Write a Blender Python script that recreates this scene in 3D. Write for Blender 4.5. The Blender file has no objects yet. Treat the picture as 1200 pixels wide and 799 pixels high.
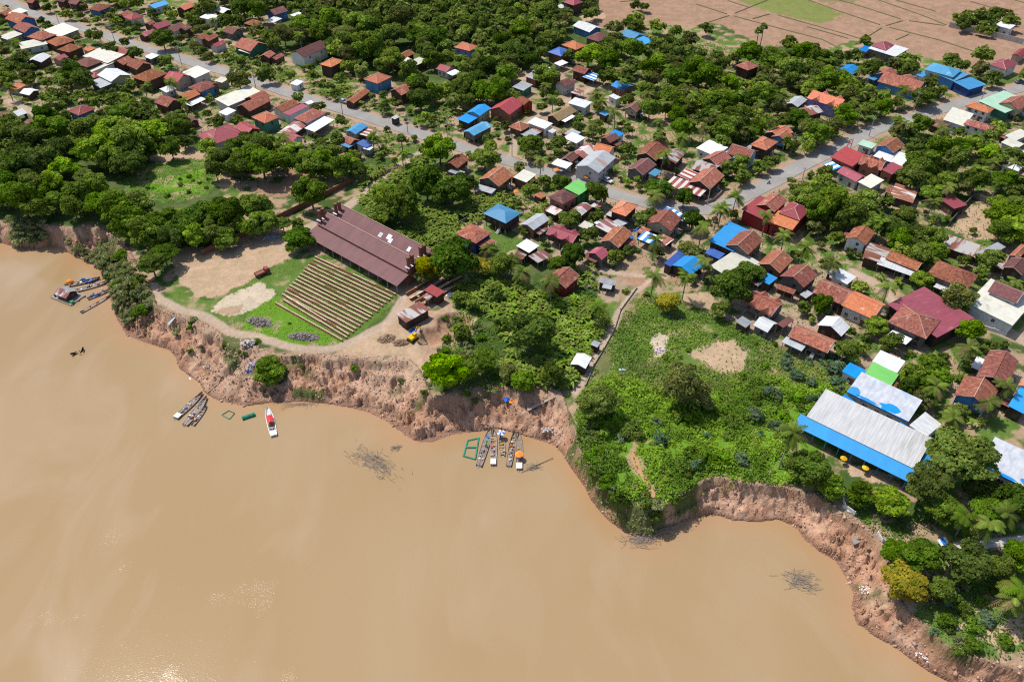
import bpy, math, random, numpy as np
from mathutils import Vector, Matrix
random.seed(7); RNG = np.random.default_rng(11)
# ------------------------------------------------------------------ scene, camera
S = bpy.context.scene
COL = S.collection
FPX, PITCH, CAMH, WZ = 933.0, math.radians(41.0), 150.0, -7.0
CP, SP = math.cos(PITCH), math.sin(PITCH)
cam_d = bpy.data.cameras.new('camera'); cam = bpy.data.objects.new('camera', cam_d); COL.objects.link(cam)
cam_d.sensor_width = 36; cam_d.lens = 36 * FPX / 1200; cam_d.clip_end = 20000
cam.location = (0, 0, CAMH); cam.rotation_euler = (math.pi / 2 - PITCH, 0, 0)
S.camera = cam
def at(px, py, z=0.0):
    """image position of the survey photo -> real place on the level z"""
    u = (px - 600) / FPX; v = (py - 399.5) / FPX
    t = (CAMH - z) / (SP + v * CP)
    return Vector((u * t, (CP - v * SP) * t, z))
def to_px(x, y, z):
    d = y * CP + (CAMH - z) * SP
    u = x / d; v = ((CAMH - z) * CP - y * SP) / d
    return 600 + u * FPX, 399.5 + v * FPX
# ------------------------------------------------------------------ light
SUN_EL, SUN_AZ = math.radians(61), math.radians(-50)
w = bpy.data.worlds.new('World'); S.world = w; w.use_nodes = True
nt = w.node_tree; bg = nt.nodes['Background']; sky = nt.nodes.new('ShaderNodeTexSky')
sky.sky_type = 'NISHITA'; sky.sun_disc = False; sky.sun_elevation = SUN_EL; sky.sun_rotation = SUN_AZ
sky.altitude = 100; sky.air_density = 1.0; sky.dust_density = 1.5
nt.links.new(sky.outputs[0], bg.inputs[0]); bg.inputs[1].default_value = 0.15
sl = bpy.data.lights.new('sun', 'SUN'); sl.energy = 4.6; sl.angle = math.radians(0.53); sl.color = (1.0, 0.955, 0.88)
so = bpy.data.objects.new('sun', sl); COL.objects.link(so)
sd = Vector((math.sin(SUN_AZ) * math.cos(SUN_EL), math.cos(SUN_AZ) * math.cos(SUN_EL), math.sin(SUN_EL)))
so.rotation_euler = sd.to_track_quat('Z', 'Y').to_euler(); so.location = (-60, 200, 300)
S.view_settings.view_transform = 'Standard'; S.view_settings.look = 'None'; S.view_settings.exposure = 0.08; S.view_settings.gamma = 1
S.render.engine = 'CYCLES'; cy = S.cycles
cy.max_bounces = 5; cy.diffuse_bounces = 3; cy.glossy_bounces = 2; cy.transmission_bounces = 2; cy.transparent_max_bounces = 4
cy.use_adaptive_sampling = True; cy.adaptive_threshold = 0.01; cy.use_denoising = False; cy.filter_width = 1.15; cy.caustics_reflective = False
try: cy.denoiser = 'OPENIMAGEDENOISE'
except Exception: pass
cy.sample_clamp_indirect = 4; cy.sample_clamp_direct = 3.5
# ------------------------------------------------------------------ noise
def _hash(i, j, s):
    n = (i.astype(np.int64) * 374761393 + j.astype(np.int64) * 668265263 + s * 2147483647) & 0xffffffff
    n = ((n ^ (n >> 13)) * 1274126177) & 0xffffffff
    n = (n ^ (n >> 16)) & 0xffff
    return n / 65535.0
def vnoise(x, y, s=0):
    xi = np.floor(x); yi = np.floor(y); fx = x - xi; fy = y - yi
    fx = fx * fx * (3 - 2 * fx); fy = fy * fy * (3 - 2 * fy)
    a = _hash(xi, yi, s); b = _hash(xi + 1, yi, s); c = _hash(xi, yi + 1, s); d = _hash(xi + 1, yi + 1, s)
    return (a * (1 - fx) + b * fx) * (1 - fy) + (c * (1 - fx) + d * fx) * fy
def fbm(x, y, s=0, o=4):
    r = 0; a = .5; t = 0
    for k in range(o):
        r = r + a * vnoise(x * 2 ** k + 17.3 * k, y * 2 ** k - 9.1 * k, s + k); t += a; a *= .5
    return r / t
# ------------------------------------------------------------------ materials
MATS = {}
def material(name, c1, c2=None, c3=None, scale=1.0, stretch=(1, 1, 1), rough=.8, spec=.3, bump=0., bscale=None, vary=.12,
             ramp=(.35, .65), c3at=(.62, .72), wave=None, stripes=None, trans=0., attr=None, detail=4):
    if name in MATS: return MATS[name]
    m = bpy.data.materials.new(name); MATS[name] = m; m.use_nodes = True; T = m.node_tree; N = T.nodes; L = T.links
    P = N['Principled BSDF']; P.inputs['Roughness'].default_value = rough; P.inputs['Specular IOR Level'].default_value = spec
    tc = N.new('ShaderNodeTexCoord'); mp = N.new('ShaderNodeMapping'); mp.inputs['Scale'].default_value = stretch
    L.new(tc.outputs['Object'], mp.inputs[0])
    nz = N.new('ShaderNodeTexNoise'); nz.inputs['Scale'].default_value = scale; nz.inputs['Detail'].default_value = detail; nz.inputs['Roughness'].default_value = .62
    L.new(mp.outputs[0], nz.inputs['Vector'])
    oi = N.new('ShaderNodeObjectInfo')
    ad = N.new('ShaderNodeVectorMath'); ad.operation = 'ADD'; L.new(mp.outputs[0], ad.inputs[0])
    sc = N.new('ShaderNodeVectorMath'); sc.operation = 'SCALE'; sc.inputs[3].default_value = 50; L.new(oi.outputs['Random'], sc.inputs[0]); L.new(sc.outputs[0], ad.inputs[1])
    L.new(ad.outputs[0], nz.inputs['Vector'])
    def mix(f, a, b, blend='MIX'):
        x = N.new('ShaderNodeMix'); x.data_type = 'RGBA'; x.blend_type = blend
        for s_, v_ in ((0, f), (6, a), (7, b)):
            if hasattr(v_, 'links'): L.new(v_, x.inputs[s_])
            elif isinstance(v_, (int, float)): x.inputs[s_].default_value = v_
            else: x.inputs[s_].default_value = tuple(v_) + (1,)
        return x.outputs[2]
    def mrange(v, a, b, c=0., d=1.):
        x = N.new('ShaderNodeMapRange'); L.new(v, x.inputs[0])
        for k, q in enumerate((a, b, c, d)): x.inputs[k + 1].default_value = q
        return x.outputs[0]
    col = mix(mrange(nz.outputs[0], *ramp), c1, c2 or c1)
    if stripes:
        sx = N.new('ShaderNodeSeparateXYZ'); L.new(tc.outputs['Object'], sx.inputs[0])
        mm = N.new('ShaderNodeMath'); mm.operation = 'PINGPONG'; L.new(sx.outputs[0], mm.inputs[0]); mm.inputs[1].default_value = stripes[1]
        gt = N.new('ShaderNodeMath'); gt.operation = 'GREATER_THAN'; L.new(mm.outputs[0], gt.inputs[0]); gt.inputs[1].default_value = stripes[1] * .5
        col = mix(gt.outputs[0], col, stripes[0])
    if c3:
        n2 = N.new('ShaderNodeTexNoise'); n2.inputs['Scale'].default_value = scale * .37; n2.inputs['Detail'].default_value = 5; L.new(ad.outputs[0], n2.inputs['Vector'])
        col = mix(mrange(n2.outputs[0], *c3at), col, c3)
    if attr:
        at_ = N.new('ShaderNodeAttribute'); at_.attribute_name = attr
        col = mix(1.0, col, at_.outputs['Color'], 'MULTIPLY')
    if vary:
        hs = N.new('ShaderNodeHueSaturation'); L.new(col, hs.inputs['Color'])
        L.new(mrange(oi.outputs['Random'], 0, 1, 1 - vary * 1.5, 1 + vary * 1.6), hs.inputs['Value'])
        wn = N.new('ShaderNodeTexWhiteNoise'); wn.noise_dimensions = '1D'; L.new(oi.outputs['Random'], wn.inputs['W'])
        L.new(mrange(wn.outputs[0], 0, 1, .5 - vary * .07, .5 + vary * .07), hs.inputs['Hue'])
        L.new(mrange(wn.outputs[0], 0, 1, 1.0 - vary * .3, 1.0 + vary * .5), hs.inputs['Saturation'])
        col = hs.outputs[0]
    L.new(col, P.inputs['Base Color'])
    h = None
    if wave:
        wv = N.new('ShaderNodeTexWave'); wv.bands_direction = wave[0]; wv.inputs['Scale'].default_value = wave[1]; wv.inputs['Distortion'].default_value = .3
        L.new(tc.outputs['Object'], wv.inputs[0]); h = wv.outputs[1]
        bw = N.new('ShaderNodeBump'); bw.inputs['Strength'].default_value = .5; bw.inputs['Distance'].default_value = wave[2]; L.new(h, bw.inputs['Height']); L.new(bw.outputs[0], P.inputs['Normal'])
    if bump:
        b = N.new('ShaderNodeBump'); b.inputs['Strength'].default_value = min(1, bump * 2); b.inputs['Distance'].default_value = bump
        n3 = N.new('ShaderNodeTexNoise'); n3.inputs['Scale'].default_value = bscale or scale * 3; n3.inputs['Detail'].default_value = 5; L.new(tc.outputs['Object'], n3.inputs['Vector'])
        L.new(n3.outputs[0], b.inputs['Height'])
        if wave: L.new(bw.outputs[0], b.inputs['Normal'])
        L.new(b.outputs[0], P.inputs['Normal'])
    if trans:
        tr = N.new('ShaderNodeBsdfTranslucent'); L.new(mix(1.0, col, (1.0, 1.06, .5), 'MULTIPLY'), tr.inputs[0])
        ms = N.new('ShaderNodeMixShader'); ms.inputs[0].default_value = trans
        L.new(P.outputs[0], ms.inputs[1]); L.new(tr.outputs[0], ms.inputs[2]); L.new(ms.outputs[0], N['Material Output'].inputs[0])
    return m
TW = ('X', 2.2, .05)
ROOF = {
 'r': lambda: material('rust_clay_tile', (.34, .125, .08), (.17, .068, .05), (.42, .22, .16), 1.9, (1, .45, 1), .9, .1, .03, 6, .16, ramp=(.42, .62), c3at=(.6, .7), wave=TW),
 'o': lambda: material('orange_clay_tile', (.60, .21, .105), (.42, .14, .075), (.62, .33, .2), 1.8, (1, .5, 1), .85, .15, .02, 6, .12, wave=TW),
 'm': lambda: material('dark_brown_tile', (.19, .08, .07), (.12, .055, .05), (.28, .17, .145), 1.8, (1, .4, 1), .85, .15, .02, 6, .15, wave=TW),
 'c': lambda: material('crimson_metal_sheet', (.31, .06, .075), (.24, .05, .062), (.36, .16, .15), 1.2, (1, .3, 1), .6, .25, 0, None, .15, wave=('X', 1.2, .04)),
 'b': lambda: material('bright_blue_metal_sheet', (.01, .235, .60), (.01, .2, .52), (.08, .34, .62), .5, (1, .3, 1), .5, .3, 0, None, .12, c3at=(.66, .8), wave=('X', 1.2, .04)),
 'B': lambda: material('deep_blue_metal_sheet', (.03, .085, .36), (.025, .07, .28), None, .5, (1, .3, 1), .5, .3, 0, None, .1, wave=('X', 1.2, .04)),
 't': lambda: material('steel_blue_metal_sheet', (.065, .25, .44), (.055, .21, .37), (.25, .4, .5), .5, (1, .3, 1), .5, .3, 0, None, .12, wave=('X', 1.2, .04)),
 'w': lambda: material('pale_zinc_sheet', (.66, .67, .67), (.47, .48, .49), (.34, .31, .28), 1.3, (1.6, .2, 1), .6, .3, 0, None, .12, c3at=(.62, .78), wave=('X', 1.0, .05)),
 'g': lambda: material('grey_zinc_sheet', (.33, .345, .36), (.25, .26, .27), (.28, .2, .16), .7, (1, .25, 1), .55, .35, 0, None, .15, wave=('X', 1.0, .05)),
 'k': lambda: material('cream_roof_slab', (.56, .54, .45), (.47, .46, .4), (.36, .34, .3), .5, (1, 1, 1), .85, .2, 0, None, .1, c3at=(.6, .75)),
 'y': lambda: material('weathered_thatch', (.26, .17, .1), (.17, .12, .08), (.3, .26, .2), 1.3, (2, .4, 1), .95, .05, .06, 4, .2),
 'n': lambda: material('pale_green_sheet', (.36, .54, .4), (.3, .46, .34), None, .5, (1, .4, 1), .6, .3, 0, None, .08, wave=('X', 1.0, .04)),
 'N': lambda: material('vivid_green_sheet', (.15, .46, .1), (.12, .4, .09), (.25, .5, .18), .3, (1, .4, 1), .6, .3, 0, None, .05, wave=('X', 1.0, .04)),
 's': lambda: material('blue_white_striped_sheet', (.03, .22, .62), (.04, .2, .5), None, .5, (1, .4, 1), .6, .3, 0, None, .08, stripes=((.7, .72, .72), 1.3)),
 'S': lambda: material('red_white_striped_sheet', (.3, .07, .06), (.22, .06, .05), (.3, .2, .17), .8, (1, .3, 1), .7, .2, 0, None, .08, stripes=((.58, .5, .46), 1.3)),
 'q': lambda: material('patchy_rusted_sheet', (.27, .105, .08), (.17, .07, .055), (.45, .42, .4), .9, (1.3, .22, 1), .75, .2, 0, None, .25, c3at=(.5, .56), wave=('X', 1.0, .05)),
 'f': lambda: material('kiln_maroon_sheet', (.175, .075, .075), (.135, .06, .06), (.22, .11, .105), .35, (1.6, .25, 1), .62, .25, 0, None, 0, wave=('X', .8, .06)),
}
WALL = {
 'w': ('white_painted_wall', (.62, .61, .58), (.5, .49, .46)), 'b': ('blue_painted_wall', (.08, .22, .45), (.06, .17, .36)),
 'd': ('dark_plank_wall', (.095, .06, .042), (.06, .04, .03)), 'g': ('grey_plank_wall', (.17, .15, .135), (.11, .1, .09)),
 'y': ('cream_painted_wall', (.42, .35, .24), (.33, .28, .2)), 'r': ('red_brick_wall', (.26, .12, .08), (.2, .095, .065)),
 'n': ('green_painted_wall', (.07, .2, .13), (.055, .15, .1)), 'p': ('purple_painted_wall', (.2, .18, .42), (.3, .28, .5)),
 'c': ('crimson_painted_wall', (.3, .035, .03), (.22, .03, .028)), 'l': ('light_blue_painted_wall', (.3, .46, .6), (.24, .38, .5)),
 'B': ('deep_blue_painted_wall', (.04, .07, .25), (.03, .055, .2)), 't': ('sea_blue_wall', (.03, .17, .42), (.025, .14, .34)), 'm': ('brown_painted_wall', (.16, .08, .06), (.12, .06, .05)),
 'N': ('leaf_green_wall', (.06, .3, .07), (.05, .24, .06)),
}
def wall_mat(k):
    n, a, b = WALL[k]; return material(n, a, b, tuple(.55 * q for q in b), 1.2, (1, 1, .35), .9, .1, .02, 5, .15, c3at=(.6, .75))
M = lambda n, c, **k: material(n, c, tuple(q * .82 for q in c), **k)
WOOD = M('weathered_wood', (.3, .245, .2), scale=2, bump=.02); DARKWOOD = M('dark_wood', (.07, .05, .04), scale=2)
CONC = M('concrete', (.42, .4, .37), scale=.8, bump=.02); GLASS = M('dark_window_glass', (.03, .035, .045), rough=.2, spec=.5, vary=.3)
WHITE = M('white_paint', (.72, .72, .7)); SHUT = M('wooden_shutter', (.13, .08, .055), vary=.3); RIDGE = M('pale_ridge_mortar', (.5, .33, .26), scale=2)
BRICKM = material('kiln_brick', (.25, .11, .075), (.16, .075, .055), (.09, .05, .045), 2.0, (1, 1, 1), .9, .1, .03, 8, .1)
BLACK = M('black_rubber', (.02, .02, .02)); BLUET = M('blue_tarpaulin', (.02, .12, .42), scale=1.5, bump=.05, rough=.5)
REDP = M('red_plastic', (.45, .04, .05)); ORP = M('orange_fabric', (.75, .22, .04)); GRN = M('green_net_plastic', (.02, .2, .12)); YEL = M('yellow_paint', (.7, .42, .03))
HULL = material('weathered_hull_wood', (.31, .26, .22), (.2, .165, .14), (.4, .35, .3), 1.5, (1, .3, 1), .85, .15, .02, 6, .25)
METAL = M('dull_metal', (.28, .28, .29), rough=.45, spec=.5)
# ------------------------------------------------------------------ mesh helpers
class MB:
    def __init__(s): s.v = []; s.f = []
    def add(s, vs, fs):
        o = len(s.v); s.v += [tuple(q) for q in vs]; s.f += [tuple(i + o for i in f) for f in fs]; return s
    def box(s, x0, x1, y0, y1, z0, z1, Mx=None):
        vs = [(x, y, z) for z in (z0, z1) for x, y in ((x0, y0), (x1, y0), (x1, y1), (x0, y1))]
        if Mx is not None: vs = [Mx @ Vector(q) for q in vs]
        return s.add(vs, [(3, 2, 1, 0), (4, 5, 6, 7), (0, 1, 5, 4), (1, 2, 6, 5), (2, 3, 7, 6), (3, 0, 4, 7)])
    def prism(s, poly, z0, z1):
        n = len(poly); vs = [(x, y, z0) for x, y in poly] + [(x, y, z1) for x, y in poly]
        return s.add(vs, [tuple(range(n - 1, -1, -1)), tuple(range(n, 2 * n))] + [(i, (i + 1) % n, (i + 1) % n + n, i + n) for i in range(n)])
    def slab(s, quad, t):
        q = [Vector(a) for a in quad]; n = (q[1] - q[0]).cross(q[3] - q[0]).normalized() * t
        vs = q + [a - n for a in q]
        return s.add(vs, [(0, 1, 2, 3), (7, 6, 5, 4), (0, 4, 5, 1), (1, 5, 6, 2), (2, 6, 7, 3), (3, 7, 4, 0)])
    def tube(s, pts, r, n=6, r2=None):
        pts = [Vector(p) for p in pts]; r2 = r if r2 is None else r2; o = len(s.v); m = len(pts)
        for i, p in enumerate(pts):
            d = (pts[min(i + 1, m - 1)] - pts[max(i - 1, 0)]).normalized(); a = d.cross(Vector((0, 0, 1)) if abs(d.z) < .9 else Vector((1, 0, 0))).normalized(); b = d.cross(a)
            rr = r + (r2 - r) * i / max(1, m - 1)
            for k in range(n):
                t = 2 * math.pi * k / n; s.v.append(tuple(p + a * rr * math.cos(t) + b * rr * math.sin(t)))
        for i in range(m - 1):
            for k in range(n):
                s.f.append((o + i * n + k, o + i * n + (k + 1) % n, o + (i + 1) * n + (k + 1) % n, o + (i + 1) * n + k))
        s.f.append(tuple(o + k for k in range(n - 1, -1, -1))); s.f.append(tuple(o + (m - 1) * n + k for k in range(n))); return s
    def cone(s, c, r, h, n=10):
        c = Vector(c); vs = [c + Vector((r * math.cos(2 * math.pi * k / n), r * math.sin(2 * math.pi * k / n), 0)) for k in range(n)] + [c + Vector((0, 0, h))]
        return s.add(vs, [(k, (k + 1) % n, n) for k in range(n)] + [tuple(range(n - 1, -1, -1))])
    def mesh(s, name, m):
        me = bpy.data.meshes.new(name); me.from_pydata(s.v, [], s.f); me.materials.append(m); return me
    def obj(s, name, m, parent=None):
        return link(name, s.mesh(name, m), parent)
def link(name, me, parent=None):
    o = bpy.data.objects.new(name, me); COL.objects.link(o)
    if parent is not None: o.parent = parent
    return o
def npmesh(name, V, F, m, smooth=False, col=None):
    V = np.asarray(V, dtype=np.float32).reshape(-1, 3); F = np.asarray(F, dtype=np.int32); k = F.shape[1]
    me = bpy.data.meshes.new(name); me.vertices.add(len(V)); me.vertices.foreach_set('co', V.ravel())
    me.loops.add(F.size); me.loops.foreach_set('vertex_index', F.ravel())
    me.polygons.add(len(F)); me.polygons.foreach_set('loop_start', np.arange(0, F.size, k, dtype=np.int32)); me.polygons.foreach_set('loop_total', np.full(len(F), k, dtype=np.int32))
    if smooth: me.polygons.foreach_set('use_smooth', np.ones(len(F), dtype=bool))
    if col is not None:
        ca = me.color_attributes.new('tint', 'FLOAT_COLOR', 'POINT'); c = np.ones((len(V), 4), dtype=np.float32); c[:, :3] = col; ca.data.foreach_set('color', c.ravel())
    me.update(); me.validate(); me.materials.append(m); return me
def thing(name, label, cat, loc=(0, 0, 0), rz=0, group=None):
    o = bpy.data.objects.new(name, None); COL.objects.link(o); o.empty_display_size = .5
    o.location = loc; o.rotation_euler = (0, 0, rz); return tag(o, label, cat, group)
def tag(o, label=None, cat=None, group=None, kind=None):
    if label: o['label'] = label
    if cat: o['category'] = cat
    if group: o['group'] = group
    if kind: o['kind'] = kind
    return o
def copy_tree(root, loc, rz=0, sc=1.0):
    r = root.copy(); COL.objects.link(r); r.location = loc; r.rotation_euler = (0, 0, rz); r.scale = (sc, sc, sc) if isinstance(sc, (int, float)) else sc
    for ch in KIDS[root.name]:
        c = ch.copy(); COL.objects.link(c); c.parent = r
    return r
KIDS = {}
# ------------------------------------------------------------------ labels told apart by landmark
LM = [(430, 300, 'the brick kiln shed'), (380, 355, 'the brick drying rows'), (1010, 515, 'the long white school roof'), (828, 244, 'the road bend'),
 (512, 163, 'the turning to the kiln'), (905, 45, 'the brown rice fields'), (590, 520, 'the five moored boats'), (85, 345, 'the floating raft house'), (1140, 260, 'the walled sand yard'),
 (1033, 432, 'the vivid green roof'), (895, 258, 'the crimson hall by the bend'), (1118, 92, 'the steel blue hip roof'), (840, 415, 'the bare clay clearing'), (698, 415, 'the straight footpath'),
 (1090, 380, 'the wide crimson flat roof'), (588, 252, 'the steel blue stilt house'), (133, 90, 'the white flat-roofed villa'), (95, 132, 'the crimson roof in the trees'),
 (362, 62, 'the lone brown gabled villa'), (442, 95, 'the orange-roofed blue stilt house'), (893, 30, 'the twin sugar palms'), (555, 138, 'the blue roofs by the road'),
 (200, 208, 'the grassy river clearing'), (340, 232, 'the red earth clearing'), (400, 440, 'the slumped river bank'), (545, 60, 'the lone purple hipped house'), (315, 135, 'the orange and teal house'),
 (1165, 345, 'the white terrace roof'), (692, 200, 'the grey shop roof'), (800, 190, 'the striped shop awning'), (985, 190, 'the crimson shop fronts'), (678, 425, 'the white path shed'), (1100, 200, 'the leaning coconut grove'), (250, 60, 'the long cream roadside roof'), (30, 60, 'the far end of the road'), (656, 328, 'the crimson-walled house'), (1195, 60, 'the walled field compound')]
ORD = ['', 'second ', 'third ', 'fourth ', 'fifth ', 'sixth ', 'seventh ', 'eighth ', 'ninth ', 'tenth ', 'eleventh ', 'twelfth ']
PENDING = []
def place_label(o, look, px, py): PENDING.append((o, look, px, py))
def flush_labels():
    slots = {}
    for o, look, px, py in PENDING:
        best = min(LM, key=lambda l: (px - l[0]) ** 2 + (1.3 * (py - l[1])) ** 2); dx, dy = px - best[0], 1.3 * (py - best[1])
        rel = ('right of' if dx > 0 else 'left of') if abs(dx) > abs(dy) else ('in front of' if dy > 0 else 'behind')
        if abs(dx) + abs(dy) < 9: rel = 'beside'
        slots.setdefault((look, rel, best[2]), []).append((dx * dx + dy * dy, o))
    for (look, rel, lm), l in slots.items():
        l.sort(key=lambda q: q[0])
        for k, (_, o) in enumerate(l):
            n = 'nearest ' if (len(l) > 1) else ''
            if len((look + ORD[min(k, 11)] + n + rel + lm).split()) > 12: look = look.replace(' roofed', '').replace(' with ', ', ')
            o['label'] = look + ', ' + (ORD[min(k, 11)] + n if k < 12 else 'farther ') + rel + ' ' + lm
            if len(o['label'].split()) > 16: o['label'] = o['label'].replace('nearest ', '').replace(' like', '').replace(' with drooping fronds', '').replace('orange-roofed blue', 'orange-roofed')

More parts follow.
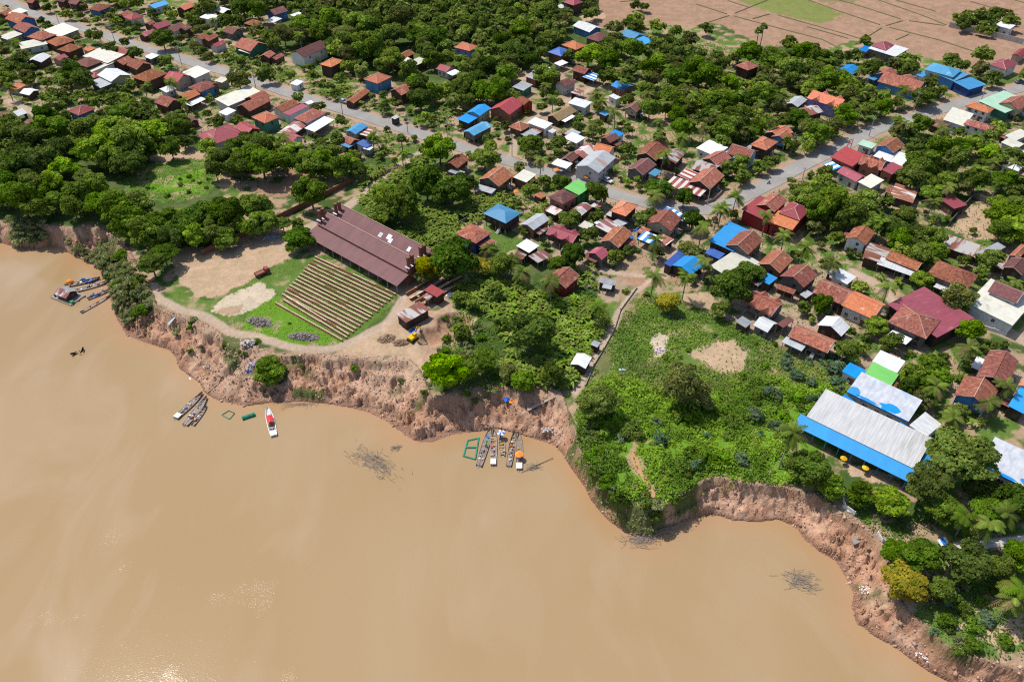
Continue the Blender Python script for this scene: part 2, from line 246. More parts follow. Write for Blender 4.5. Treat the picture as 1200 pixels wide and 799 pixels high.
HOUSES = {
 (0, 0): """48 108 100 150 190 112 G r b 4.5
85 162 138 200 225 168 G r b 4.5
5 220 40 240 120 200 F k y 3
110 257 135 285 278 258 F k w 3
175 214 243 246 312 206 P r d 4.5
270 245 335 266 438 238 P r d 4
343 290 405 313 478 274 P r d 4.5
255 178 350 212 465 180 F k y 3
168 358 245 372 288 330 G w d 3.5
315 345 345 362 390 335 G c y 3
432 382 520 435 660 375 F k w 3
+ 442 368 507 402 592 362 P m d 5
515 325 630 385 700 333 F k y 4
570 440 650 478 765 440 G w y 4.5
540 478 582 525 650 492 F g g 3
518 440 550 464 588 440 P c y 3.5
670 368 722 388 772 352 G r d 4
740 382 800 410 888 378 G r d 4
772 452 862 478 980 430 P r d 5.5
958 458 1038 480 1118 446 G c y 4.5
1068 424 1140 462 1230 425 F k w 4
1105 512 1175 545 1250 505 P r b 5
905 600 978 632 1058 592 G r d 4.5
+ 1038 568 1090 592 1168 552 G o d 4.5
+ 1060 604 1118 625 1205 580 F w w 2.8
938 525 972 546 1030 520 F w w 2.8
398 650 462 675 556 638 P c b 5
50 512 100 532 150 496 P o y 3
118 545 170 562 228 530 G w d 2.8
-50 690 30 700 85 665 G q d 3.5
+ 75 655 112 675 162 665 F g d 3
75 765 112 787 172 762 F b d 2.8
150 715 180 742 222 715 G q d 3
517 54 580 68 652 38 P r b 4
690 92 728 102 765 75 G r d 4
720 100 770 116 842 96 P c w 4.5
857 36 906 46 988 24 G b w 3.5
1030 50 1080 64 1138 36 G o d 5
398 18 445 29 497 12 G m d 4
330 5 372 16 402 3 G m d 4
165 12 188 26 214 8 G r d 4
888 156 916 180 990 144 G c g 4
+ 820 206 846 222 906 188 G c d 3
985 172 1020 200 1062 158 G m w 4
+ 1058 172 1085 187 1112 162 G m d 4
850 140 876 152 902 134 G r d 3
1138 222 1175 237 1218 212 G r w 3.5
843 332 882 350 930 330 F w g 2.8
690 302 726 332 766 305 G r d 3.5
-5 84 28 98 72 74 G r d 3.5
40 76 90 92 165 70 F k y 3.5
495 292 515 306 548 285 F o y 3
1068 698 1110 722 1164 706 G m d 3""",
 (240, 0): """58 62 106 82 160 62 G w d 4.5
-15 100 60 130 88 105 F w w 3.5
358 70 412 84 487 66 G m b 4.5
+ 358 120 402 135 452 115 F w w 2.8
505 92 528 104 574 82 F w w 3
225 138 282 153 338 128 P r d 4
105 184 162 200 228 178 G m g 3.5
-20 235 22 242 82 212 G r d 4
38 268 66 282 118 250 G c w 3
182 272 266 310 358 262 G r n 4.5
+ 200 300 262 318 318 285 F k n 3
322 332 378 344 410 315 G r d 4
+ 388 345 416 358 460 326 G r d 3
498 312 580 334 720 275 G m w 5.5
680 376 740 400 806 356 P o d 6
930 464 1010 490 1094 450 P o b 5.5
+ 828 596 872 612 960 535 G r d 3
1088 352 1160 404 1225 368 F k d 3.5
1115 332 1168 348 1225 312 G r d 4.5
1080 532 1150 554 1230 522 G r d 5
505 492 542 506 572 478 F w w 2.8
65 476 102 490 132 462 F k y 3
-20 502 32 522 78 492 G r g 4
75 588 132 632 322 540 F k w 4
190 626 262 660 380 588 G r d 4
232 578 300 602 382 562 G r d 4.5
85 657 126 680 180 652 F w w 3
395 636 452 660 550 608 G r w 4.5
463 664 492 682 600 622 F c w 4
520 692 602 706 710 662 P r l 4.5
275 686 352 718 437 685 P o n 5.5
-45 785 62 820 226 788 P c w 4.5
165 748 252 768 332 756 G c d 3.5
420 782 502 802 602 728 G q d 3
+ 590 756 642 778 752 702 F w w 3
822 770 882 787 952 738 G t y 4.5
+ 905 788 950 802 988 758 F q d 3
585 602 606 612 642 600 F w w 2.8
1090 690 1112 700 1140 684 F g d 3""",
 (480, 0): """258 277 350 299 402 270 P o p 5.5
-30 378 12 398 102 354 F k d 3.5
160 404 216 428 262 400 G c w 3.5
+ 218 432 250 447 298 422 F w w 3
895 12 957 30 1015 14 P c d 6
862 42 890 55 912 38 F w w 3
955 152 1052 192 1124 166 G w b 4
1030 222 1106 247 1176 212 P m g 4
890 264 972 292 1036 266 P o r 4.5
810 305 886 334 950 300 P B r 5
+ 850 375 880 392 922 368 F w w 2.8
675 452 738 472 778 444 F g r 3.5
+ 732 420 800 450 842 408 F w w 4
+ 798 446 842 464 884 432 F r d 3.5
950 412 1022 436 1072 410 G r d 4.5
+ 1018 455 1080 478 1116 444 F s d 3
850 490 912 516 974 482 G m w 4.5
+ 950 545 985 562 1015 530 F q d 2.8
602 514 666 534 720 496 F g n 3.5
610 582 668 618 724 598 G r c 5
+ 468 642 582 670 664 612 G c r 4.5
285 702 346 728 396 686 F b d 3.2
+ 340 658 412 684 472 634 G b y 4.5
315 770 376 797 482 738 G t g 4.5
690 718 792 757 836 728 F w w 3.8
580 742 652 772 708 736 P r d 4.8
+ 650 790 702 812 765 776 F g d 3
800 682 872 702 978 652 G y d 3.2
942 602 1032 642 1050 605 F w w 4
1110 666 1146 682 1172 664 F t d 3
905 786 960 802 1002 775 F g g 3
810 770 836 782 860 764 F w w 3""",
 (720, 0): """36 200 108 238 172 208 G t y 4
+ 110 242 172 266 232 240 F b y 3.5
-20 502 52 520 113 504 G b r 3.8
-30 562 10 586 34 572 F w w 3.5
56 636 132 658 170 622 G m y 4.5
715 384 782 418 842 386 P r d 5
1000 606 1072 627 1128 585 G g d 3.8
+ 1080 646 1132 694 1200 652 G q d 3.8
880 776 962 802 1044 776 G o d 4.5
-30 776 22 803 57 786 F b w 3""",
 (960, 0): """303 268 388 294 445 268 P c g 5
+ 288 284 442 330 518 295 F w g 4
+ 240 295 276 312 302 278 F b w 3.2
103 412 196 442 242 406 G b d 4
345 478 560 534 630 492 G r b 4.2
+ 325 436 402 452 458 428 G r b 4.8
+ 440 458 502 478 562 464 G r b 5
+ 278 458 322 472 358 452 F t w 3
618 408 772 443 832 410 P t w 6
+ 700 446 792 484 868 436 F t b 4.2
+ 788 488 876 528 974 496 F t B 3.6
+ 565 442 602 450 642 430 F t w 3.5
995 378 1088 404 1164 374 P c w 4.8
1125 322 1172 332 1218 300 G c y 4
1030 148 1112 168 1146 154 F w w 4
-70 576 102 624 168 592 D o p 5.5
930 598 1082 645 1235 600 F n n 4
1052 606 1162 642 1235 604 G r y 5.2
858 622 978 656 1024 636 P o w 5
720 706 832 724 905 668 F k w 3.5
845 728 988 764 1022 742 P r w 5
640 728 722 758 768 734 F q d 2.8
1098 800 1152 832 1225 782 F k w 4""",
 (240, 160): """800 26 852 37 902 22 G r d 3.8
+ 795 52 842 66 882 42 F t w 3
885 40 942 62 984 46 F B w 3.5
+ 935 72 966 88 982 62 F w w 3
450 10 512 25 576 5 G c w 4""",
 (480, 160): """204 163 282 194 342 132 G r d 4.5
+ 228 205 300 235 322 212 F g w 2.8
406 252 526 300 602 228 G r g 4.5
+ 378 304 482 338 504 312 F g w 2.8
608 244 682 266 742 222 F k m 3.5
898 8 972 28 1028 12 F w w 3
884 132 946 152 992 116 G m d 4
+ 830 160 916 188 952 162 F w w 3.2
950 104 1020 134 1092 66 G q d 3.8
1072 78 1166 104 1206 64 G o w 4.8
972 172 1100 200 1205 125 G g w 5.5
+ 968 186 1076 222 1096 200 F g w 3
812 354 896 392 984 348 P m r 6
+ 905 306 988 334 1064 294 F N N 5.8
790 432 852 458 894 434 F q d 3
935 440 1002 472 1068 412 G q d 3.2
1058 405 1100 420 1128 405 F q d 2.8
432 450 560 500 650 448 P t d 5.5
650 512 726 542 820 484 G g r 4.2
800 572 946 616 1004 572 D c d 4.5
268 568 386 616 478 564 P r B 5
+ 398 640 432 660 502 612 F r d 3
+ 284 598 322 640 352 620 F b d 2.8
625 645 698 676 758 638 F w d 3.8
+ 604 702 660 722 694 682 F q d 2.8
+ 704 704 748 748 822 698 F q d 2.8
1042 684 1122 718 1170 684 X c g 4.2
+ 1000 690 1088 748 1112 715 F q d 2.6
1085 528 1160 562 1228 515 F q g 3
988 524 1040 540 1078 518 F k g 3
735 342 770 372 794 348 F r d 2.8
1112 12 1172 32 1232 8 G m d 4""",
 (720, 160): """125 108 244 142 322 62 G r d 4.5
+ 256 132 350 148 412 102 G q d 4
72 192 165 218 244 168 G m g 4
+ 208 220 242 242 268 205 F t w 3
480 68 582 98 662 72 F w w 3.5
+ 600 106 650 120 692 88 F w w 3
658 98 780 132 838 86 G r l 5.5
795 48 882 70 958 32 P o d 5.5
915 2 992 14 1048 -4 G r b 5
510 132 600 166 684 128 G r d 4.5
+ 452 188 560 208 622 172 G q d 4
+ 590 166 630 188 668 152 G r d 4
434 268 556 304 642 232 G r d 4.8
+ 300 282 498 348 548 306 F S w 3.2
+ 378 232 440 264 482 216 F S d 3
184 508 332 556 392 480 G r y 4.6
+ 270 432 398 492 438 474 F s b 3.4
+ 134 596 214 632 256 588 F s b 3
+ 236 606 300 634 348 606 F q d 2.8
552 616 690 655 812 560 F b d 4
+ 650 636 782 688 872 606 G r g 5.2
+ 530 682 610 715 645 690 F B b 3
560 764 702 806 862 746 F k g 3
290 742 330 754 418 684 F B d 3.4
+ 334 752 446 800 528 748 G b d 3.6
744 436 908 502 1012 420 F c c 4.6
+ 832 402 932 434 1012 378 G r c 6
+ 964 448 1082 490 1152 422 P c c 6
+ 905 502 1040 548 1092 486 F o c 4.6
840 746 966 794 1044 720 G r r 4.5
-25 434 66 464 136 402 P o d 6
-85 612 22 644 104 570 G r g 4.5
-10 500 30 530 80 505 F g d 3
130 560 180 578 215 545 F r d 3""",
 (960, 160): """65 128 182 156 278 112 F c r 4
+ 232 162 350 190 396 150 D r r 4.5
+ 370 196 428 232 482 180 F c r 4
+ 428 218 496 240 524 210 F m d 3.4
328 58 432 90 498 52 G r b 5.4
+ 318 116 486 172 546 126 F w b 3.4
104 208 216 266 278 238 G c w 4
+ 226 272 302 308 378 256 F k w 3.6
20 160 82 184 132 182 F s n 3
412 354 542 384 578 314 F q d 3
662 320 694 340 718 290 F g d 3
738 372 790 440 832 400 F c d 3.6
725 644 900 698 945 645 F q d 3
+ 910 682 962 698 1094 650 F g d 3
154 594 270 632 326 564 G r w 5
252 712 372 724 430 662 F q d 3.2
390 714 558 774 610 738 G r d 4.4
+ 340 748 540 808 578 780 F w d 3.2
1108 694 1160 710 1235 650 G r B 4.4
1070 764 1182 806 1235 755 G m d 4.4
1062 40 1152 74 1198 44 F k w 4
1068 170 1150 190 1194 180 F w w 3
228 46 310 74 334 48 F n w 3""",
 (480, 320): """796 38 912 82 994 18 G r c 4.4
943 532 1032 563 1064 494 G w d 3
1065 420 1096 436 1112 406 F g d 2.4
94 98 162 150 196 112 F c d 3.2
-78 246 -20 290 116 212 F q d 3.2
1108 52 1200 68 1210 50 F g d 2.6""",
 (720, 320): """790 8 902 62 952 32 F b d 3.2
970 18 1106 80 1190 14 G r g 5
+ 944 88 1050 128 1062 102 F r d 3
755 170 916 248 996 182 D r g 4.8
+ 958 302 984 322 1046 272 F m d 3
814 304 896 348 954 294 X w g 3.2
708 287 766 312 808 286 F g d 2.6
1020 372 1228 446 1296 392 G r g 4.4
+ 980 402 1096 458 1120 426 F g g 3
1088 128 1122 152 1158 118 F g d 3""",
 (960, 320): """-38 112 124 172 200 104 G r d 4.4
134 188 312 264 392 184 G o w 4.6
-10 304 128 368 180 314 X w d 3.6
464 192 700 425 836 264 F c d 4.4
+ 404 286 616 372 708 278 P r g 5.4
+ 400 362 498 404 542 386 F w d 2.8
864 184 1112 276 1260 155 F k w 4.4
+ 988 108 1146 166 1204 110 G m w 6.5
918 596 1074 642 1168 520 G r d 4.8
792 712 986 792 1046 682 G r b 4.8
1102 776 1190 808 1270 700 F b d 3.6
1168 655 1230 685 1262 640 G o w 4.4
312 518 452 578 500 520 F w w 3.4
254 612 404 678 464 592 F N n 3.2
134 574 226 618 272 574 F b w 3
635 4 850 78 928 12 P r g 5
70 20 165 72 214 22 F w w 3""",
}
# ------------------------------------------------------------------ survey lines (photo positions)
WLINE = [(-120,296),(-40,292),(0,284),(12,288),(22,292),(45,292),(60,288),(72,290),(86,300),(104,308),(114,314),(122,326),(128,340),(130,356),(138,376),(148,393),(170,402),(198,410),(206,420),(210,432),(222,440),(234,448),(240,460),(252,468),(270,473),(286,476),(316,472),(352,471),(380,472),(410,478),(430,483),(450,492),(465,503),(480,514),(492,518),(508,518),(528,510),(564,505),(584,502),(608,508),(628,515),(650,522),(660,534),(672,552),(686,570),(692,584),(702,597),(712,608),(732,624),(750,632),(766,633),(774,621),(792,616),(810,609),(832,604),(844,605),(860,610),(892,611),(912,608),(932,618),(942,632),(960,646),(980,658),(992,680),(1000,696),(997,710),(1003,730),(1026,746),(1050,758),(1064,770),(1088,786),(1112,799),(1150,830),(1200,860),(1330,920)]
TLINE = [(-120,262),(-40,262),(0,258),(58,263),(88,267),(104,262),(120,267),(140,279),(152,292),(160,310),(172,330),(180,345),(182,356),(200,366),(220,371),(240,378),(260,390),(280,396),(306,408),(326,414),(368,414),(400,416),(425,418),(450,415),(480,420),(492,432),(499,448),(506,464),(530,460),(560,452),(592,450),(620,457),(640,450),(658,457),(666,480),(676,500),(680,520),(690,545),(705,562),(722,578),(745,592),(770,594),(792,585),(806,575),(816,567),(832,558),(856,560),(880,563),(920,567),(944,575),(960,580),(976,588),(988,600),(1010,608),(1028,622),(1036,634),(1044,652),(1050,672),(1056,700),(1068,716),(1085,728),(1100,745),(1118,760),(1140,768),(1165,774),(1200,780),(1330,835)]
WP = np.array([at(x, y, WZ)[:2] for x, y in WLINE]); TP = np.array([at(x, y, 0)[:2] for x, y in TLINE])
def seg_dist(X, Y, P):
    best = np.full(X.shape, 1e9); arc = np.zeros(X.shape); s0 = 0
    for a, b in zip(P[:-1], P[1:]):
        d = b - a; L = np.hypot(*d)
        if L < 1e-6: continue
        t = np.clip(((X - a[0]) * d[0] + (Y - a[1]) * d[1]) / (L * L), 0, 1)
        q = np.hypot(X - a[0] - t * d[0], Y - a[1] - t * d[1]); m = q < best
        best = np.where(m, q, best); arc = np.where(m, s0 + t * L, arc); s0 += L
    return best, arc
def in_poly(X, Y, poly):
    c = np.zeros(X.shape, dtype=bool); n = len(poly); j = n - 1
    for i in range(n):
        xi, yi = poly[i][0], poly[i][1]; xj, yj = poly[j][0], poly[j][1]
        if yi != yj: c ^= ((yi > Y) != (yj > Y)) & (X < (xj - xi) * (Y - yi) / (yj - yi) + xi)
        j = i
    return c
FAR = [(6000., 200.), (6000., 9000.), (-6000., 9000.), (-6000., 300.)]
LANDP = [tuple(p) for p in TP] + [(6000., float(TP[-1][1])), (6000., 9000.), (-6000., 9000.), (-6000., float(TP[0][1]))]
WATP = [tuple(p) for p in WP] + [(6000., float(WP[-1][1])), (6000., -4000.), (-6000., -4000.), (-6000., float(WP[0][1]))]
PITS = [(532, 380, 3.2, 2.2), (505, 396, 2.6, 2.4)]
def height(X, Y):
    X = np.asarray(X, dtype=float); Y = np.asarray(Y, dtype=float)
    land = in_poly(X, Y, LANDP); wat = in_poly(X, Y, WATP)
    dw, s = seg_dist(X, Y, WP); dt, _ = seg_dist(X, Y, TP)
    z = np.zeros(X.shape)
    t = dw / (dw + dt + 1e-6)
    t = t + (fbm(s * .22, t * 1.2, 5, 3) - .5) * .5 * np.clip(4 * t * (1 - t), 0, 1)
    t = np.clip(t, 0, 1)
    k = .62 + .3 * fbm(s * .05, s * 0, 9, 2)
    prof = np.where(t < k, .66 * t / k, .66 + .34 * np.clip((t - k) / (1 - k) * 2.2, 0, 1))
    wide = np.clip((dw + dt - 11) / 5, 0, 1); prof = prof * (1 - wide) + t * wide
    wdt = dw + dt; amp = np.clip(wdt / 11, .3, 1.15) * (1 - .5 * wide) * np.clip(5 * t * (1 - t), 0, 1)
    wob = 2.2 * fbm(X * .22, Y * .22, 23, 3)
    rid = 1 - np.abs(2 * fbm(s * .38 + t * 1.4 + wob, t * 1.6 + wob, 21, 4) - 1)
    zb = WZ + .2 + (-WZ - .2) * prof + amp * ((rid - .75) * .7 + (fbm(X * .3, Y * .3, 29, 3) - .5) * 3.0 + (np.abs(fbm(X * .42, Y * .42, 27, 3) - .5) - .12) * 6 + (fbm(X * .9, Y * .9, 31, 5) - .5) * 2.6 + (np.abs(fbm(X * 1.7, Y * 1.7, 37, 3) - .5)) * 3.0 - .3 - .25)
    stp = 1.7 + 1.2 * fbm(X * .07, Y * .07, 39, 2); zz = (zb - WZ) / stp; fr = zz - np.floor(zz); zs = (np.floor(zz) + np.clip((fr - .28) / .44, 0, 1)) * stp + WZ
    zb = zb + (zs - zb) * np.clip((fbm(X * .1, Y * .1, 47, 2) - .35) * 3.5, 0, .85)
    zb = np.clip(zb, WZ - .3, .25)
    z = np.where(~land & ~wat, zb, z)
    z = np.where(wat, WZ - .1 - np.minimum(dw * .35, 6), z)
    lz = -.12 + .1 * fbm(X * .12, Y * .12, 41, 3)
    z = np.where(land, lz - np.exp(-dt / 1.2) * (.3 + .5 * fbm(X * .5, Y * .5, 43, 2)), z)
    for px, py, r, dp in PITS:
        c = at(px, py, 0); q = np.hypot(X - c.x, (Y - c.y)); rr = r * (1 + .5 * (fbm(X * .5, Y * .5, 51, 2) - .5)) * 1.3
        z = np.where(land, z - dp * np.clip(1.25 - q / rr, 0, 1) ** .5 * (q < rr * 1.25) + .5 * np.exp(-((q - rr * 1.4) / 1.0) ** 2), z)
    return z
def gz(x, y): return float(height(np.array([x]), np.array([y]))[0])
def on(px, py):
    """place on the ground seen at a photo position"""
    for k in range(0, 24):
        z = .3 - k * .42; p = at(px, py, z)
        h = gz(p.x, p.y)
        if h >= z - .05: return Vector((p.x, p.y, h))
    p = at(px, py, WZ); return p
# ------------------------------------------------------------------ roads and lanes
ROAD = [(-70,-20),(-20,-7),(14,5),(38,16),(76,28),(112,38),(160,54),(200,66),(240,78),(270,86),(300,96),(340,110),(380,122),(420,134),(450,144),(480,153),(506,162),(550,176),(600,190),(636,201),(670,211),(720,228),(750,236),(780,242),(805,246),(825,246),(844,242),(868,232),(892,220),(912,210),(932,198),(960,184),(990,170),(1014,158),(1026,152),(1064,140),(1096,130),(1130,120),(1160,112),(1200,103),(1270,88),(1400,60)]
LANES = [([(512,165),(492,180),(470,193),(445,212),(420,232),(395,250),(370,262),(345,275),(330,288)], 3.6), ([(822,248),(822,262),(800,284),(785,308),(760,330),(740,345),(728,362),(718,384),(706,404),(694,422),(684,444),(674,460)], 2.0),
 ([(180,334),(184,348),(196,354),(212,363),(232,367),(252,377),(272,389),(300,393),(322,401),(352,408),(388,408),(412,400),(436,388),(456,376),(466,360),(474,347)], 2.6), ([(1120,370),(1148,378),(1175,388),(1210,402),(1260,420)], 5.0),
 ([(1000,318),(1015,326),(1032,336),(1046,352),(1060,362)], 3.2), ([(1125,640),(1165,636),(1230,630)], 2.4), ([(10,118),(30,128),(55,140),(70,148)], 4.0), ([(780,324),(740,322),(715,318),(690,312)], 2.2), ([(700,100),(680,110),(640,130),(610,150),(600,185)], 3.0), ([(1200,240),(1170,235),(1150,228)], 2)]
def smooth_line(pts, n=4, z=0):
    P = [at(x, y, z) for x, y in pts]; out = []
    for i in range(len(P) - 1):
        p0, p1, p2, p3 = P[max(i - 1, 0)], P[i], P[i + 1], P[min(i + 2, len(P) - 1)]
        for k in range(n):
            t = k / n; out.append(.5 * ((2 * p1) + (p2 - p0) * t + (2 * p0 - 5 * p1 + 4 * p2 - p3) * t * t + (3 * p1 - p0 - 3 * p2 + p3) * t ** 3))
    out.append(P[-1]); return out
def ribbon(name, line, w0, w1, z, m, wob=0., seed=3):
    V = []; F = []
    for i, p in enumerate(line):
        d = line[min(i + 1, len(line) - 1)] - line[max(i - 1, 0)]; n = Vector((-d.y, d.x, 0)).normalized()
        a = w0 + wob * (random.random() - .5); b = w1 + wob * (random.random() - .5)
        V += [(p.x + n.x * a, p.y + n.y * a, z), (p.x + n.x * b, p.y + n.y * b, z)]
    F = [(2 * i, 2 * i + 1, 2 * i + 3, 2 * i + 2) for i in range(len(line) - 1)]
    mb = MB(); mb.add(V, F); return mb.obj(name, m)
RL = smooth_line(ROAD, 5); ROADXY = np.array([p[:2] for p in RL])
ASPH = material('worn_asphalt', (.29, .275, .255), (.24, .225, .21), (.35, .31, .265), .12, (1, 1, 1), .9, .15, .02, 4, 0)
tag(ribbon('road', RL, 3.3, -3.3, .05, ASPH, .25), kind='structure')
lm = MB()
for i in range(int(len(RL) * .62), len(RL) - 1):
    if i % 2: continue
    p, q = RL[i], RL[i] + (RL[i + 1] - RL[i]) * .45; d = (q - p).normalized(); n = Vector((-d.y, d.x, 0)) * .07
    lm.add([(p.x + n.x, p.y + n.y, .058), (q.x + n.x, q.y + n.y, .058), (q.x - n.x, q.y - n.y, .058), (p.x - n.x, p.y - n.y, .058)], [(0, 3, 2, 1)])
tag(lm.obj('road_markings', M('faded_road_paint', (.5, .49, .45))), kind='structure')
tag(ribbon('path', smooth_line([(1122,641),(1140,640),(1165,636),(1230,630)], 4), 1.1, -1.1, .04, M('pale_concrete_path', (.5, .47, .43))), kind='structure')
LANEXY = [(np.array([p[:2] for p in smooth_line(l, 4)]), w_) for l, w_ in LANES]
# ------------------------------------------------------------------ ground sheet
def P5(ox, oy, *c): return [(ox + c[i] / 4.992, oy + c[i + 1] / 4.992) for i in range(0, len(c), 2)]
DIRT = (.36, .245, .165); SAND = (.45, .315, .21); PALE = (.53, .43, .33); RED = (.33, .19, .125); GRASS = (.105, .175, .035); LUSH = (.12, .25, .02); DARKG = (.06, .1, .025); DRYG = (.2, .21, .08); MUD = (.33, .2, .14); OLIVE = (.13, .14, .05)
ZONES = [
 (DARKG, [(0,130),(230,150),(270,250),(240,300),(150,290),(0,262)]), (DARKG, [(320,-20),(700,-20),(690,70),(520,110),(330,60)]),
 (DARKG, [(430,170),(700,330),(690,455),(500,460),(540,330),(420,250)]),
 (MUD, [(690,-30),(690,35),(740,28),(800,30),(845,28),(868,42),(890,55),(930,52),(960,58),(1000,48),(1062,62),(1130,78),(1160,82),(1400,120),(1400,-40)]),
 ((.16, .2, .05), [(850,-4),(940,-4),(990,18),(960,28),(900,14)]), ((.2, .17, .08), [(960,-6),(1030,-6),(1000,4),(960,3)]),
 (GRASS, [(140,205),(190,188),(250,185),(262,212),(235,232),(190,238),(150,225)]), (LUSH, P5(0,160, 830,270,1198,190,1198,330,900,330)), (SAND, P5(0,160, 870,130,1060,40,1198,90,1198,140,1100,125,980,150,880,150)), (SAND, P5(0,160, 800,210,870,180,850,240,810,245)), (PALE, P5(0,160, 730,330,830,345,800,365,740,355)),
 (SAND, P5(240,160, 60,215,190,250,120,290,50,290)), (RED, P5(240,160, 430,130,480,120,520,210,620,215,680,250,800,290,660,340,590,330,440,350,330,350,290,310,430,270,480,230)), (DRYG, P5(240,160, 610,260,800,290,680,345,640,330)),
 (GRASS, [(445,200),(500,172),(530,185),(520,205),(470,210)]),
 (SAND, [(200,302),(210,292),(254,288),(284,272),(330,262),(352,262),(345,285),(350,300),(344,301),(304,320),(290,330),(270,341),(248,351),(228,346),(210,332),(204,314)]), (DIRT, P5(180,280, 95,80,260,50,260,100,110,110)),
 (GRASS, [(196,330),(208,338),(228,350),(250,354),(304,322),(350,298),(372,300),(470,345),(404,406),(340,404),(285,387),(250,374),(215,362),(198,350)]),
 (LUSH, [(290,366),(325,345),(402,402),(340,404),(285,387)]),
 (PALE, [(304,331),(323,345),(300,360),(268,373),(246,364),(264,348)]), (DIRT, P5(180,280, 340,415,520,380,500,430,430,460)),
 (DRYG, P5(180,280, 100,370,260,400,380,470,460,550,260,450,130,400)),
 (SAND, [(400,413),(412,400),(440,385),(466,360),(474,345),(486,352),(500,366),(530,360),(560,372),(556,392),(530,412),(510,440),(496,452),(470,470),(440,440),(400,425)]), (DIRT, [(500,366),(545,365),(556,385),(520,420),(500,440),(490,400)]), (RED, [(515,370),(552,370),(548,392),(505,405),(500,390)]),
 (DIRT, [(474,345),(480,332),(530,318),(552,326),(520,345),(486,358)]), (GRASS, [(520,345),(552,328),(568,332),(560,352),(535,358)]),
 (SAND, P5(480,160, 260,520,440,480,470,520,480,560,440,560,280,600)), (GRASS, P5(480,160, 430,470,560,600,640,580,830,640,830,720,600,720,430,600)), (SAND, P5(480,160, 520,715,620,660,640,680,540,725)),
 (GRASS, P5(480,160, 1040,470,1150,430,1120,520,1030,530)),
 (OLIVE, [(730,340),(790,355),(870,380),(990,440),(1000,480),(950,500),(930,560),(800,590),(720,600),(680,520),(690,450)]), (LUSH, [(700,450),(800,460),(990,450),(960,560),(820,575),(740,600),(690,540)]), (GRASS, [(770,350),(860,380),(900,400),(880,420),(790,430),(740,420),(720,440),(716,400)]),
 (SAND, P5(720,320, 430,470,560,395,700,390,790,440,740,590,600,580,520,520)), (PALE, P5(720,320, 205,370,270,340,310,370,300,490,230,500)), (SAND, P5(720,320, 320,340,390,350,380,370,330,365)), (SAND, P5(720,320, 385,120,540,115,600,160,550,215,450,190,390,170)),
 (RED, P5(720,320, 0,0,360,0,390,50,240,70,150,90,60,40)), (DIRT, P5(720,160, 0,690,180,680,230,740,120,800,0,800)), (DIRT, P5(720,160, 290,750,400,620,480,560,500,480,560,480,600,560,540,600,440,700,300,800)),
 (SAND, P5(960,160, 880,395,1040,410,1045,610,940,600,730,535,800,500)), (SAND, P5(960,160, 400,300,420,370,560,400,540,440,350,410,390,330)), (DIRT, P5(960,320, 210,0,430,60,500,130,380,150,250,60)),
 (PALE, P5(960,480, 160,310,520,410,400,400,180,390)), (SAND, P5(960,480, 100,290,500,440,480,470,200,380)), (PALE, P5(960,480, 250,0,420,60,720,90,640,160,560,120,300,60)), (PALE, P5(960,480, 560,380,640,390,600,410)),
 ((.38, .25, .16), P5(720,480, 130,50,150,160,130,240,180,330,240,490,225,545,190,520,180,440,90,340,65,290,110,180)), (DRYG, P5(720,480, 0,560,300,500,460,470,470,560,300,660,200,760,0,690)),
 (GRASS, P5(960,640, 600,420,700,400,860,260,1000,200,1198,300,1198,420,1050,560,1060,660,980,700,860,690,700,620,600,580)), (SAND, P5(960,640, 740,500,760,450,860,440,930,300,1060,200,1060,300,900,400,860,470,800,490)), (SAND, P5(960,640, 1040,470,1198,380,1198,560,1060,600,900,540,860,560)), (SAND, P5(960,640, 1110,110,1198,0,1198,80,1150,120)),
 (SAND, P5(480,0, 580,420,760,400,680,460,720,470,640,480,590,450)), (SAND, P5(480,0, 700,280,820,300,790,350,730,330)), (DRYG, P5(480,0, 960,760,1080,720,1198,740,1198,800,980,800)), (SAND, P5(480,0, 1000,90,1140,70,1150,100,1060,140,1000,120)), (SAND, P5(720,0, 160,610,350,640,280,740,190,720)), (SAND, P5(720,0, 0,700,150,730,60,780)),
 (DIRT, P5(720,160, 680,260,790,290,740,320,700,380,640,400,640,330)), (DIRT, P5(720,160, 560,490,640,520,700,500,730,460,640,470,540,450)), (GRASS, P5(240,0, 700,500,860,480,800,560,620,560)),
]
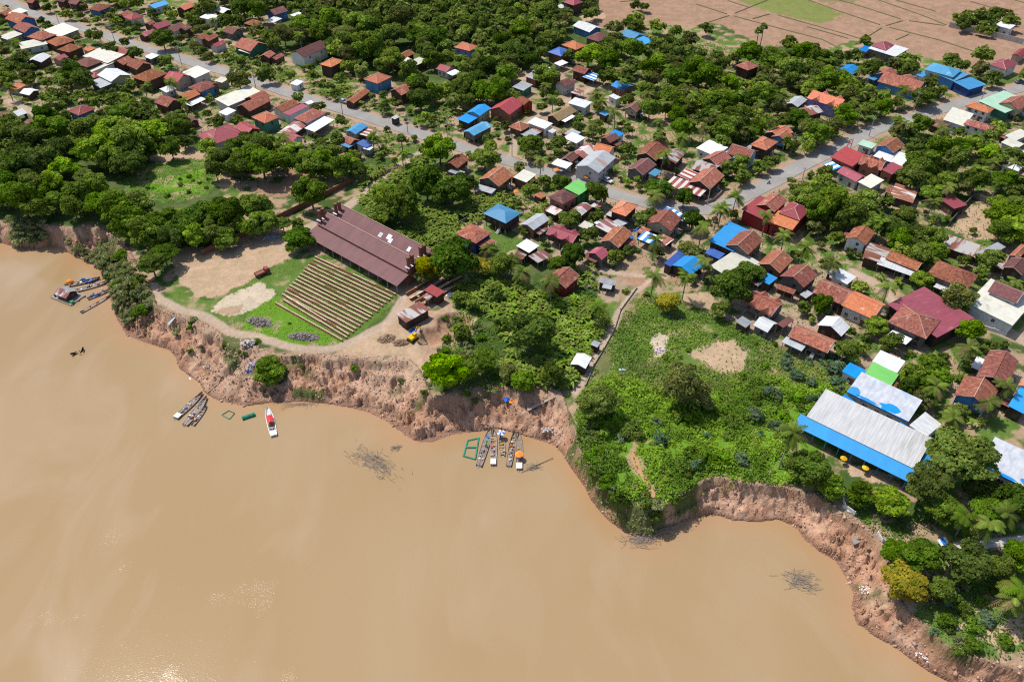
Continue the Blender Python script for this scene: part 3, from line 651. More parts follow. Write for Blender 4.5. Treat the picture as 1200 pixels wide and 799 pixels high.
def build_ground():
    ys = [-400., -100., 0., 40.]; y = 62.
    while y < 560: ys.append(y); y += .30 + max(0, y - 60) * .0021
    while y < 9000: ys.append(y); y *= 1.07
    ys = np.array(ys); nx = 861; u = np.linspace(-1, 1, nx)
    Wd = 82 + .58 * np.clip(ys, 0, None) + np.clip(ys - 560, 0, None) * 1.2
    X = u[None, :] * Wd[:, None]; Y = np.repeat(ys[:, None], nx, 1)
    Z = height(X, Y); ny = len(ys)
    V = np.stack([X, Y, Z], -1).reshape(-1, 3)
    j, i = np.meshgrid(np.arange(ny - 1), np.arange(nx - 1), indexing='ij'); a = (j * nx + i).ravel()
    F = np.stack([a, a + 1, a + nx + 1, a + nx], 1)
    # ground cover colours, per place
    n1 = fbm(X * .06, Y * .06, 61, 4); n2 = fbm(X * .35, Y * .35, 63, 4); n3 = fbm(X * 1.4, Y * 1.4, 65, 3)
    def mixc(a, b, f): return a * (1 - f[..., None]) + np.array(b) * f[..., None]
    C = np.zeros(X.shape + (3,)) + np.array(GRASS)
    C = mixc(C, DARKG, np.clip((n1 - .4) * 4, 0, 1)); C = mixc(C, DIRT, np.clip((n2 - .46) * 7, 0, .9))
    CX = []
    for (tx, ty), txt in HOUSES.items():
        for ln in txt.split('\n'):
            q = ln.lstrip('+ ').split(); CX.append(at(tx + (float(q[0]) + float(q[4])) / 9.984, ty + (float(q[1]) + float(q[5])) / 9.984, 2))
    yd = np.full(X.shape, 99.)
    for q in CX:
        j0, j1 = np.searchsorted(ys, q.y - 12), np.searchsorted(ys, q.y + 12); yd[j0:j1] = np.minimum(yd[j0:j1], np.hypot(X[j0:j1] - q.x, Y[j0:j1] - q.y))
    C = mixc(C, (.36, .26, .19), np.clip((7.5 - yd + (n2 - .5) * 9) / 2, 0, .85))
    PX, PY = to_px(X, Y, Z); ok = Y > 50
    jx = PX + (n2 - .5) * 9 + (n3 - .5) * 3; jy = PY + (fbm(X * .35, Y * .35, 71, 4) - .5) * 7 + (fbm(X * 1.4, Y * 1.4, 73, 3) - .5) * 2.5
    for col, poly in ZONES:
        bx = [p[0] for p in poly]; by = [p[1] for p in poly]
        m = (jx > min(bx)) & (jx < max(bx)) & (jy > min(by)) & (jy < max(by)) & ok
        if not m.any(): continue
        mm = np.zeros_like(m); mm[m] = in_poly(jx[m], jy[m], poly)
        f = .88 + .12 * (n3[mm] - .5)
        C[mm] = C[mm] * (1 - f[:, None]) + np.array(col) * f[:, None]
        if col in (GRASS, LUSH, DRYG, OLIVE):
            g = np.clip((n2[mm] - .62) * 8, 0, .6); C[mm] = C[mm] * (1 - g[:, None]) + np.array(DIRT) * g[:, None]
    # road shoulders and lanes
    near = (Y > 50) & (Y < 700)
    d, _ = seg_dist(X, Y, ROADXY); e = d + (n2 - .5) * 3.5
    C = mixc(C, (.37, .26, .185), np.clip((6.3 - e) / 1.2, 0, .95) * near)
    for P, wd in LANEXY:
        d, _ = seg_dist(X, Y, P); e = d + (n2 - .5) * 1.6
        C = mixc(C, (.42, .32, .24), np.clip((wd * .5 + .4 - e) / .7, 0, .95) * near)
    # bank face
    land = in_poly(X, Y, LANDP); dw, s = seg_dist(X, Y, WP); dt, _ = seg_dist(X, Y, TP)
    bank = (~land).astype(float)
    bc = np.zeros_like(C) + np.array((.49, .275, .175)); bc = mixc(bc, (.57, .365, .255), np.clip((n2 - .45) * 5, 0, 1)); bc = mixc(bc, (.34, .19, .13), np.clip((n3 - .62) * 5, 0, .8))
    bc = mixc(bc, (.36, .25, .17), np.clip((Z + 1.1 + n2) * 1.5, 0, .7)); st_ = fbm(Z * 1.6 + n1 * 2, s * .03, 87, 3); bc = bc * (.86 + .28 * st_[..., None])
    bc = mixc(bc, (.2, .11, .075), np.clip(1 - (Z - WZ) / .7, 0, .85))
    bc = mixc(bc, (.50, .35, .25), np.clip((dw + dt - 12) / 5, 0, .7) * np.clip(dw / 6, 0, 1))
    gg = fbm(X * .16, Y * .16, 81, 4)
    gpoly = [P5(0,160, 560,600,700,580,700,800,420,720,440,660,560,640), P5(0,320, 560,0,900,0,900,200,830,260,700,310,640,180,640,60), P5(480,440, 920,200,1198,200,1198,800,1060,760,1000,560,900,480,960,380), P5(720,480, 0,500,460,460,480,560,320,660,230,790,0,690), P5(960,640, 600,420,760,380,900,700,700,640,600,580), P5(240,320, 100,350,210,380,210,560,150,580,100,480), P5(240,320, 500,670,700,690,700,755,520,750)]
    gm = np.zeros(X.shape)
    for gp in gpoly: gm = np.maximum(gm, in_poly(jx, jy, gp).astype(float))
    f = np.clip((gg - .69) * 9, 0, .7) * (1 - gm) + gm * np.clip((gg - .3) * 8, .25, .95)
    bc = mixc(bc, (.11, .14, .045), f * (Z > WZ + .5))
    C = C * (1 - bank[..., None]) + bc * bank[..., None]
    C = mixc(C, (.4, .28, .2), np.clip(1 - dt / (1.0 + n2 * 1.5), 0, 1) * land * np.clip((gg - .35) * 6, 0, .8))
    C = C * (.88 + .24 * n3[..., None]) * (.88 + .24 * n2[..., None])
    # soaked and ploughed rice plots differ a little in tone
    m = material('bare_ground', (1, 1, 1), (.84, .82, .79), None, 1.6, (1, 1, 1), .95, .05, 0, None, 0, attr='tint')
    T = m.node_tree; N = T.nodes; L = T.links; tc = N.new('ShaderNodeTexCoord'); ra = N.new('ShaderNodeAttribute'); ra.attribute_name = 'crumble'
    nz = N.new('ShaderNodeTexNoise'); nz.inputs['Scale'].default_value = 1.1; nz.inputs['Detail'].default_value = 8; nz.inputs['Roughness'].default_value = .72; L.new(tc.outputs['Object'], nz.inputs['Vector'])
    mu = N.new('ShaderNodeMath'); mu.operation = 'MULTIPLY'; L.new(nz.outputs[0], mu.inputs[0]); L.new(ra.outputs['Fac'], mu.inputs[1])
    bp = N.new('ShaderNodeBump'); bp.inputs['Strength'].default_value = 1; bp.inputs['Distance'].default_value = 1.0; L.new(mu.outputs[0], bp.inputs['Height']); L.new(bp.outputs[0], N['Principled BSDF'].inputs['Normal'])
    me = npmesh('ground', V, F, m, True, C.reshape(-1, 3)); fa = me.attributes.new('crumble', 'FLOAT', 'POINT'); fa.data.foreach_set('value', (.14 + .5 * bank * (Z > WZ + .1)).ravel().astype(np.float32))
    tag(link('ground', me), kind='structure')
build_ground()
# field banks between the rice plots
DK = [(720,3,790,-3,850,-7),(812,4,856,18),(856,18,838,24,815,31),(856,18,900,30,965,47,985,58),(856,18,905,-2),(880,23,904,16),(904,16,990,40,1060,62),(1000,54,1036,31),(1036,31,985,14,930,-6),(1036,31,1060,24),(1036,31,1100,47,1152,64),(1066,40,1048,48),(1060,24,1112,31),(1060,24,1010,8,960,-6),(940,30,1000,47),(1112,31,1080,18,1040,4,1010,-6),(1130,0,1200,20),(1160,-8,1215,8),(1020,-8,1105,16),(880,10,850,0)]
dm = MB()
for a in DK:
    L_ = smooth_line([(a[i] + (a[j] - a[i]) * t, a[i + 1] + (a[j + 1] - a[i + 1]) * t) for i, j in zip(range(0, len(a) - 2, 2), range(2, len(a), 2)) for t in (.1, .5, .9)], 3)
    o = len(dm.v)
    for i, p in enumerate(L_):
        d = L_[min(i + 1, len(L_) - 1)] - L_[max(i - 1, 0)]; n = Vector((-d.y, d.x, 0)).normalized(); ww = .4 + .2 * random.random()
        dm.v += [(p.x + n.x * ww, p.y + n.y * ww, -.1), (p.x + n.x * .18, p.y + n.y * .18, .2), (p.x - n.x * .18, p.y - n.y * .18, .2), (p.x - n.x * ww, p.y - n.y * ww, -.1)]
    for i in range(len(L_) - 1):
        for k in range(3): dm.f.append((o + 4 * i + k, o + 4 * i + k + 1, o + 4 * i + k + 5, o + 4 * i + k + 4))
tag(dm.obj('field_path', material('grassy_field_bank', (.13, .11, .06), (.09, .1, .035), None, .5, (1, 1, 1), .95, .05, .05, 3, 0)), kind='structure')
# ------------------------------------------------------------------ river
def water():
    m = bpy.data.materials.new('silty_river_water'); m.use_nodes = True; T = m.node_tree; N = T.nodes; L = T.links; P = N['Principled BSDF']
    tc = N.new('ShaderNodeTexCoord')
    def noise(sc, det, st=(1, 1, 1), dist=0.):
        mp = N.new('ShaderNodeMapping'); mp.inputs['Scale'].default_value = st; L.new(tc.outputs['Object'], mp.inputs[0])
        n = N.new('ShaderNodeTexNoise'); n.inputs['Scale'].default_value = sc; n.inputs['Detail'].default_value = det; n.inputs['Distortion'].default_value = dist; L.new(mp.outputs[0], n.inputs[0]); return n.outputs[0]
    def rng(v, a, b, c=0., d=1.):
        x = N.new('ShaderNodeMapRange'); L.new(v, x.inputs[0])
        for k, q in enumerate((a, b, c, d)): x.inputs[k + 1].default_value = q
        return x.outputs[0]
    def mix(f, a, b):
        x = N.new('ShaderNodeMix'); x.data_type = 'RGBA'; L.new(f, x.inputs[0])
        for s_, v_ in ((6, a), (7, b)):
            if hasattr(v_, 'links'): L.new(v_, x.inputs[s_])
            else: x.inputs[s_].default_value = v_ + (1,)
        return x.outputs[2]
    c = mix(rng(noise(.018, 3, (1, .5, 1), .6), .38, .62), (.32, .222, .12), (.295, .196, .096))
    c = mix(rng(noise(.05, 4, (1, .4, 1), 1.2), .5, .75), c, (.34, .243, .146))
    # shallow margin carries redder, thicker silt
    at_ = N.new('ShaderNodeAttribute'); at_.attribute_name = 'tint'
    sp_ = N.new('ShaderNodeSeparateColor'); L.new(at_.outputs['Color'], sp_.inputs[0])
    c = mix(sp_.outputs[0], c, (.37, .20, .10)); L.new(c, P.inputs['Base Color'])
    P.inputs['Roughness'].default_value = .075; P.inputs['IOR'].default_value = 1.33; P.inputs['Specular IOR Level'].default_value = .5
    b1 = N.new('ShaderNodeBump'); b1.inputs['Strength'].default_value = .5; b1.inputs['Distance'].default_value = .055
    mu = N.new('ShaderNodeMath'); mu.operation = 'MULTIPLY'; L.new(noise(2.6, 3, (1, 1.7, 1), .3), mu.inputs[0]); L.new(rng(noise(.07, 4), .57, .74, .4, 1.9), mu.inputs[1])
    L.new(mu.outputs[0], b1.inputs['Height']); L.new(b1.outputs[0], P.inputs['Normal'])
    ys = np.concatenate([[-3000, -600, -100], np.arange(40, 330, 1.6), [360, 420, 600, 1500]]); xs = np.concatenate([[-4000, -1200, -450], np.arange(-300, 170, 1.8), [260, 600, 1500, 4000]])
    X, Y = np.meshgrid(xs, ys); ny, nx = X.shape; dw, _ = seg_dist(X, Y, WP)
    k = np.clip(1 - dw / (3 + 9 * fbm(X * .06, Y * .06, 91, 3)), 0, 1) ** 1.3 * .55
    V = np.stack([X, Y, np.full(X.shape, WZ)], -1).reshape(-1, 3); j, i = np.meshgrid(np.arange(ny - 1), np.arange(nx - 1), indexing='ij'); a = (j * nx + i).ravel()
    me = npmesh('river_water', V, np.stack([a, a + 1, a + nx + 1, a + nx], 1), m, True, np.repeat(k.reshape(-1, 1), 3, 1))
    tag(link('river_water', me), kind='structure')
water()
# ------------------------------------------------------------------ houses
RNAME = {'r': 'rust tiled', 'o': 'orange tiled', 'm': 'dark brown', 'c': 'crimson', 'b': 'bright blue', 'B': 'deep blue', 't': 'steel blue', 'w': 'pale metal', 'g': 'grey metal', 'k': 'cream', 'y': 'thatched brown', 'n': 'pale green', 'N': 'vivid green', 's': 'blue striped', 'S': 'red striped', 'q': 'rust patched'}
WNAME = {'w': 'white', 'b': 'blue', 'd': 'dark wood', 'g': 'grey', 'y': 'cream', 'r': 'red brick', 'n': 'green', 'p': 'purple', 'c': 'crimson', 'l': 'light blue', 'B': 'deep blue', 't': 'sea blue', 'm': 'brown', 'N': 'green'}
TNAME = {'G': 'gabled', 'X': 'gabled', 'P': 'hipped', 'F': 'flat', 'D': 'double gabled'}
FOOT = []   # occupied footprints: x, y, half length, half width, angle
def rect_of(v, e, fit=1):
    L, B, R = [at(v[2 * i], v[2 * i + 1], e) for i in range(3)]
    a, b = L - B, R - B; la, lb = a.length, b.length
    t1 = math.atan2(a.y, a.x); t2 = math.atan2(b.y, b.x) + math.pi / 2
    d = (t2 - t1 + math.pi) % (2 * math.pi) - math.pi
    ta = t1 + d * lb / (la + lb)          # direction of B->L
    c = (L + R) / 2; skew = math.cos(abs(d) * .5)
    la = max(2.2, la * skew); lb = max(2.2, lb * skew)
    k = min(1.28, max(.95, (L - R).length / math.hypot(la, lb))) * 1.03 if fit else 1.0; la *= k; lb *= k
    if la >= lb: return c.x, c.y, la, lb, ta
    return c.x, c.y, lb, la, ta - math.pi / 2
def roof_mesh(kind, l, w, e, rise):
    """outer size l by w, eaves at e, closed shell with thickness"""
    mb = MB(); x, y, th = l / 2, w / 2, .14
    if kind == 'F':
        h = min(.7, w * .07); s = 1
        mb.slab([(-x, -y, e), (x, -y, e), (x, y, e + h), (-x, y, e + h)], .12)
    elif kind == 'P':
        r = max(x - y * .92, .25)
        A = [(-x, -y, e), (x, -y, e), (x, y, e), (-x, y, e), (-r, 0, e + rise), (r, 0, e + rise)]
        mb.add(A + [(a, b, e - th) for a, b, _ in A[:4]], [(0, 1, 5, 4), (1, 2, 5), (2, 3, 4, 5), (3, 0, 4), (9, 8, 7, 6), (0, 6, 7, 1), (1, 7, 8, 2), (2, 8, 9, 3), (3, 9, 6, 0)])
    else:
        if kind == 'X': x, y = y, x
        rr = rise if kind != 'X' else rise * 1.0
        vs = []
        for sx in (-x, x):
            vs += [(sx, -y, e), (sx, 0, e + rr), (sx, y, e), (sx, y, e - th), (sx, 0, e + rr - th * 1.2), (sx, -y, e - th)]
        fs = [(0, 6, 7, 1), (1, 7, 8, 2), (2, 8, 9, 3), (3, 9, 10, 4), (4, 10, 11, 5), (5, 11, 6, 0), (0, 1, 4, 5), (1, 2, 3, 4), (11, 10, 7, 6), (10, 9, 8, 7)]
        if kind == 'X': vs = [(b, a, c) for a, b, c in vs]; fs = [tuple(reversed(f)) for f in fs]
        mb.add(vs, fs)
        if kind == 'D':
            g = min(l * .3, 3.4); 
            for cx in (-l * .22, l * .24):
                for sy in (-1, 1):
                    h2 = rise * .72; yy = sy * (w / 2 + .05)
                    v2 = [(cx - g / 2, yy, e + .05), (cx, yy, e + h2), (cx + g / 2, yy, e + .05), (cx - g / 2, sy * .3, e + .1), (cx, sy * .3, e + h2), (cx + g / 2, sy * .3, e + .1)]
                    f2 = [(0, 1, 4, 3), (1, 2, 5, 4), (2, 1, 0)]
                    mb.add(v2, f2 if sy < 0 else [tuple(reversed(f)) for f in f2])
    return mb
WIN = {}
def window_mesh(w_, h_, kind):
    k = (w_, h_, kind)
    if k not in WIN:
        f = MB(); t = .07
        f.box(-w_ / 2 - t, w_ / 2 + t, -.03, .05, -t, 0).box(-w_ / 2 - t, w_ / 2 + t, -.03, .05, h_, h_ + t).box(-w_ / 2 - t, -w_ / 2, -.03, .05, 0, h_).box(w_ / 2, w_ / 2 + t, -.03, .05, 0, h_).box(-.025, .025, -.02, .04, 0, h_)
        p = MB().box(-w_ / 2, -.025, -.02, .012, 0, h_).box(.025, w_ / 2, -.02, .012, 0, h_)
        WIN[k] = (f.mesh('window_frame', WHITE if kind else SHUT), p.mesh('window_pane', GLASS))
    return WIN[k]
def put_window(root, x, y, z, rz, w_=1.0, h_=1.1, kind=0):
    fm, pm = window_mesh(w_, h_, kind); o = link('window', fm, root); o.location = (x, y, z); o.rotation_euler = (0, 0, rz)
    link('pane', pm, o)
DOOR = MB().box(-.5, .5, -.02, .05, 0, 2.0).mesh('door', SHUT); STEP = {}
def build_block(root, ox, oy, rz, l, w, e, kind, rk, wk, near, annex, idx):
    """one roofed block in the frame of root"""
    Mx = Matrix.Translation((ox, oy, 0)) @ Matrix.Rotation(rz, 4, 'Z')
    def put(mb, name, m):
        o = mb.obj(name, m, root); o.location = (ox, oy, 0); o.rotation_euler = (0, 0, rz); return o
    ov = min(.55, w * .09); x, y = l / 2 - ov, w / 2 - ov
    rise = w * .5 * (.46 if kind in 'GXD' else .46) * (1 if rk in 'romyc' else .72)
    if kind == 'X': rise = l * .5 * .48
    rise = min(rise, 3.2)
    e2 = e - rise * .15 if kind != 'F' else e
    ro = put(roof_mesh(kind, l, w, e, rise), 'roof', ROOF[rk]())
    wm = wall_mat(wk)
    stilts = near and (not annex) and wk in 'dgmrby' and e >= 3.87 and kind != 'F'
    canopy = annex and kind == 'F' and e <= 3.4
    if canopy:
        mb = MB().box(-x, x, y - .1, y, 0, e + .1)
        put(mb, 'wall', wm)
        for sx in (-x + .1, x - .1, 0):
            put(MB().box(sx - .07, sx + .07, -y, -y + .14, -.2, e - .1), 'post', WOOD)
        return
    f0 = 1.7 if stilts else -.3
    mb = MB()
    top = e - .15
    if kind in 'GD':
        g = e + rise * (y / (w / 2)) - .22 - .1
        prof = [(-y, f0), (y, f0), (y, top), (0, g), (-y, top)]
        vs = [(-x, a, b) for a, b in prof] + [(x, a, b) for a, b in prof]
        mb.add(vs, [(4, 3, 2, 1, 0), (5, 6, 7, 8, 9)] + [(i, (i + 1) % 5, (i + 1) % 5 + 5, i + 5) for i in range(5)])
    elif kind == 'X':
        g = e + rise * (x / (l / 2)) - .3
        prof = [(-x, f0), (x, f0), (x, top), (0, g), (-x, top)]
        vs = [(a, -y, b) for a, b in prof] + [(a, y, b) for a, b in prof]
        mb.add(vs, [(0, 1, 2, 3, 4), (9, 8, 7, 6, 5)] + [((i + 1) % 5, i, i + 5, (i + 1) % 5 + 5) for i in range(5)])
    else: mb.box(-x, x, -y, y, f0, top + (.02 if kind == 'F' else .1))
    put(mb, 'wall', wm)
    if stilts:
        nx = 3 if l > 7 else 2
        if 'p' not in STEP: STEP['p'] = MB().box(-.13, .13, -.13, .13, -.3, 1.75).mesh('post', M('concrete_post', (.34, .31, .28)))
        for i in range(nx):
            for sy in (-1, 1):
                o = link('post', STEP['p'], root); q = Mx @ Vector(((-x + .3) + i * (2 * x - .6) / (nx - 1), sy * (y - .2), 0)); o.location = q; o.rotation_euler = (0, 0, rz)
        if idx % 3 != 0: put(MB().box(-x * .2, x - .3, -y * .1, y - .35, -.2, 1.68), 'storeroom', wall_mat('r' if idx % 2 else 'g'))
        st = MB()
        for k in range(6): st.box(x * .3, x * .3 + 1.0, -y - 1.75 + k * .3, -y - 1.45 + k * .3, 0, .27 * (k + 1))
        put(st, 'stairs', CONC)
    # openings
    zb = (f0 + 1.0) if stilts else (e - 2.0 if e > 4.2 else .95)
    zb = max(.8, min(zb, e - 1.7)); wh = 1.05
    rows = [zb]
    if (not stilts) and e > 4.4 and near: rows = [.95, zb if zb > 2.6 else 3.0]; rows = [r for r in rows if r + 1.15 < e]
    kd = 1 if wk in 'wlbyp' else 0
    n = max(1, min(5 if near else 2, int(l / 3.0)))
    if e > 2.7:
        for zr in rows:
            for i in range(n):
                xx = -x + (i + .5) * 2 * x / n
                for sy in ((-1, 1) if near else (-1,)):
                    q = Mx @ Vector((xx, sy * (y + .012), zr)); put_window(root, q.x, q.y, zr, rz + (math.pi if sy < 0 else 0), 1.0, wh, kd)
            if w > 3.5:
                for sx in ((-1, 1) if near else (1 if math.cos(rz) > 0 else -1,)):
                    q = Mx @ Vector((sx * (x + .012), (-.25 if near else 0) * y, zr)); put_window(root, q.x, q.y, zr, rz + (-math.pi / 2 if sx > 0 else math.pi / 2), .9, wh, kd)
    if near and not annex and e > 2.8:
        q = Mx @ Vector((x * .46, -(y + .02), 0)); o = link('door', DOOR, root); o.location = (q.x, q.y, max(0, f0)); o.rotation_euler = (0, 0, rz + math.pi)
    # ridge caps
    if kind == 'P' and rk in 'ocBr' and (near or rk in 'oc') and not (rk == 'r' and idx % 2):
        rx = max(l / 2 - w * .46, .25); rc = MB(); hz = e + rise + .03
        rc.tube([(-rx, 0, hz), (rx, 0, hz)], .13, 5)
        for a, b, r_ in ((-1, -1, -rx), (1, -1, rx), (1, 1, rx), (-1, 1, -rx)): rc.tube([(r_, 0, hz), (a * l / 2, b * w / 2, e + .06)], .11, 5)
        put(rc, 'ridge_tiles', RIDGE)
    elif kind in 'GD' and rk in 'rocm' and near:
        put(MB().tube([(-l / 2, 0, e + rise + .02), (l / 2, 0, e + rise + .02)], .12, 5), 'ridge_tiles', RIDGE if idx % 2 else ROOF[rk]())
        if idx % 3 != 1:
            gt = MB()
            for sx in (-l / 2, l / 2):
                for sy in (-1, 1): gt.tube([(sx, sy * w / 2, e + .02), (sx, 0, e + rise + .05)], .085, 4)
            put(gt, 'gable_trim', TRIM)
HOUSE_OBJS = []
TRIM = M('pale_gable_board', (.45, .36, .3))
idx = 0
for (tx, ty), txt in HOUSES.items():
    groups = []
    for line in txt.split('\n'):
        an = line[0] == '+'; t = line.lstrip('+ ').split(); v = [float(q) for q in t[:6]]
        v = [(tx if i % 2 == 0 else ty) + v[i] / 4.992 for i in range(6)]
        it = (v, t[6], t[7], t[8], float(t[9]) * (.9 if t[6] != 'F' else 1))
        if an: groups[-1].append(it)
        else: groups.append([it])
    for g in groups:
        idx += 1
        v, kind, rk, wk, e = g[0]; cx, cy_, l, w_, ang = rect_of(v, e)
        # keep local -y towards the viewer-side front
        if math.cos(ang) < 0: ang += math.pi
        cpx = (v[0] + v[4]) / 2; cpy = (v[1] + v[5]) / 2
        near = cpy > 120 and (cpy > 150 or cpx > 500)
        small = l * w_ < 26 and e <= 3.3
        name = 'shed' if small else 'house'
        if e >= 3.87 and wk in 'dgmrby' and kind != 'F': name = 'stilt_house' if near else 'house'
        look = RNAME[rk] + ' ' + ('roofed shed' if small else ('flat roofed house' if kind == 'F' else TNAME[kind] + ' roofed house')) + (' with ' + WNAME[wk] + ' walls' if not small else '')
        root = thing(name, '', 'shed' if small else 'house', (cx, cy_, 0), ang, 'houses of the riverside village')
        build_block(root, 0, 0, 0, l, w_, e, kind, rk, wk, near, False, idx); FOOT.append((cx, cy_, l / 2, w_ / 2, ang))
        for q in g[1:]:
            v2, k2, r2, w2, e2 = q; ax, ay, al, aw, aa = rect_of(v2, e2)
            if math.cos(aa) < 0: aa += math.pi
            d = Vector((ax - cx, ay - cy_, 0)); d.rotate(Matrix.Rotation(-ang, 4, 'Z'))
            build_block(root, d.x, d.y, aa - ang, al, aw, e2 + .013 * (len(FOOT) % 7), k2, r2, w2, near, True, idx); FOOT.append((ax, ay, al / 2, aw / 2, aa))
        if near and idx % 5 != 0 and l > 5 and l * w_ < 130:
            for sd in ((-1,) if idx % 2 else (1, -1))[:1 + (idx % 3 == 0)]:
                off = (idx * 37 % 10 / 10 - .5) * l * .35; dy = sd * (w_ / 2 + .75); ca, sa = math.cos(ang), math.sin(ang); X_, Y_ = cx + off * ca - dy * sa, cy_ + off * sa + dy * ca
                if np.min(np.hypot(ROADXY[:, 0] - X_, ROADXY[:, 1] - Y_)) < 6 or any(abs(X_ - q[0]) < q[2] + 1.2 and abs(Y_ - q[1]) < q[3] + 1.2 for q in FOOT[:-1]): continue
                build_block(root, off, dy, 0, l * (.42 + .05 * (idx % 4)), 2.6, 2.35 + .03 * (idx % 5), 'F', 'qwgqmqr'[idx % 7], 'dgd'[idx % 3], near, True, idx); FOOT.append((X_, Y_, l * .25, 1.2, ang))
        if len(g) > 1: look = look.replace(' with ', ' and ' + RNAME[g[1][2]].split()[0] + ' annex with ') if ' with ' in look and len(look) < 46 else look
        place_label(root, look, cpx, cpy); HOUSE_OBJS.append(root)
# ---- school: long white roof with blue front awning, on two levels
def quad_block(name, label, cat, v, e, parts, group=None):
    cx, cy_, l, w_, ang = rect_of(v, e, 0)
    if math.cos(ang) < 0: ang += math.pi
    r = thing(name, label, cat, (cx, cy_, 0), ang, group); FOOT.append((cx, cy_, l / 2, w_ / 2, ang)); parts(r, l, w_); return r
def school(r, l, w_):
    x, y = l / 2, w_ / 2; fr = w_ * .24
    MB().slab([(-x, -y + fr, 4.6), (x, -y + fr, 4.6), (x, y, 5.4), (-x, y, 5.4)], .14).obj('roof', SCHW, r)
    MB().slab([(-x - 1.5, -y, 3.5), (x + .4, -y, 3.5), (x + .4, -y + fr + .25, 4.42), (-x - 1.5, -y + fr + .25, 4.42)], .12).obj('awning', ROOF['b'](), r)
    MB().box(-x + .4, x - .4, -y + fr, y - .4, -.3, 4.4).obj('wall', wall_mat('w'), r)
    for i in range(9):
        xx = -x + .5 + i * (2 * x - 1) / 8; MB().box(xx - .12, xx + .12, -y + .5, -y + .74, -.2, 3.45).obj('post', wall_mat('b'), r)
    for i in range(8):
        xx = -x + (i + .75) * (2 * x) / 8.5; put_window(r, xx, -y + fr - .012, 1.2, math.pi, 1.4, 1.3, 1)
        if i % 3 == 0: o = link('door', DOOR, r); o.location = (xx - 2.0, -y + fr - .02, 0); o.rotation_euler = (0, 0, math.pi)
    for k in range(4): put_window(r, -x + (k + .5) * 2 * x / 4, y - .388, 1.3, 0, 1.4, 1.3, 1)
SCHW = material('weathered_white_sheet', (.51, .51, .51), (.37, .37, .37), (.3, .29, .27), 1.1, (2.6, .14, 1), .6, .3, 0, None, 0, c3at=(.58, .72), wave=('X', 1.2, .05))
quad_block('school_building', 'long white sheet roofed school with bright blue front awning near the cliff', 'school', (938, 499, 1066, 563, 1090, 517), 4.2, school)
PB = material('peeling_white_sheet', (.5, .52, .55), (.36, .38, .43), (.24, .36, .5), .8, (1.2, .5, 1), .6, .3, 0, None, 0, wave=('X', 1.2, .04))
def school2(r, l, w_):
    x, y = l / 2, w_ / 2
    MB().slab([(-x, -y, 4.2), (x, -y, 4.2), (x, y, 5.2), (-x, y, 5.2)], .14).obj('roof', PB, r)
    ph = random.Random(int(l * 10)); sl = 1.0 / w_
    for cx, cy, a, b in ((-x + 1.4, -y + 1.0, 2.0, 1.9), (x * .35, -y + 1.3, 2.6, 1.5), (-x * .35, -y + .5, 3.0, .55)):
        pts = []
        for k in range(16):
            t = 2 * math.pi * k / 16; q = ph.uniform(.72, 1.15); X_ = min(x - .02, max(-x + .02, cx + a * q * math.cos(t))); Y_ = min(y, max(-y + .01, cy + b * q * math.sin(t))); pts.append((X_, Y_, 4.2 + (Y_ + y) * (1.0 / w_) + .006))
        MB().add(pts, [tuple(range(16))]).obj('roof_patch', ROOF['b'](), r)
    MB().box(-x, x, -y - .12, -y - .005, 3.95, 4.3).obj('fascia', ROOF['b'](), r)
    MB().box(-x + .4, x - .4, -y + .5, y - .4, -.3, 4.1).obj('wall', wall_mat('w'), r)
    for i in range(5):
        xx = -x + (i + .6) * 2 * x / 5; put_window(r, xx, -y + .488, 1.4, math.pi, 1.3, 1.2, 1); put_window(r, xx, y - .388, 1.4, 0, 1.3, 1.2, 1)
    for i in range(3): o = link('door', DOOR, r); o.location = (-x + (i + .95) * 2 * x / 3.2, -y + .48, 0); o.rotation_euler = (0, 0, math.pi)
quad_block('classroom_building', 'white building with peeling blue and white roof behind the long school', 'school', (991, 459, 1064, 493, 1081, 472), 4.2, school2)
def wing(roofm, e, stripe=None):
    def f(r, l, w_):
        x, y = l / 2, w_ / 2
        MB().slab([(-x, -y, e), (x, -y, e), (x, y, e + .7), (-x, y, e + .7)], .12).obj('roof', roofm, r)
        MB().box(-x + .4, x - .4, -y + .4, y - .3, -.3, e - .1).obj('wall', wall_mat('w'), r)
        for i in range(3): put_window(r, -x + (i + .5) * 2 * x / 3, -y + .388, 1.2, math.pi, 1.1, 1.1, 1)
    return f
quad_block('school_wing', 'small bright blue roof joining the two school buildings at their left end', 'school', (980, 477, 992, 485, 1000, 470), 3.2, wing(ROOF['b'](), 3.2))
quad_block('school_kitchen', 'pale roofed wing at the right end of the school courtyard', 'school', (1062, 500, 1084, 511, 1106, 497), 3.3, wing(ROOF['w'](), 3.3))
quad_block('school_store', 'small square blue roof in the school courtyard', 'school', (1047, 506, 1062, 513, 1069, 503), 3.0, wing(ROOF['b'](), 3.0))
quad_block('school_porch', 'blue porch roof behind the big tree at the school end', 'school', (1072, 551, 1086, 559, 1098, 541), 3.2, wing(ROOF['b'](), 3.2))
quad_block('school_hall', 'blue and pale roofed hall right of the big tree by the school', 'school', (1146, 546, 1236, 588, 1252, 556), 3.9, school2)
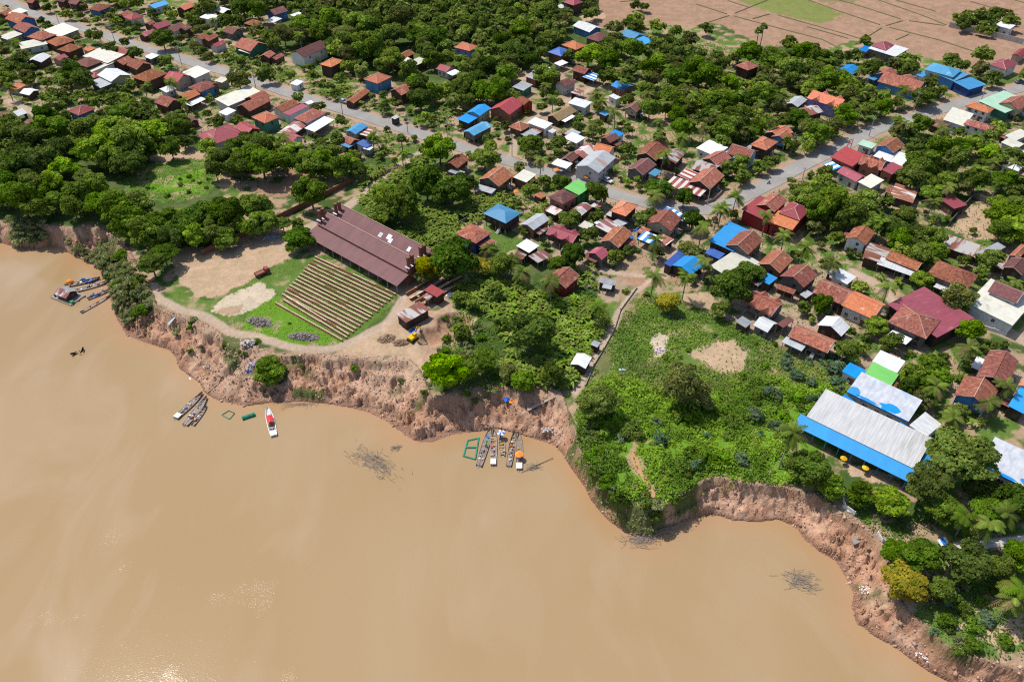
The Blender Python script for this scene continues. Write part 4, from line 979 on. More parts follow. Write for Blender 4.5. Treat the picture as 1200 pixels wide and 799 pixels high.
# ---- the brick kiln shed
def kiln(r, l, w_):
    x, y = l / 2, w_ / 2; K = ROOF['f']()
    # near lean-to, two long monitor gables, rear lean-to
    a = -y; b = -y + w_ * .27; c = b + w_ * .30; d = c + w_ * .30
    MB().slab([(-x, a, 3.0), (x, a, 3.0), (x, b + .3, 4.6), (-x, b + .3, 4.6)], .12).obj('roof', K, r)
    for (p, q, hh) in ((b, c, 7.4), (c, d, 7.9)):
        m = (p + q) / 2 + (q - p) * .28
        MB().slab([(-x + .4, p - .2, 5.2), (x - .4, p - .2, 5.2), (x - .4, m, hh - .2), (-x + .4, m, hh - .2)], .12).slab([(-x + .4, m, hh - .21), (x - .4, m, hh - .21), (x - .4, q + .1, 6.0), (-x + .4, q + .1, 6.0)], .12).obj('roof', K, r)
        MB().tube([(-x + .4, m, hh - .12), (x - .4, m, hh - .12)], .16, 5).obj('ridge_cap', M('pale_ridge_sheet', (.4, .26, .22)), r)
    MB().slab([(-x + 1, d, 5.2), (x - 2, d, 5.2), (x - 2, y, 3.6), (-x + 1, y, 3.6)], .12).obj('roof', K, r)
    MB().box(-x + .8, x - .8, b - .1, d - .3, -.2, 5.0).obj('kiln_body', BRICKM, r)
    for i in range(11):
        xx = -x + .5 + i * (2 * x - 1) / 10; MB().box(xx - .12, xx + .12, a + .3, a + .54, -.2, 3.0).obj('post', WOOD, r)
    for (px, py, s) in ((l * .02, c + 1.9, 1), (l * .1, c + 2.6, 1.2), (l * .13, c + 1.7, 1), (l * .32, c + 2.0, .8)):
        zz = 5.2 + (7.7 - 5.2) * ((py - c + .2) / ((d - c) * .78)) + .04
        MB().slab([(px - .6 * s, py - 1.1, zz - 1.1 * .62), (px + .9 * s, py - 1.1, zz - 1.1 * .62), (px + .9 * s, py + .6, zz + .6 * .62), (px - .6 * s, py + .6, zz + .6 * .62)], .03).obj('roof_patch', ROOF['w'](), r)
    for sx in (-1, 1):
        for yy in (b + 1.1, b + 2.7, c + 1.4, c + 3.0):
            cx = sx * (x - .9 - (.9 if yy > c else 0)) ; ch = MB()
            ch.box(cx - .42, cx + .42, yy - .42, yy + .42, 3, 9.6); ch.box(cx - .52, cx + .52, yy - .52, yy + .52, 9.6, 10.0)
            ch.obj('chimney', BRICKM, r)
            MB().box(cx - .95, cx + .95, yy - .9, yy - .46, 6.4, 6.5).obj('flashing', ROOF['w'](), r)
quad_block('brick_kiln_shed', 'long maroon brick kiln shed with paired chimneys at both ends', 'kiln', (361, 276, 465, 338, 514, 302), 3.0, kiln)
# ---- walls and fences
def fence_wall(name, label, pts, h, m, th=.18, z0=-.25, group=None, capm=None):
    P = [at(x, y, 0) for x, y in pts]; root = thing(name, label, 'wall', P[0], 0, group); mb = MB(); cp = MB()
    for p, q in zip(P[:-1], P[1:]):
        d = q - p; a = math.atan2(d.y, d.x); L_ = d.length; Mx = Matrix.Translation(p - P[0]) @ Matrix.Rotation(a, 4, 'Z')
        mb.box(0, L_, -th / 2, th / 2, z0, h, Mx)
        n = max(1, int(L_ / 3))
        for i in range(n + 1): cp.box(i * L_ / n - .16, i * L_ / n + .16, -th / 2 - .06, th / 2 + .06, z0, h + .15, Mx)
        FOOT.append(((p.x + q.x) / 2, (p.y + q.y) / 2, L_ / 2, .4, a))
    mb.obj('panel', m, root); cp.obj('pillar', capm or m, root); return root
fence_wall('brick_wall', 'long red brown brick wall along the lane to the kiln', [(238, 299), (288, 276), (352, 245), (414, 214)], 2.0, BRICKM)
fence_wall('compound_wall', 'grey concrete wall around the tree compound in the rice fields', [(1112, 32), (1140, 38), (1165, 44), (1198, 52)], 2.6, CONC)
fence_wall('garden_wall', 'dark garden wall left of the steel blue stilt house', [(533, 267), (548, 258), (567, 250)], 1.4, wall_mat('g'))
fence_wall('shop_wall', 'low pale pink wall at the inner side of the road bend', [(826, 239), (836, 235), (845, 227)], 1.2, M('pink_render', (.45, .3, .27)))
fence_wall('yard_wall', 'tall grey wall enclosing the sand yard', [(1111, 265), (1126, 247), (1140, 232), (1168, 243)], 2.0, wall_mat('g'))
fence_wall('path_wall', 'low pale concrete kerb wall beside the straight footpath', [(746, 338), (727, 364), (720, 386), (707, 410), (696, 428), (686, 452)], .5, M('mossy_concrete', (.3, .29, .22)))
fence_wall('school_wall', 'broken white boundary wall at the cliff edge below the school', [(988, 586), (990, 594), (1001, 602)], .9, WHITE)
fence_wall('bank_wall', 'short white wall stub on the cliff edge further right', [(1028, 626), (1034, 634), (1046, 638)], .8, WHITE)
fence_wall('lane_wall', 'dark red low wall on the far side of the drying field sheds', [(560, 232), (592, 222)], .9, BRICKM)
fence_wall('white_fence', 'pale fence along the yard of the white terrace house', [(1130, 377), (1150, 384), (1178, 393)], 1.1, WHITE)
# ------------------------------------------------------------------ plants
LEAF = material('foliage', (1, 1, 1), (.84, .86, .75), None, .5, (1, 1, 1), .8, .04, 0, None, .22, attr='tint', trans=.4, detail=2)
BARK = material('tree_bark', (.17, .13, .1), (.1, .08, .06), None, 3, (1, 1, .3), .95, .05, .02, 8, .1)
PBARK = material('palm_bark', (.27, .24, .2), (.18, .16, .14), None, 3, (1, 1, 2), .95, .05, .02, 8, .1)
def unit(v): return v / (np.linalg.norm(v, axis=-1, keepdims=True) + 1e-9)
def cards(c, n, sz, asp=1.0, rng=RNG):
    """quads at c facing n with half size sz"""
    a = unit(np.cross(n, unit(rng.normal(size=n.shape)))); b = np.cross(n, a)
    a = a * (sz * asp)[:, None]; b = b * sz[:, None]
    tip = n * (sz * .35)[:, None]
    V = np.stack([c - a, c - b * .9 - tip * .5, c + a, c + b - tip], 1)
    return V
def crown_cards(R, H, zc, nl, ncard, leaf, lobe=.42, flat=.75, up=.35, seed=0, col=(.05, .1, .02), shell=.8, hole=.12):
    r = np.random.default_rng(seed)
    P = []
    for _ in range(400):
        if len(P) >= nl: break
        v = r.uniform(-1, 1, 3)
        if np.linalg.norm(v) > .86 or v[2] < -.55: continue
        if any(np.linalg.norm(v - q) < .34 for q in P): continue
        P.append(v)
    while len(P) < nl: P.append(unit(r.normal(size=3)) * .5)
    P = np.array(P); rad = lobe * r.uniform(.62, 1.25, nl)
    k = r.choice(nl, ncard, p=rad ** 2 / np.sum(rad ** 2)); d = unit(r.normal(size=(ncard, 3))); d[:, 2] = np.where(d[:, 2] < -.35, -d[:, 2], d[:, 2]); d = unit(d)
    pos = P[k] + d * (rad[k] * r.uniform(shell, 1.06, ncard))[:, None] * np.array([1, 1, flat])
    keep = r.random(ncard) > hole * (fbm(pos[:, 0] * 3, pos[:, 1] * 3 + pos[:, 2], seed) > .55)
    pos, d, k = pos[keep], d[keep], k[keep]
    c = pos * np.array([R, R, H]) + np.array([0, 0, zc])
    n = unit(d + np.array([0, 0, up]) + r.normal(size=d.shape) * .55)
    V = cards(c, n, leaf * r.uniform(.6, 1.25, len(c)), 1.0, r)
    lob = r.uniform(.72, 1.28, nl)[k]; lf = r.uniform(.75, 1.3, len(c))
    C = np.array(col)[None, :] * (lob * lf)[:, None]; C[:, 0] *= r.uniform(.85, 1.35, len(c)); 
    return V.reshape(-1, 3), np.repeat(C, 4, 0)
def quadsF(n): return np.arange(n * 4, dtype=np.int32).reshape(-1, 4)
def crown_mesh(**k):
    V, C = crown_cards(**k); return npmesh('crown', V, quadsF(len(V) // 4), LEAF, False, C)
def trunk_mesh(h, R, seed, r0=.28, m=None):
    r = random.Random(seed); mb = MB(); lean = (r.uniform(-.3, .3), r.uniform(-.3, .3))
    mb.tube([(0, 0, -.4), (lean[0] * .4, lean[1] * .4, h * .4), (lean[0], lean[1], h * .75)], r0, 7, r0 * .6)
    for i in range(5):
        a = i * 1.26 + r.random(); q = h * (.45 + .08 * i)
        mb.tube([(lean[0] * .6, lean[1] * .6, q), (math.cos(a) * R * .35, math.sin(a) * R * .35, q + h * .2), (math.cos(a) * R * .62, math.sin(a) * R * .62, q + h * .32)], r0 * .5, 5, r0 * .12)
    return mb.mesh('trunk', m or BARK)
TK = {  # kind: colour, R, H(half height), zc, lobes, cards, leaf, lobe, flat, up, words
 'dark': ((0.087, 0.153, 0.024), 4, 3.1, 5.0, 22, 3600, .36, .40, .85, .4, 'dark green dense rounded tree'),
 'mid': ((0.141, 0.232, 0.030), 4, 3.2, 5.2, 17, 3200, .36, .42, .9, .35, 'mid green bushy tree'),
 'bright': ((0.196, 0.308, 0.031), 4, 3.0, 5.0, 16, 3000, .38, .42, .9, .35, 'bright green leafy tree'),
 'olive': ((0.169, 0.207, 0.057), 4, 3.0, 4.8, 19, 2300, .31, .38, .9, .2, 'olive green thin crowned tree'),
 'feather': ((0.134, 0.219, 0.034), 4, 2.0, 5.4, 26, 4600, .26, .36, .6, .6, 'feathery spreading green tree'),
 'yellow': ((0.345, 0.329, 0.031), 4, 3.0, 4.8, 17, 3000, .36, .40, .9, .35, 'yellow green leafy tree'),
 'bamboo': ((0.197, 0.276, 0.057), 4, 4.2, 4.6, 18, 3000, .32, .36, 1.1, .2, 'tall pale green bamboo like clump'),
}
TP_ = {}
for ki, (k, (c, R, H, zc, nl, nc, lf, lb, fl, up, wd)) in enumerate(TK.items()):
    for v in range(3):
        TP_[k, v] = (crown_mesh(R=R, H=H, zc=zc, nl=nl + v * 2, ncard=nc, leaf=lf, lobe=lb, flat=fl, up=up, seed=100 + ki * 10 + v, col=c), trunk_mesh(zc, R, ki * 7 + v))
FARV = {k: [crown_cards(R=R, H=H, zc=zc, nl=14, ncard=470, leaf=.78, lobe=lb * 1.06, flat=fl, up=up, seed=300 + i + 5 * j, col=c) for j in range(3)] for i, (k, (c, R, H, zc, nl, nc, lf, lb, fl, up, wd)) in enumerate(TK.items())}
PLANTED = []  # x, y, r
GRID = {}
FX = np.array(FOOT)
def hits_house(x, y, r):
    dx = x - FX[:, 0]; dy = y - FX[:, 1]; c = np.cos(FX[:, 4]); s = np.sin(FX[:, 4])
    lx = np.abs(dx * c + dy * s) - FX[:, 2]; ly = np.abs(-dx * s + dy * c) - FX[:, 3]
    return bool(np.any((lx < r) & (ly < r)))
RFP = []
for (tx, ty), txt in HOUSES.items():
    for ln in txt.split('\n'):
        q = [float(a) for a in ln.lstrip('+ ').split()[:6]]; RFP.append((tx + (q[0] + q[4]) / 9.984, ty + (q[1] + q[5]) / 9.984, (q[4] - q[0]) / 9.984, max(2.2, (q[3] - (q[1] + q[5]) / 2) / 4.992 + 1.5)))
RFP = np.array(RFP)
def hides_roof(x, y, r, k=.5):
    px, py = to_px(x, y, r * 1.15); rp = r * FPX / (y * CP + CAMH * SP)
    return bool(np.any(((px - RFP[:, 0]) / (RFP[:, 2] + k * rp)) ** 2 + ((py - RFP[:, 1]) / (RFP[:, 3] + k * rp)) ** 2 < 1))
def on_road(x, y, r):
    d = np.min(np.hypot(ROADXY[:, 0] - x, ROADXY[:, 1] - y))
    if d < 4.0 + r: return True
    for P, w_ in LANEXY:
        if np.min(np.hypot(P[:, 0] - x, P[:, 1] - y)) < w_ * .5 + r: return True
    return False
def crowd(x, y, r, f=1.0):
    gx, gy = int(x // 8), int(y // 8)
    for i in (-1, 0, 1):
        for j in (-1, 0, 1):
            for a, b, q in GRID.get((gx + i, gy + j), ()):
                if (a - x) ** 2 + (b - y) ** 2 < (f * (q + r)) ** 2: return True
    return False
def occupy(x, y, r):
    GRID.setdefault((int(x // 8), int(y // 8)), []).append((x, y, r))
TREES = []
def add_tree(x, y, r, kind, z=None):
    TREES.append((x, y, gz(x, y) if z is None else z, r, kind)); occupy(x, y, r)
# trees placed one by one: crown centre on the photo, crown radius in photo px, kind
ONE = """952 550 21 dark;1009 578 17 mid;1046 588 21 bright;1118 528 33 feather;1084 572 26 feather;1104 600 20 feather;1158 598 20 feather;1186 585 24 dark;1150 572 16 dark;1132 662 23 dark;1065 680 23 yellow;1104 690 18 mid;1080 652 24 feather;1052 648 16 mid;1192 652 15 mid;1162 662 13 mid
1175 668 16 mid;1060 440 17 bright;1074 452 14 mid;1052 455 14 dark;1050 470 13 olive;1100 440 14 mid;1092 428 14 mid;994 412 14 mid;1044 401 13 mid;1028 382 12 bright;1090 350 18 olive;1135 383 15 bright;1128 363 10 mid;1160 405 9 mid;1008 336 9 bright
800 452 27 olive;822 462 18 olive;785 352 14 yellow;860 335 22 dark;845 362 11 mid;880 318 14 dark;958 350 12 mid;942 360 9 mid;622 392 23 dark;524 438 22 bright;548 430 18 mid;568 424 16 feather;700 474 22 feather;594 436 12 olive;612 448 12 mid;648 440 13 mid
532 304 24 dark;566 312 12 yellow;586 312 14 mid;500 316 15 yellow;484 320 12 olive;350 276 15 dark;342 290 8 bright;348 262 8 mid;312 418 16 mid;192 300 14 feather;178 312 14 feather;470 240 26 mid;450 230 16 bright;448 252 12 mid;400 198 14 mid;362 194 16 mid
350 228 18 mid;306 190 20 mid;280 196 16 mid;262 184 14 dark;252 200 12 mid;232 250 18 dark;215 262 20 dark;258 250 18 mid;285 255 18 mid;310 246 16 mid;265 275 14 mid;245 282 12 mid;290 270 12 bright;200 280 16 dark;170 275 18 mid;150 262 18 mid;190 258 16 mid
165 240 17 mid;140 245 18 mid;120 240 18 mid;100 225 20 mid;62 222 18 bright;78 195 16 bright;50 190 18 dark;25 190 20 dark;75 178 20 dark;110 175 24 bright;130 185 16 mid;150 190 16 dark;25 235 20 mid;45 243 15 mid;85 244 15 mid;8 215 16 dark;155 165 20 mid;30 165 18 mid;170 175 12 dark
200 175 12 mid;100 155 16 mid;60 155 16 mid;10 160 18 mid;130 150 16 bright;180 152 14 bright;210 150 12 mid;515 175 18 mid;568 185 14 mid;545 215 12 dark;530 225 18 dark;500 215 20 dark;492 205 14 mid;575 172 10 bright;610 196 8 olive;638 212 8 mid;658 215 12 mid
660 190 0 mid;622 170 12 mid;655 168 10 mid;624 182 9 olive;700 230 14 mid;668 256 12 mid;622 222 9 bright;700 255 9 mid;670 300 16 dark;655 310 12 mid;690 275 11 mid;708 300 10 bright;540 348 10 bright;752 258 11 mid;762 252 9 mid;770 222 13 dark;802 232 12 dark;780 218 8 mid
812 258 13 dark;805 290 12 olive;812 300 10 olive;853 197 10 mid;850 175 10 mid;866 188 11 mid;890 195 9 mid;942 235 14 mid;955 248 16 mid;975 240 20 bright;990 250 18 mid;1000 262 16 mid;1010 240 16 mid;962 225 14 dark;935 222 9 mid;1016 265 12 mid;1030 285 14 mid;1050 270 16 dark;1066 285 16 dark
1078 300 14 mid;1040 300 12 mid;1060 258 12 mid;1052 292 14 bright;1094 280 12 mid;1080 195 16 mid;1070 210 14 mid;1100 175 16 mid;1120 190 14 mid;1090 215 12 mid;1125 175 12 mid;1140 170 12 bright;1075 178 11 dark;1128 220 11 olive;1100 225 12 mid;1180 250 20 bright;1192 270 18 bright;1175 272 14 mid
1190 300 14 mid;1170 305 10 mid;1150 320 10 mid;1155 305 12 mid;1130 305 8 mid;1080 326 12 bright;1100 318 10 bright;1096 330 9 mid;905 70 14 mid;925 80 14 mid;880 62 14 mid;828 34 8 dark;800 150 14 mid;835 120 14 mid;858 98 12 bright;820 90 20 mid;795 92 14 dark;775 70 12 mid
760 78 12 mid;740 60 12 mid;745 32 9 mid;770 30 9 bright;960 72 12 mid;942 62 13 mid;925 50 10 bright;1000 65 9 dark;1014 50 8 mid;1060 72 10 mid;1112 72 10 mid;1128 78 9 mid;1152 65 11 mid;1135 24 10 mid;1150 20 10 mid;1165 18 10 mid;1178 26 9 mid;1122 22 7 mid
612 36 18 bright;600 60 14 dark;640 85 12 mid;570 80 14 dark;560 70 0 mid;510 45 14 dark;500 60 12 dark;580 110 14 mid;560 96 12 dark;548 118 10 mid;600 120 10 mid;520 72 0 mid;470 20 14 olive;440 60 14 mid;400 40 14 olive;420 30 14 mid;385 20 12 mid;375 42 12 mid
460 70 14 bright;480 85 14 mid;430 75 0 mid;300 18 12 mid;285 10 12 dark;312 88 10 dark;280 95 13 olive;55 30 6 dark;60 24 0 dark;48 24 5 dark;110 42 9 mid;128 58 9 dark;160 62 9 dark;195 72 9 mid;190 45 12 mid;236 60 7 dark;135 62 0 mid;100 92 12 dark;85 84 12 dark
690 65 14 bright;712 58 12 mid;700 45 0 mid;715 75 12 mid;735 92 9 dark;735 118 9 mid;670 65 9 dark;620 68 12 dark;650 40 8 dark;756 8 6 dark;745 6 6 dark;1195 560 13 dark;938 545 14 mid;970 560 12 dark;612 540 0 dark;940 470 0 mid"""
for s_ in ONE.replace('\n', ';').split(';'):
    px, py, r, k = s_.split(); px, py, r = float(px), float(py), float(r)
    if r == 0: continue
    p = at(px, py, 4.0); g = on(px, py)
    if g.z < -2: p = g
    pxm = FPX / (p.y * CP + (CAMH - 4) * SP); rr = min(6.6, r / pxm)
    p = at(px, py, (0 if g.z > -2 else g.z) + rr * 1.15)
    if k == 'feather': rr *= 1.05
    if hits_house(p.x, p.y, rr * .5):
        for q_ in range(1, 16):
            d_ = .6 * q_; ok_ = [v_ for v_ in ((0, -d_), (0, d_), (d_, 0), (-d_, 0)) if not hits_house(p.x + v_[0], p.y + v_[1], rr * .6)]
            if ok_: p = p + Vector((*ok_[0], 0)); break
    if p.y < 470: add_tree(p.x, p.y, rr, k)
def world_poly(poly, z=3): return [tuple(at(x, y, z)[:2]) for x, y in poly]
def fill(poly, sp, kinds, r0, r1, prob=1.0, hgap=.35, pack=.72, seed=1, rgap=.3, z=3):
    W = world_poly(poly, z); rr = random.Random(seed); xs = [p[0] for p in W]; ys = [p[1] for p in W]; out = 0
    y = min(ys)
    while y < max(ys):
        x = min(xs)
        while x < max(xs):
            a, b = x + rr.uniform(-.45, .45) * sp, y + rr.uniform(-.45, .45) * sp; x += sp
            q = rr.random(); r = rr.uniform(r0, r1); kd = rr.choice(kinds)
            if q > prob: continue
            if not in_poly(np.array([a]), np.array([b]), W)[0]: continue
            if abs(a) > 35 + .70 * b: continue
            if hits_house(a, b, r * min(hgap, .5)) or hides_roof(a, b, r) or on_road(a, b, r * rgap) or crowd(a, b, r, pack): continue
            add_tree(a, b, r, kd); out += 1
        y += sp
    return out
mix1 = ['dark', 'mid', 'mid', 'mid', 'olive', 'bright']; mix2 = ['dark', 'dark', 'mid', 'mid', 'feather', 'bright']
PADDY = [(690,-30),(690,35),(740,28),(800,30),(845,28),(868,42),(890,55),(930,52),(960,58),(1000,48),(1062,62),(1130,78),(1160,82),(1400,120),(1400,-40)]
fill([(-40,140),(60,135),(130,145),(170,145),(215,158),(185,172),(150,188),(128,208),(132,236),(185,256),(235,250),(268,234),(300,245),(330,248),(350,256),(330,268),(240,288),(195,284),(160,290),(146,266),(105,247),(0,243),(-40,243)], 5.5, mix2, 3.2, 5.2, 1, .3, .6, 2)
fill([(180,120),(240,155),(400,190),(440,200),(420,215),(395,222),(370,205),(345,195),(320,205),(250,195),(215,165)], 5.5, mix1, 2.8, 4.4, .9, .4, .62, 3)
fill([(240,-20),(700,-20),(700,40),(640,62),(600,110),(560,118),(500,130),(440,105),(420,85),(330,75),(300,45),(240,40)], 6, mix1 + ['bamboo'], 3.2, 5.0, .95, .4, .6, 4)
fill([(688,60),(740,20),(770,26),(830,60),(870,60),(900,66),(960,62),(1020,68),(1110,82),(1180,80),(1180,98),(1030,145),(960,175),(870,215),(840,150),(760,140),(700,95)], 5.5, mix1, 2.8, 4.6, .8, .4, .62, 5)
fill([(0,0),(120,10),(240,40),(500,120),(520,150),(720,215),(700,250),(600,225),(500,190),(400,150),(300,115),(120,60),(0,40)], 6, mix1, 1.8, 3.0, .42, .75, .85, 6)
fill([(-60,20),(30,40),(160,80),(300,125),(400,160),(400,195),(230,170),(120,140),(0,135),(-60,130)], 5.5, mix1, 2.0, 3.6, .7, .7, .72, 7)
fill([(-100,-40),(60,-30),(240,10),(330,20),(330,75),(240,55),(120,20),(-60,-30)], 6, mix1, 2.0, 3.6, .7, .7, .72, 8)
fill([(930,215),(965,200),(1010,215),(1060,240),(1110,300),(1080,330),(1030,300),(960,275),(930,240)], 5, mix1, 2.6, 4.0, .9, .4, .62, 9)
fill([(1030,160),(1130,140),(1240,160),(1240,235),(1150,230),(1090,228),(1040,200)], 5.5, mix1, 2.6, 4.2, .8, .4, .64, 10)
fill([(1160,235),(1260,240),(1280,330),(1180,310),(1165,275)], 5, ['bright', 'mid', 'mid'], 2.8, 4.2, .9, .4, .62, 11)
fill([(930,540),(985,550),(985,575),(950,570),(925,560)], 4.5, ['mid', 'dark'], 2.2, 3.2, .8, .4, .62, 12)
fill([(1060,560),(1110,575),(1260,580),(1270,612),(1170,614),(1100,622),(1060,606)], 5.0, ['feather', 'mid', 'mid', 'dark'], 2.6, 4.0, .85, .4, .64, 13)
fill([(1050,430),(1120,425),(1160,480),(1110,495),(1060,470)], 4.5, mix1, 1.8, 2.8, .8, .45, .64, 14)
fill([(700,215),(860,245),(1000,330),(1200,400),(1200,500),(1110,470),(980,400),(900,350),(780,310),(700,300),(560,240)], 5.5, mix1, 1.3, 2.3, .38, .7, .85, 15)
fill([(640,70),(720,60),(760,140),(880,190),(860,215),(740,215),(600,180),(560,160),(600,120)], 5.5, mix1, 1.5, 2.6, .4, .6, .8, 16)
fill([(1140,80),(1240,70),(1260,100),(1160,108)], 6, mix1, 2.2, 3.4, .7, .4, .7, 17)
fill([(500,300),(560,300),(600,330),(640,345),(600,380),(560,420),(600,450),(560,455),(510,455),(520,420),(540,360)], 5, ['mid', 'bright', 'mid'], 1.8, 2.8, .35, .5, .8, 18)
fill([(300,-60),(760,-60),(740,-10),(300,-15)], 8, mix1, 3.2, 4.6, .8, .4, .7, 19)
fill([(-60,-100),(300,-100),(300,-30),(60,-30),(-100,-45)], 9, mix1, 3.2, 4.6, .6, .4, .7, 20)
fill([(-60,-30),(240,10),(560,110),(760,140),(900,190),(1200,130),(1200,480),(1100,470),(980,390),(860,340),(700,320),(560,250),(420,180),(230,165),(-60,150)], 4.2, ['mid', 'bright', 'olive', 'mid', 'dark'], .9, 1.6, .36, .3, .9, 31, .3)
fill([(1116,28),(1125,20),(1150,16),(1182,18),(1196,36),(1165,42)], 4.5, ['mid', 'dark'], 2.4, 3.6, 1, .4, .6, 41)
# nearest and largest 300 stand as trees of their own, the rest is one far wood
def tree_size(t):
    d = t[1] * CP + (CAMH - t[2]) * SP; px, py = to_px(t[0], t[1], t[2] + 3)
    vis = -15 < px < 1215 and -15 < py < 815
    return (t[3] / d) * (1 if vis else .01)
TREES.sort(key=tree_size, reverse=True)
SIZE = lambda r: 'large ' if r > 4.3 else ('small ' if r < 2.7 else '')
tr = random.Random(5)
for i, (x, y, z, r, k) in enumerate(TREES[:300]):
    cm, tm = TP_[k, tr.randrange(3)]; s = r / 4.15
    root = thing('bamboo_clump' if k == 'bamboo' else 'broadleaf_tree', '', 'tree', (x, y, z), tr.random() * 6.28, 'trees of the riverside village'); root.scale = (s * tr.uniform(.82, 1.22), s * tr.uniform(.82, 1.22), s * tr.uniform(.85, 1.2))
    link('crown', cm, root); link('trunk', tm, root)
    place_label(root, SIZE(r) + TK[k][-1], *to_px(x, y, z + r))
VV = []; CC = []
for (x, y, z, r, k) in TREES[300:]:
    V, C = FARV[k][tr.randrange(3)]; s = r / 4.15; a = tr.random() * 6.28; ca, sa = math.cos(a) * s, math.sin(a) * s
    VV.append(np.stack([V[:, 0] * ca - V[:, 1] * sa + x, V[:, 0] * sa + V[:, 1] * ca + y, V[:, 2] * s + z], 1)); CC.append(C * tr.uniform(.72, 1.3))
VV = np.concatenate(VV); CC = np.concatenate(CC)
fw = tag(link('distant_trees', npmesh('distant_trees', VV, quadsF(len(VV) // 4), LEAF, False, CC)), 'wood of many small tree crowns between and behind the far houses', 'trees', None, 'stuff')
print('TREES', len(TREES))
# ---- palms
def palm_mesh(seed, n=20, L_=3.6, col=(.15, .22, .035), fan=False):
    r = np.random.default_rng(seed); V = []; C = []
    for i in range(n):
        a = i * 2.4 + r.uniform(-.2, .2); el = r.uniform(-.55, 1.15); L1 = L_ * r.uniform(.8, 1.1)
        ns = 13; pts = []
        for j in range(ns + 1):
            t = j / ns; rad = L1 * t * math.cos(el * (1 - .5 * t)) ; zz = L1 * (math.sin(el) * t - .62 * t * t)
            pts.append((math.cos(a) * rad, math.sin(a) * rad, zz))
        pts = np.array(pts); side = np.array([-math.sin(a), math.cos(a), 0]); f = r.uniform(.7, 1.3)
        dead = r.random() < .12; cc = np.array((.2, .15, .07) if dead else col) * f
        for j in range(1, ns):
            d = unit(pts[j + 1] - pts[j]); ll = .95 * math.sin(math.pi * min(1, (j + 1.2) / (ns + 1.0))) ** .6
            for s in (-1, 1):
                tip = pts[j] + side * s * ll * .82 + d * ll * .5 + np.array([0, 0, -.28 * ll]); w_ = d * .15
                V += [pts[j] - w_, pts[j] + w_, tip + w_ * .4, tip - w_ * .4]; C += [cc * r.uniform(.85, 1.2)] * 4
        for j in range(ns): # midrib
            w_ = side * .05; V += [pts[j] - w_, pts[j + 1] - w_, pts[j + 1] + w_, pts[j] + w_]; C += [np.array((.16, .15, .05))] * 4
    return np.array(V), np.array(C)
PM = []
for v in range(3):
    V, C = palm_mesh(40 + v); PM.append(npmesh('crown', V, quadsF(len(V) // 4), LEAF, False, C))
COCO = MB()
for i in range(7):
    a = i * .9; c = Vector((math.cos(a) * .32, math.sin(a) * .32, -.28 - .1 * (i % 2))); o = len(COCO.v)
    COCO.cone(c, .14, .18, 6).cone(c, .14, -.18, 6)
COCO = COCO.mesh('coconuts', M('coconut_husk', (.16, .17, .04)))
PALM_TR = {}
def add_palm(bx, by, bz, tx, ty, tz, look, sc=1.0, i=0):
    root = thing('coconut_palm', '', 'palm tree', (bx, by, bz), 0, 'coconut palms of the village')
    dx, dy, h = tx - bx, ty - by, tz - bz
    MB().tube([(0, 0, -.4), (dx * .25, dy * .25, h * .4), (dx * .65, dy * .65, h * .75), (dx, dy, h)], .2, 7, .12).obj('trunk', PBARK, root)
    c = link('crown', PM[i % 3], root); c.location = (dx, dy, h); c.rotation_euler = (0, 0, i * 1.3); c.scale = (sc, sc, sc)
    n = link('coconuts', COCO, root); n.location = (dx, dy, h)
    px, py = to_px(tx, ty, tz); place_label(root, look, px, py)
PALMS = """919 274 8;944 290 8;1041 334 8;976 306 7.5;1136 406 8;1118 488 7;1150 198 9;1172 214 9;1112 218 7;699 357 7.5;612 318 6;648 113 8;706 118 7;472 178 7;16 48 8;732 78 8;772 144 8;848 146 8;862 140 8;825 150 7;1132 604 8;1190 700 7;985 82 8;998 92 7;975 70 8;1062 72 8;1075 66 7;838 132 7;866 110 8;800 160 7;640 100 7;775 160 7
495 48 8;540 75 7;560 60 8;420 55 8;150 122 7;60 116 7;275 178 7;290 170 7;215 118 7;250 22 8;350 40 8;480 30 8;520 20 8;700 110 7;720 132 7;1000 118 7;1010 128 7;990 104 7;880 150 7;905 140 8;915 108 7;330 160 7;340 172 6;438 160 6;1160 470 6;1180 450 6;1098 452 7;1192 330 7;1165 190 8;1185 175 7;1105 150 7;730 95 7;1180 600 7;1160 612 7;10 100 7;170 100 7;200 95 7;760 110 7;780 120 7;890 120 7;590 95 7"""
for i, s_ in enumerate(PALMS.replace('\n', ';').split(';')):
    px, py, h = map(float, s_.split()); p = at(px, py, h)
    ln = random.Random(i).uniform(-.9, .9); b = (p.x + ln, p.y + .5 * ln)
    if hits_house(b[0], b[1], .2): b = (p.x - 1.6, p.y - 1.2)
    add_palm(b[0], b[1], gz(*b), p.x, p.y, h + gz(*b), 'coconut palm with drooping fronds', 1.0 if py > 150 else .95, i); occupy(p.x, p.y, .7)
pr_ = random.Random(88); k_ = 0
for q_ in range(400):
    px, py = pr_.uniform(560, 1195), pr_.uniform(60, 330)
    if in_poly(np.array([px]), np.array([py]), PADDY)[0]: continue
    h = pr_.uniform(7, 9.5); p = at(px, py, h)
    if hits_house(p.x, p.y, 1.0) or on_road(p.x, p.y, 1) or hides_roof(p.x, p.y, 2.0, .3): continue
    add_palm(p.x, p.y, 0, p.x + pr_.uniform(-.6, .6), p.y, h, 'coconut palm with drooping fronds', pr_.uniform(.9, 1.1), q_); k_ += 1
    if k_ > 34: break
p = at(929, 506, 9); b = at(912, 549, 0); add_palm(b.x, b.y, 0, p.x, p.y, 9, 'tall leaning coconut palm with pale bare trunk', 1.15, 1); occupy(p.x, p.y, 1)
p = at(1198, 690, 8); b = at(1186, 725, -1); add_palm(b.x, b.y, -1, p.x, p.y, 8, 'leaning palm cut by the frame edge', 1.15, 2)
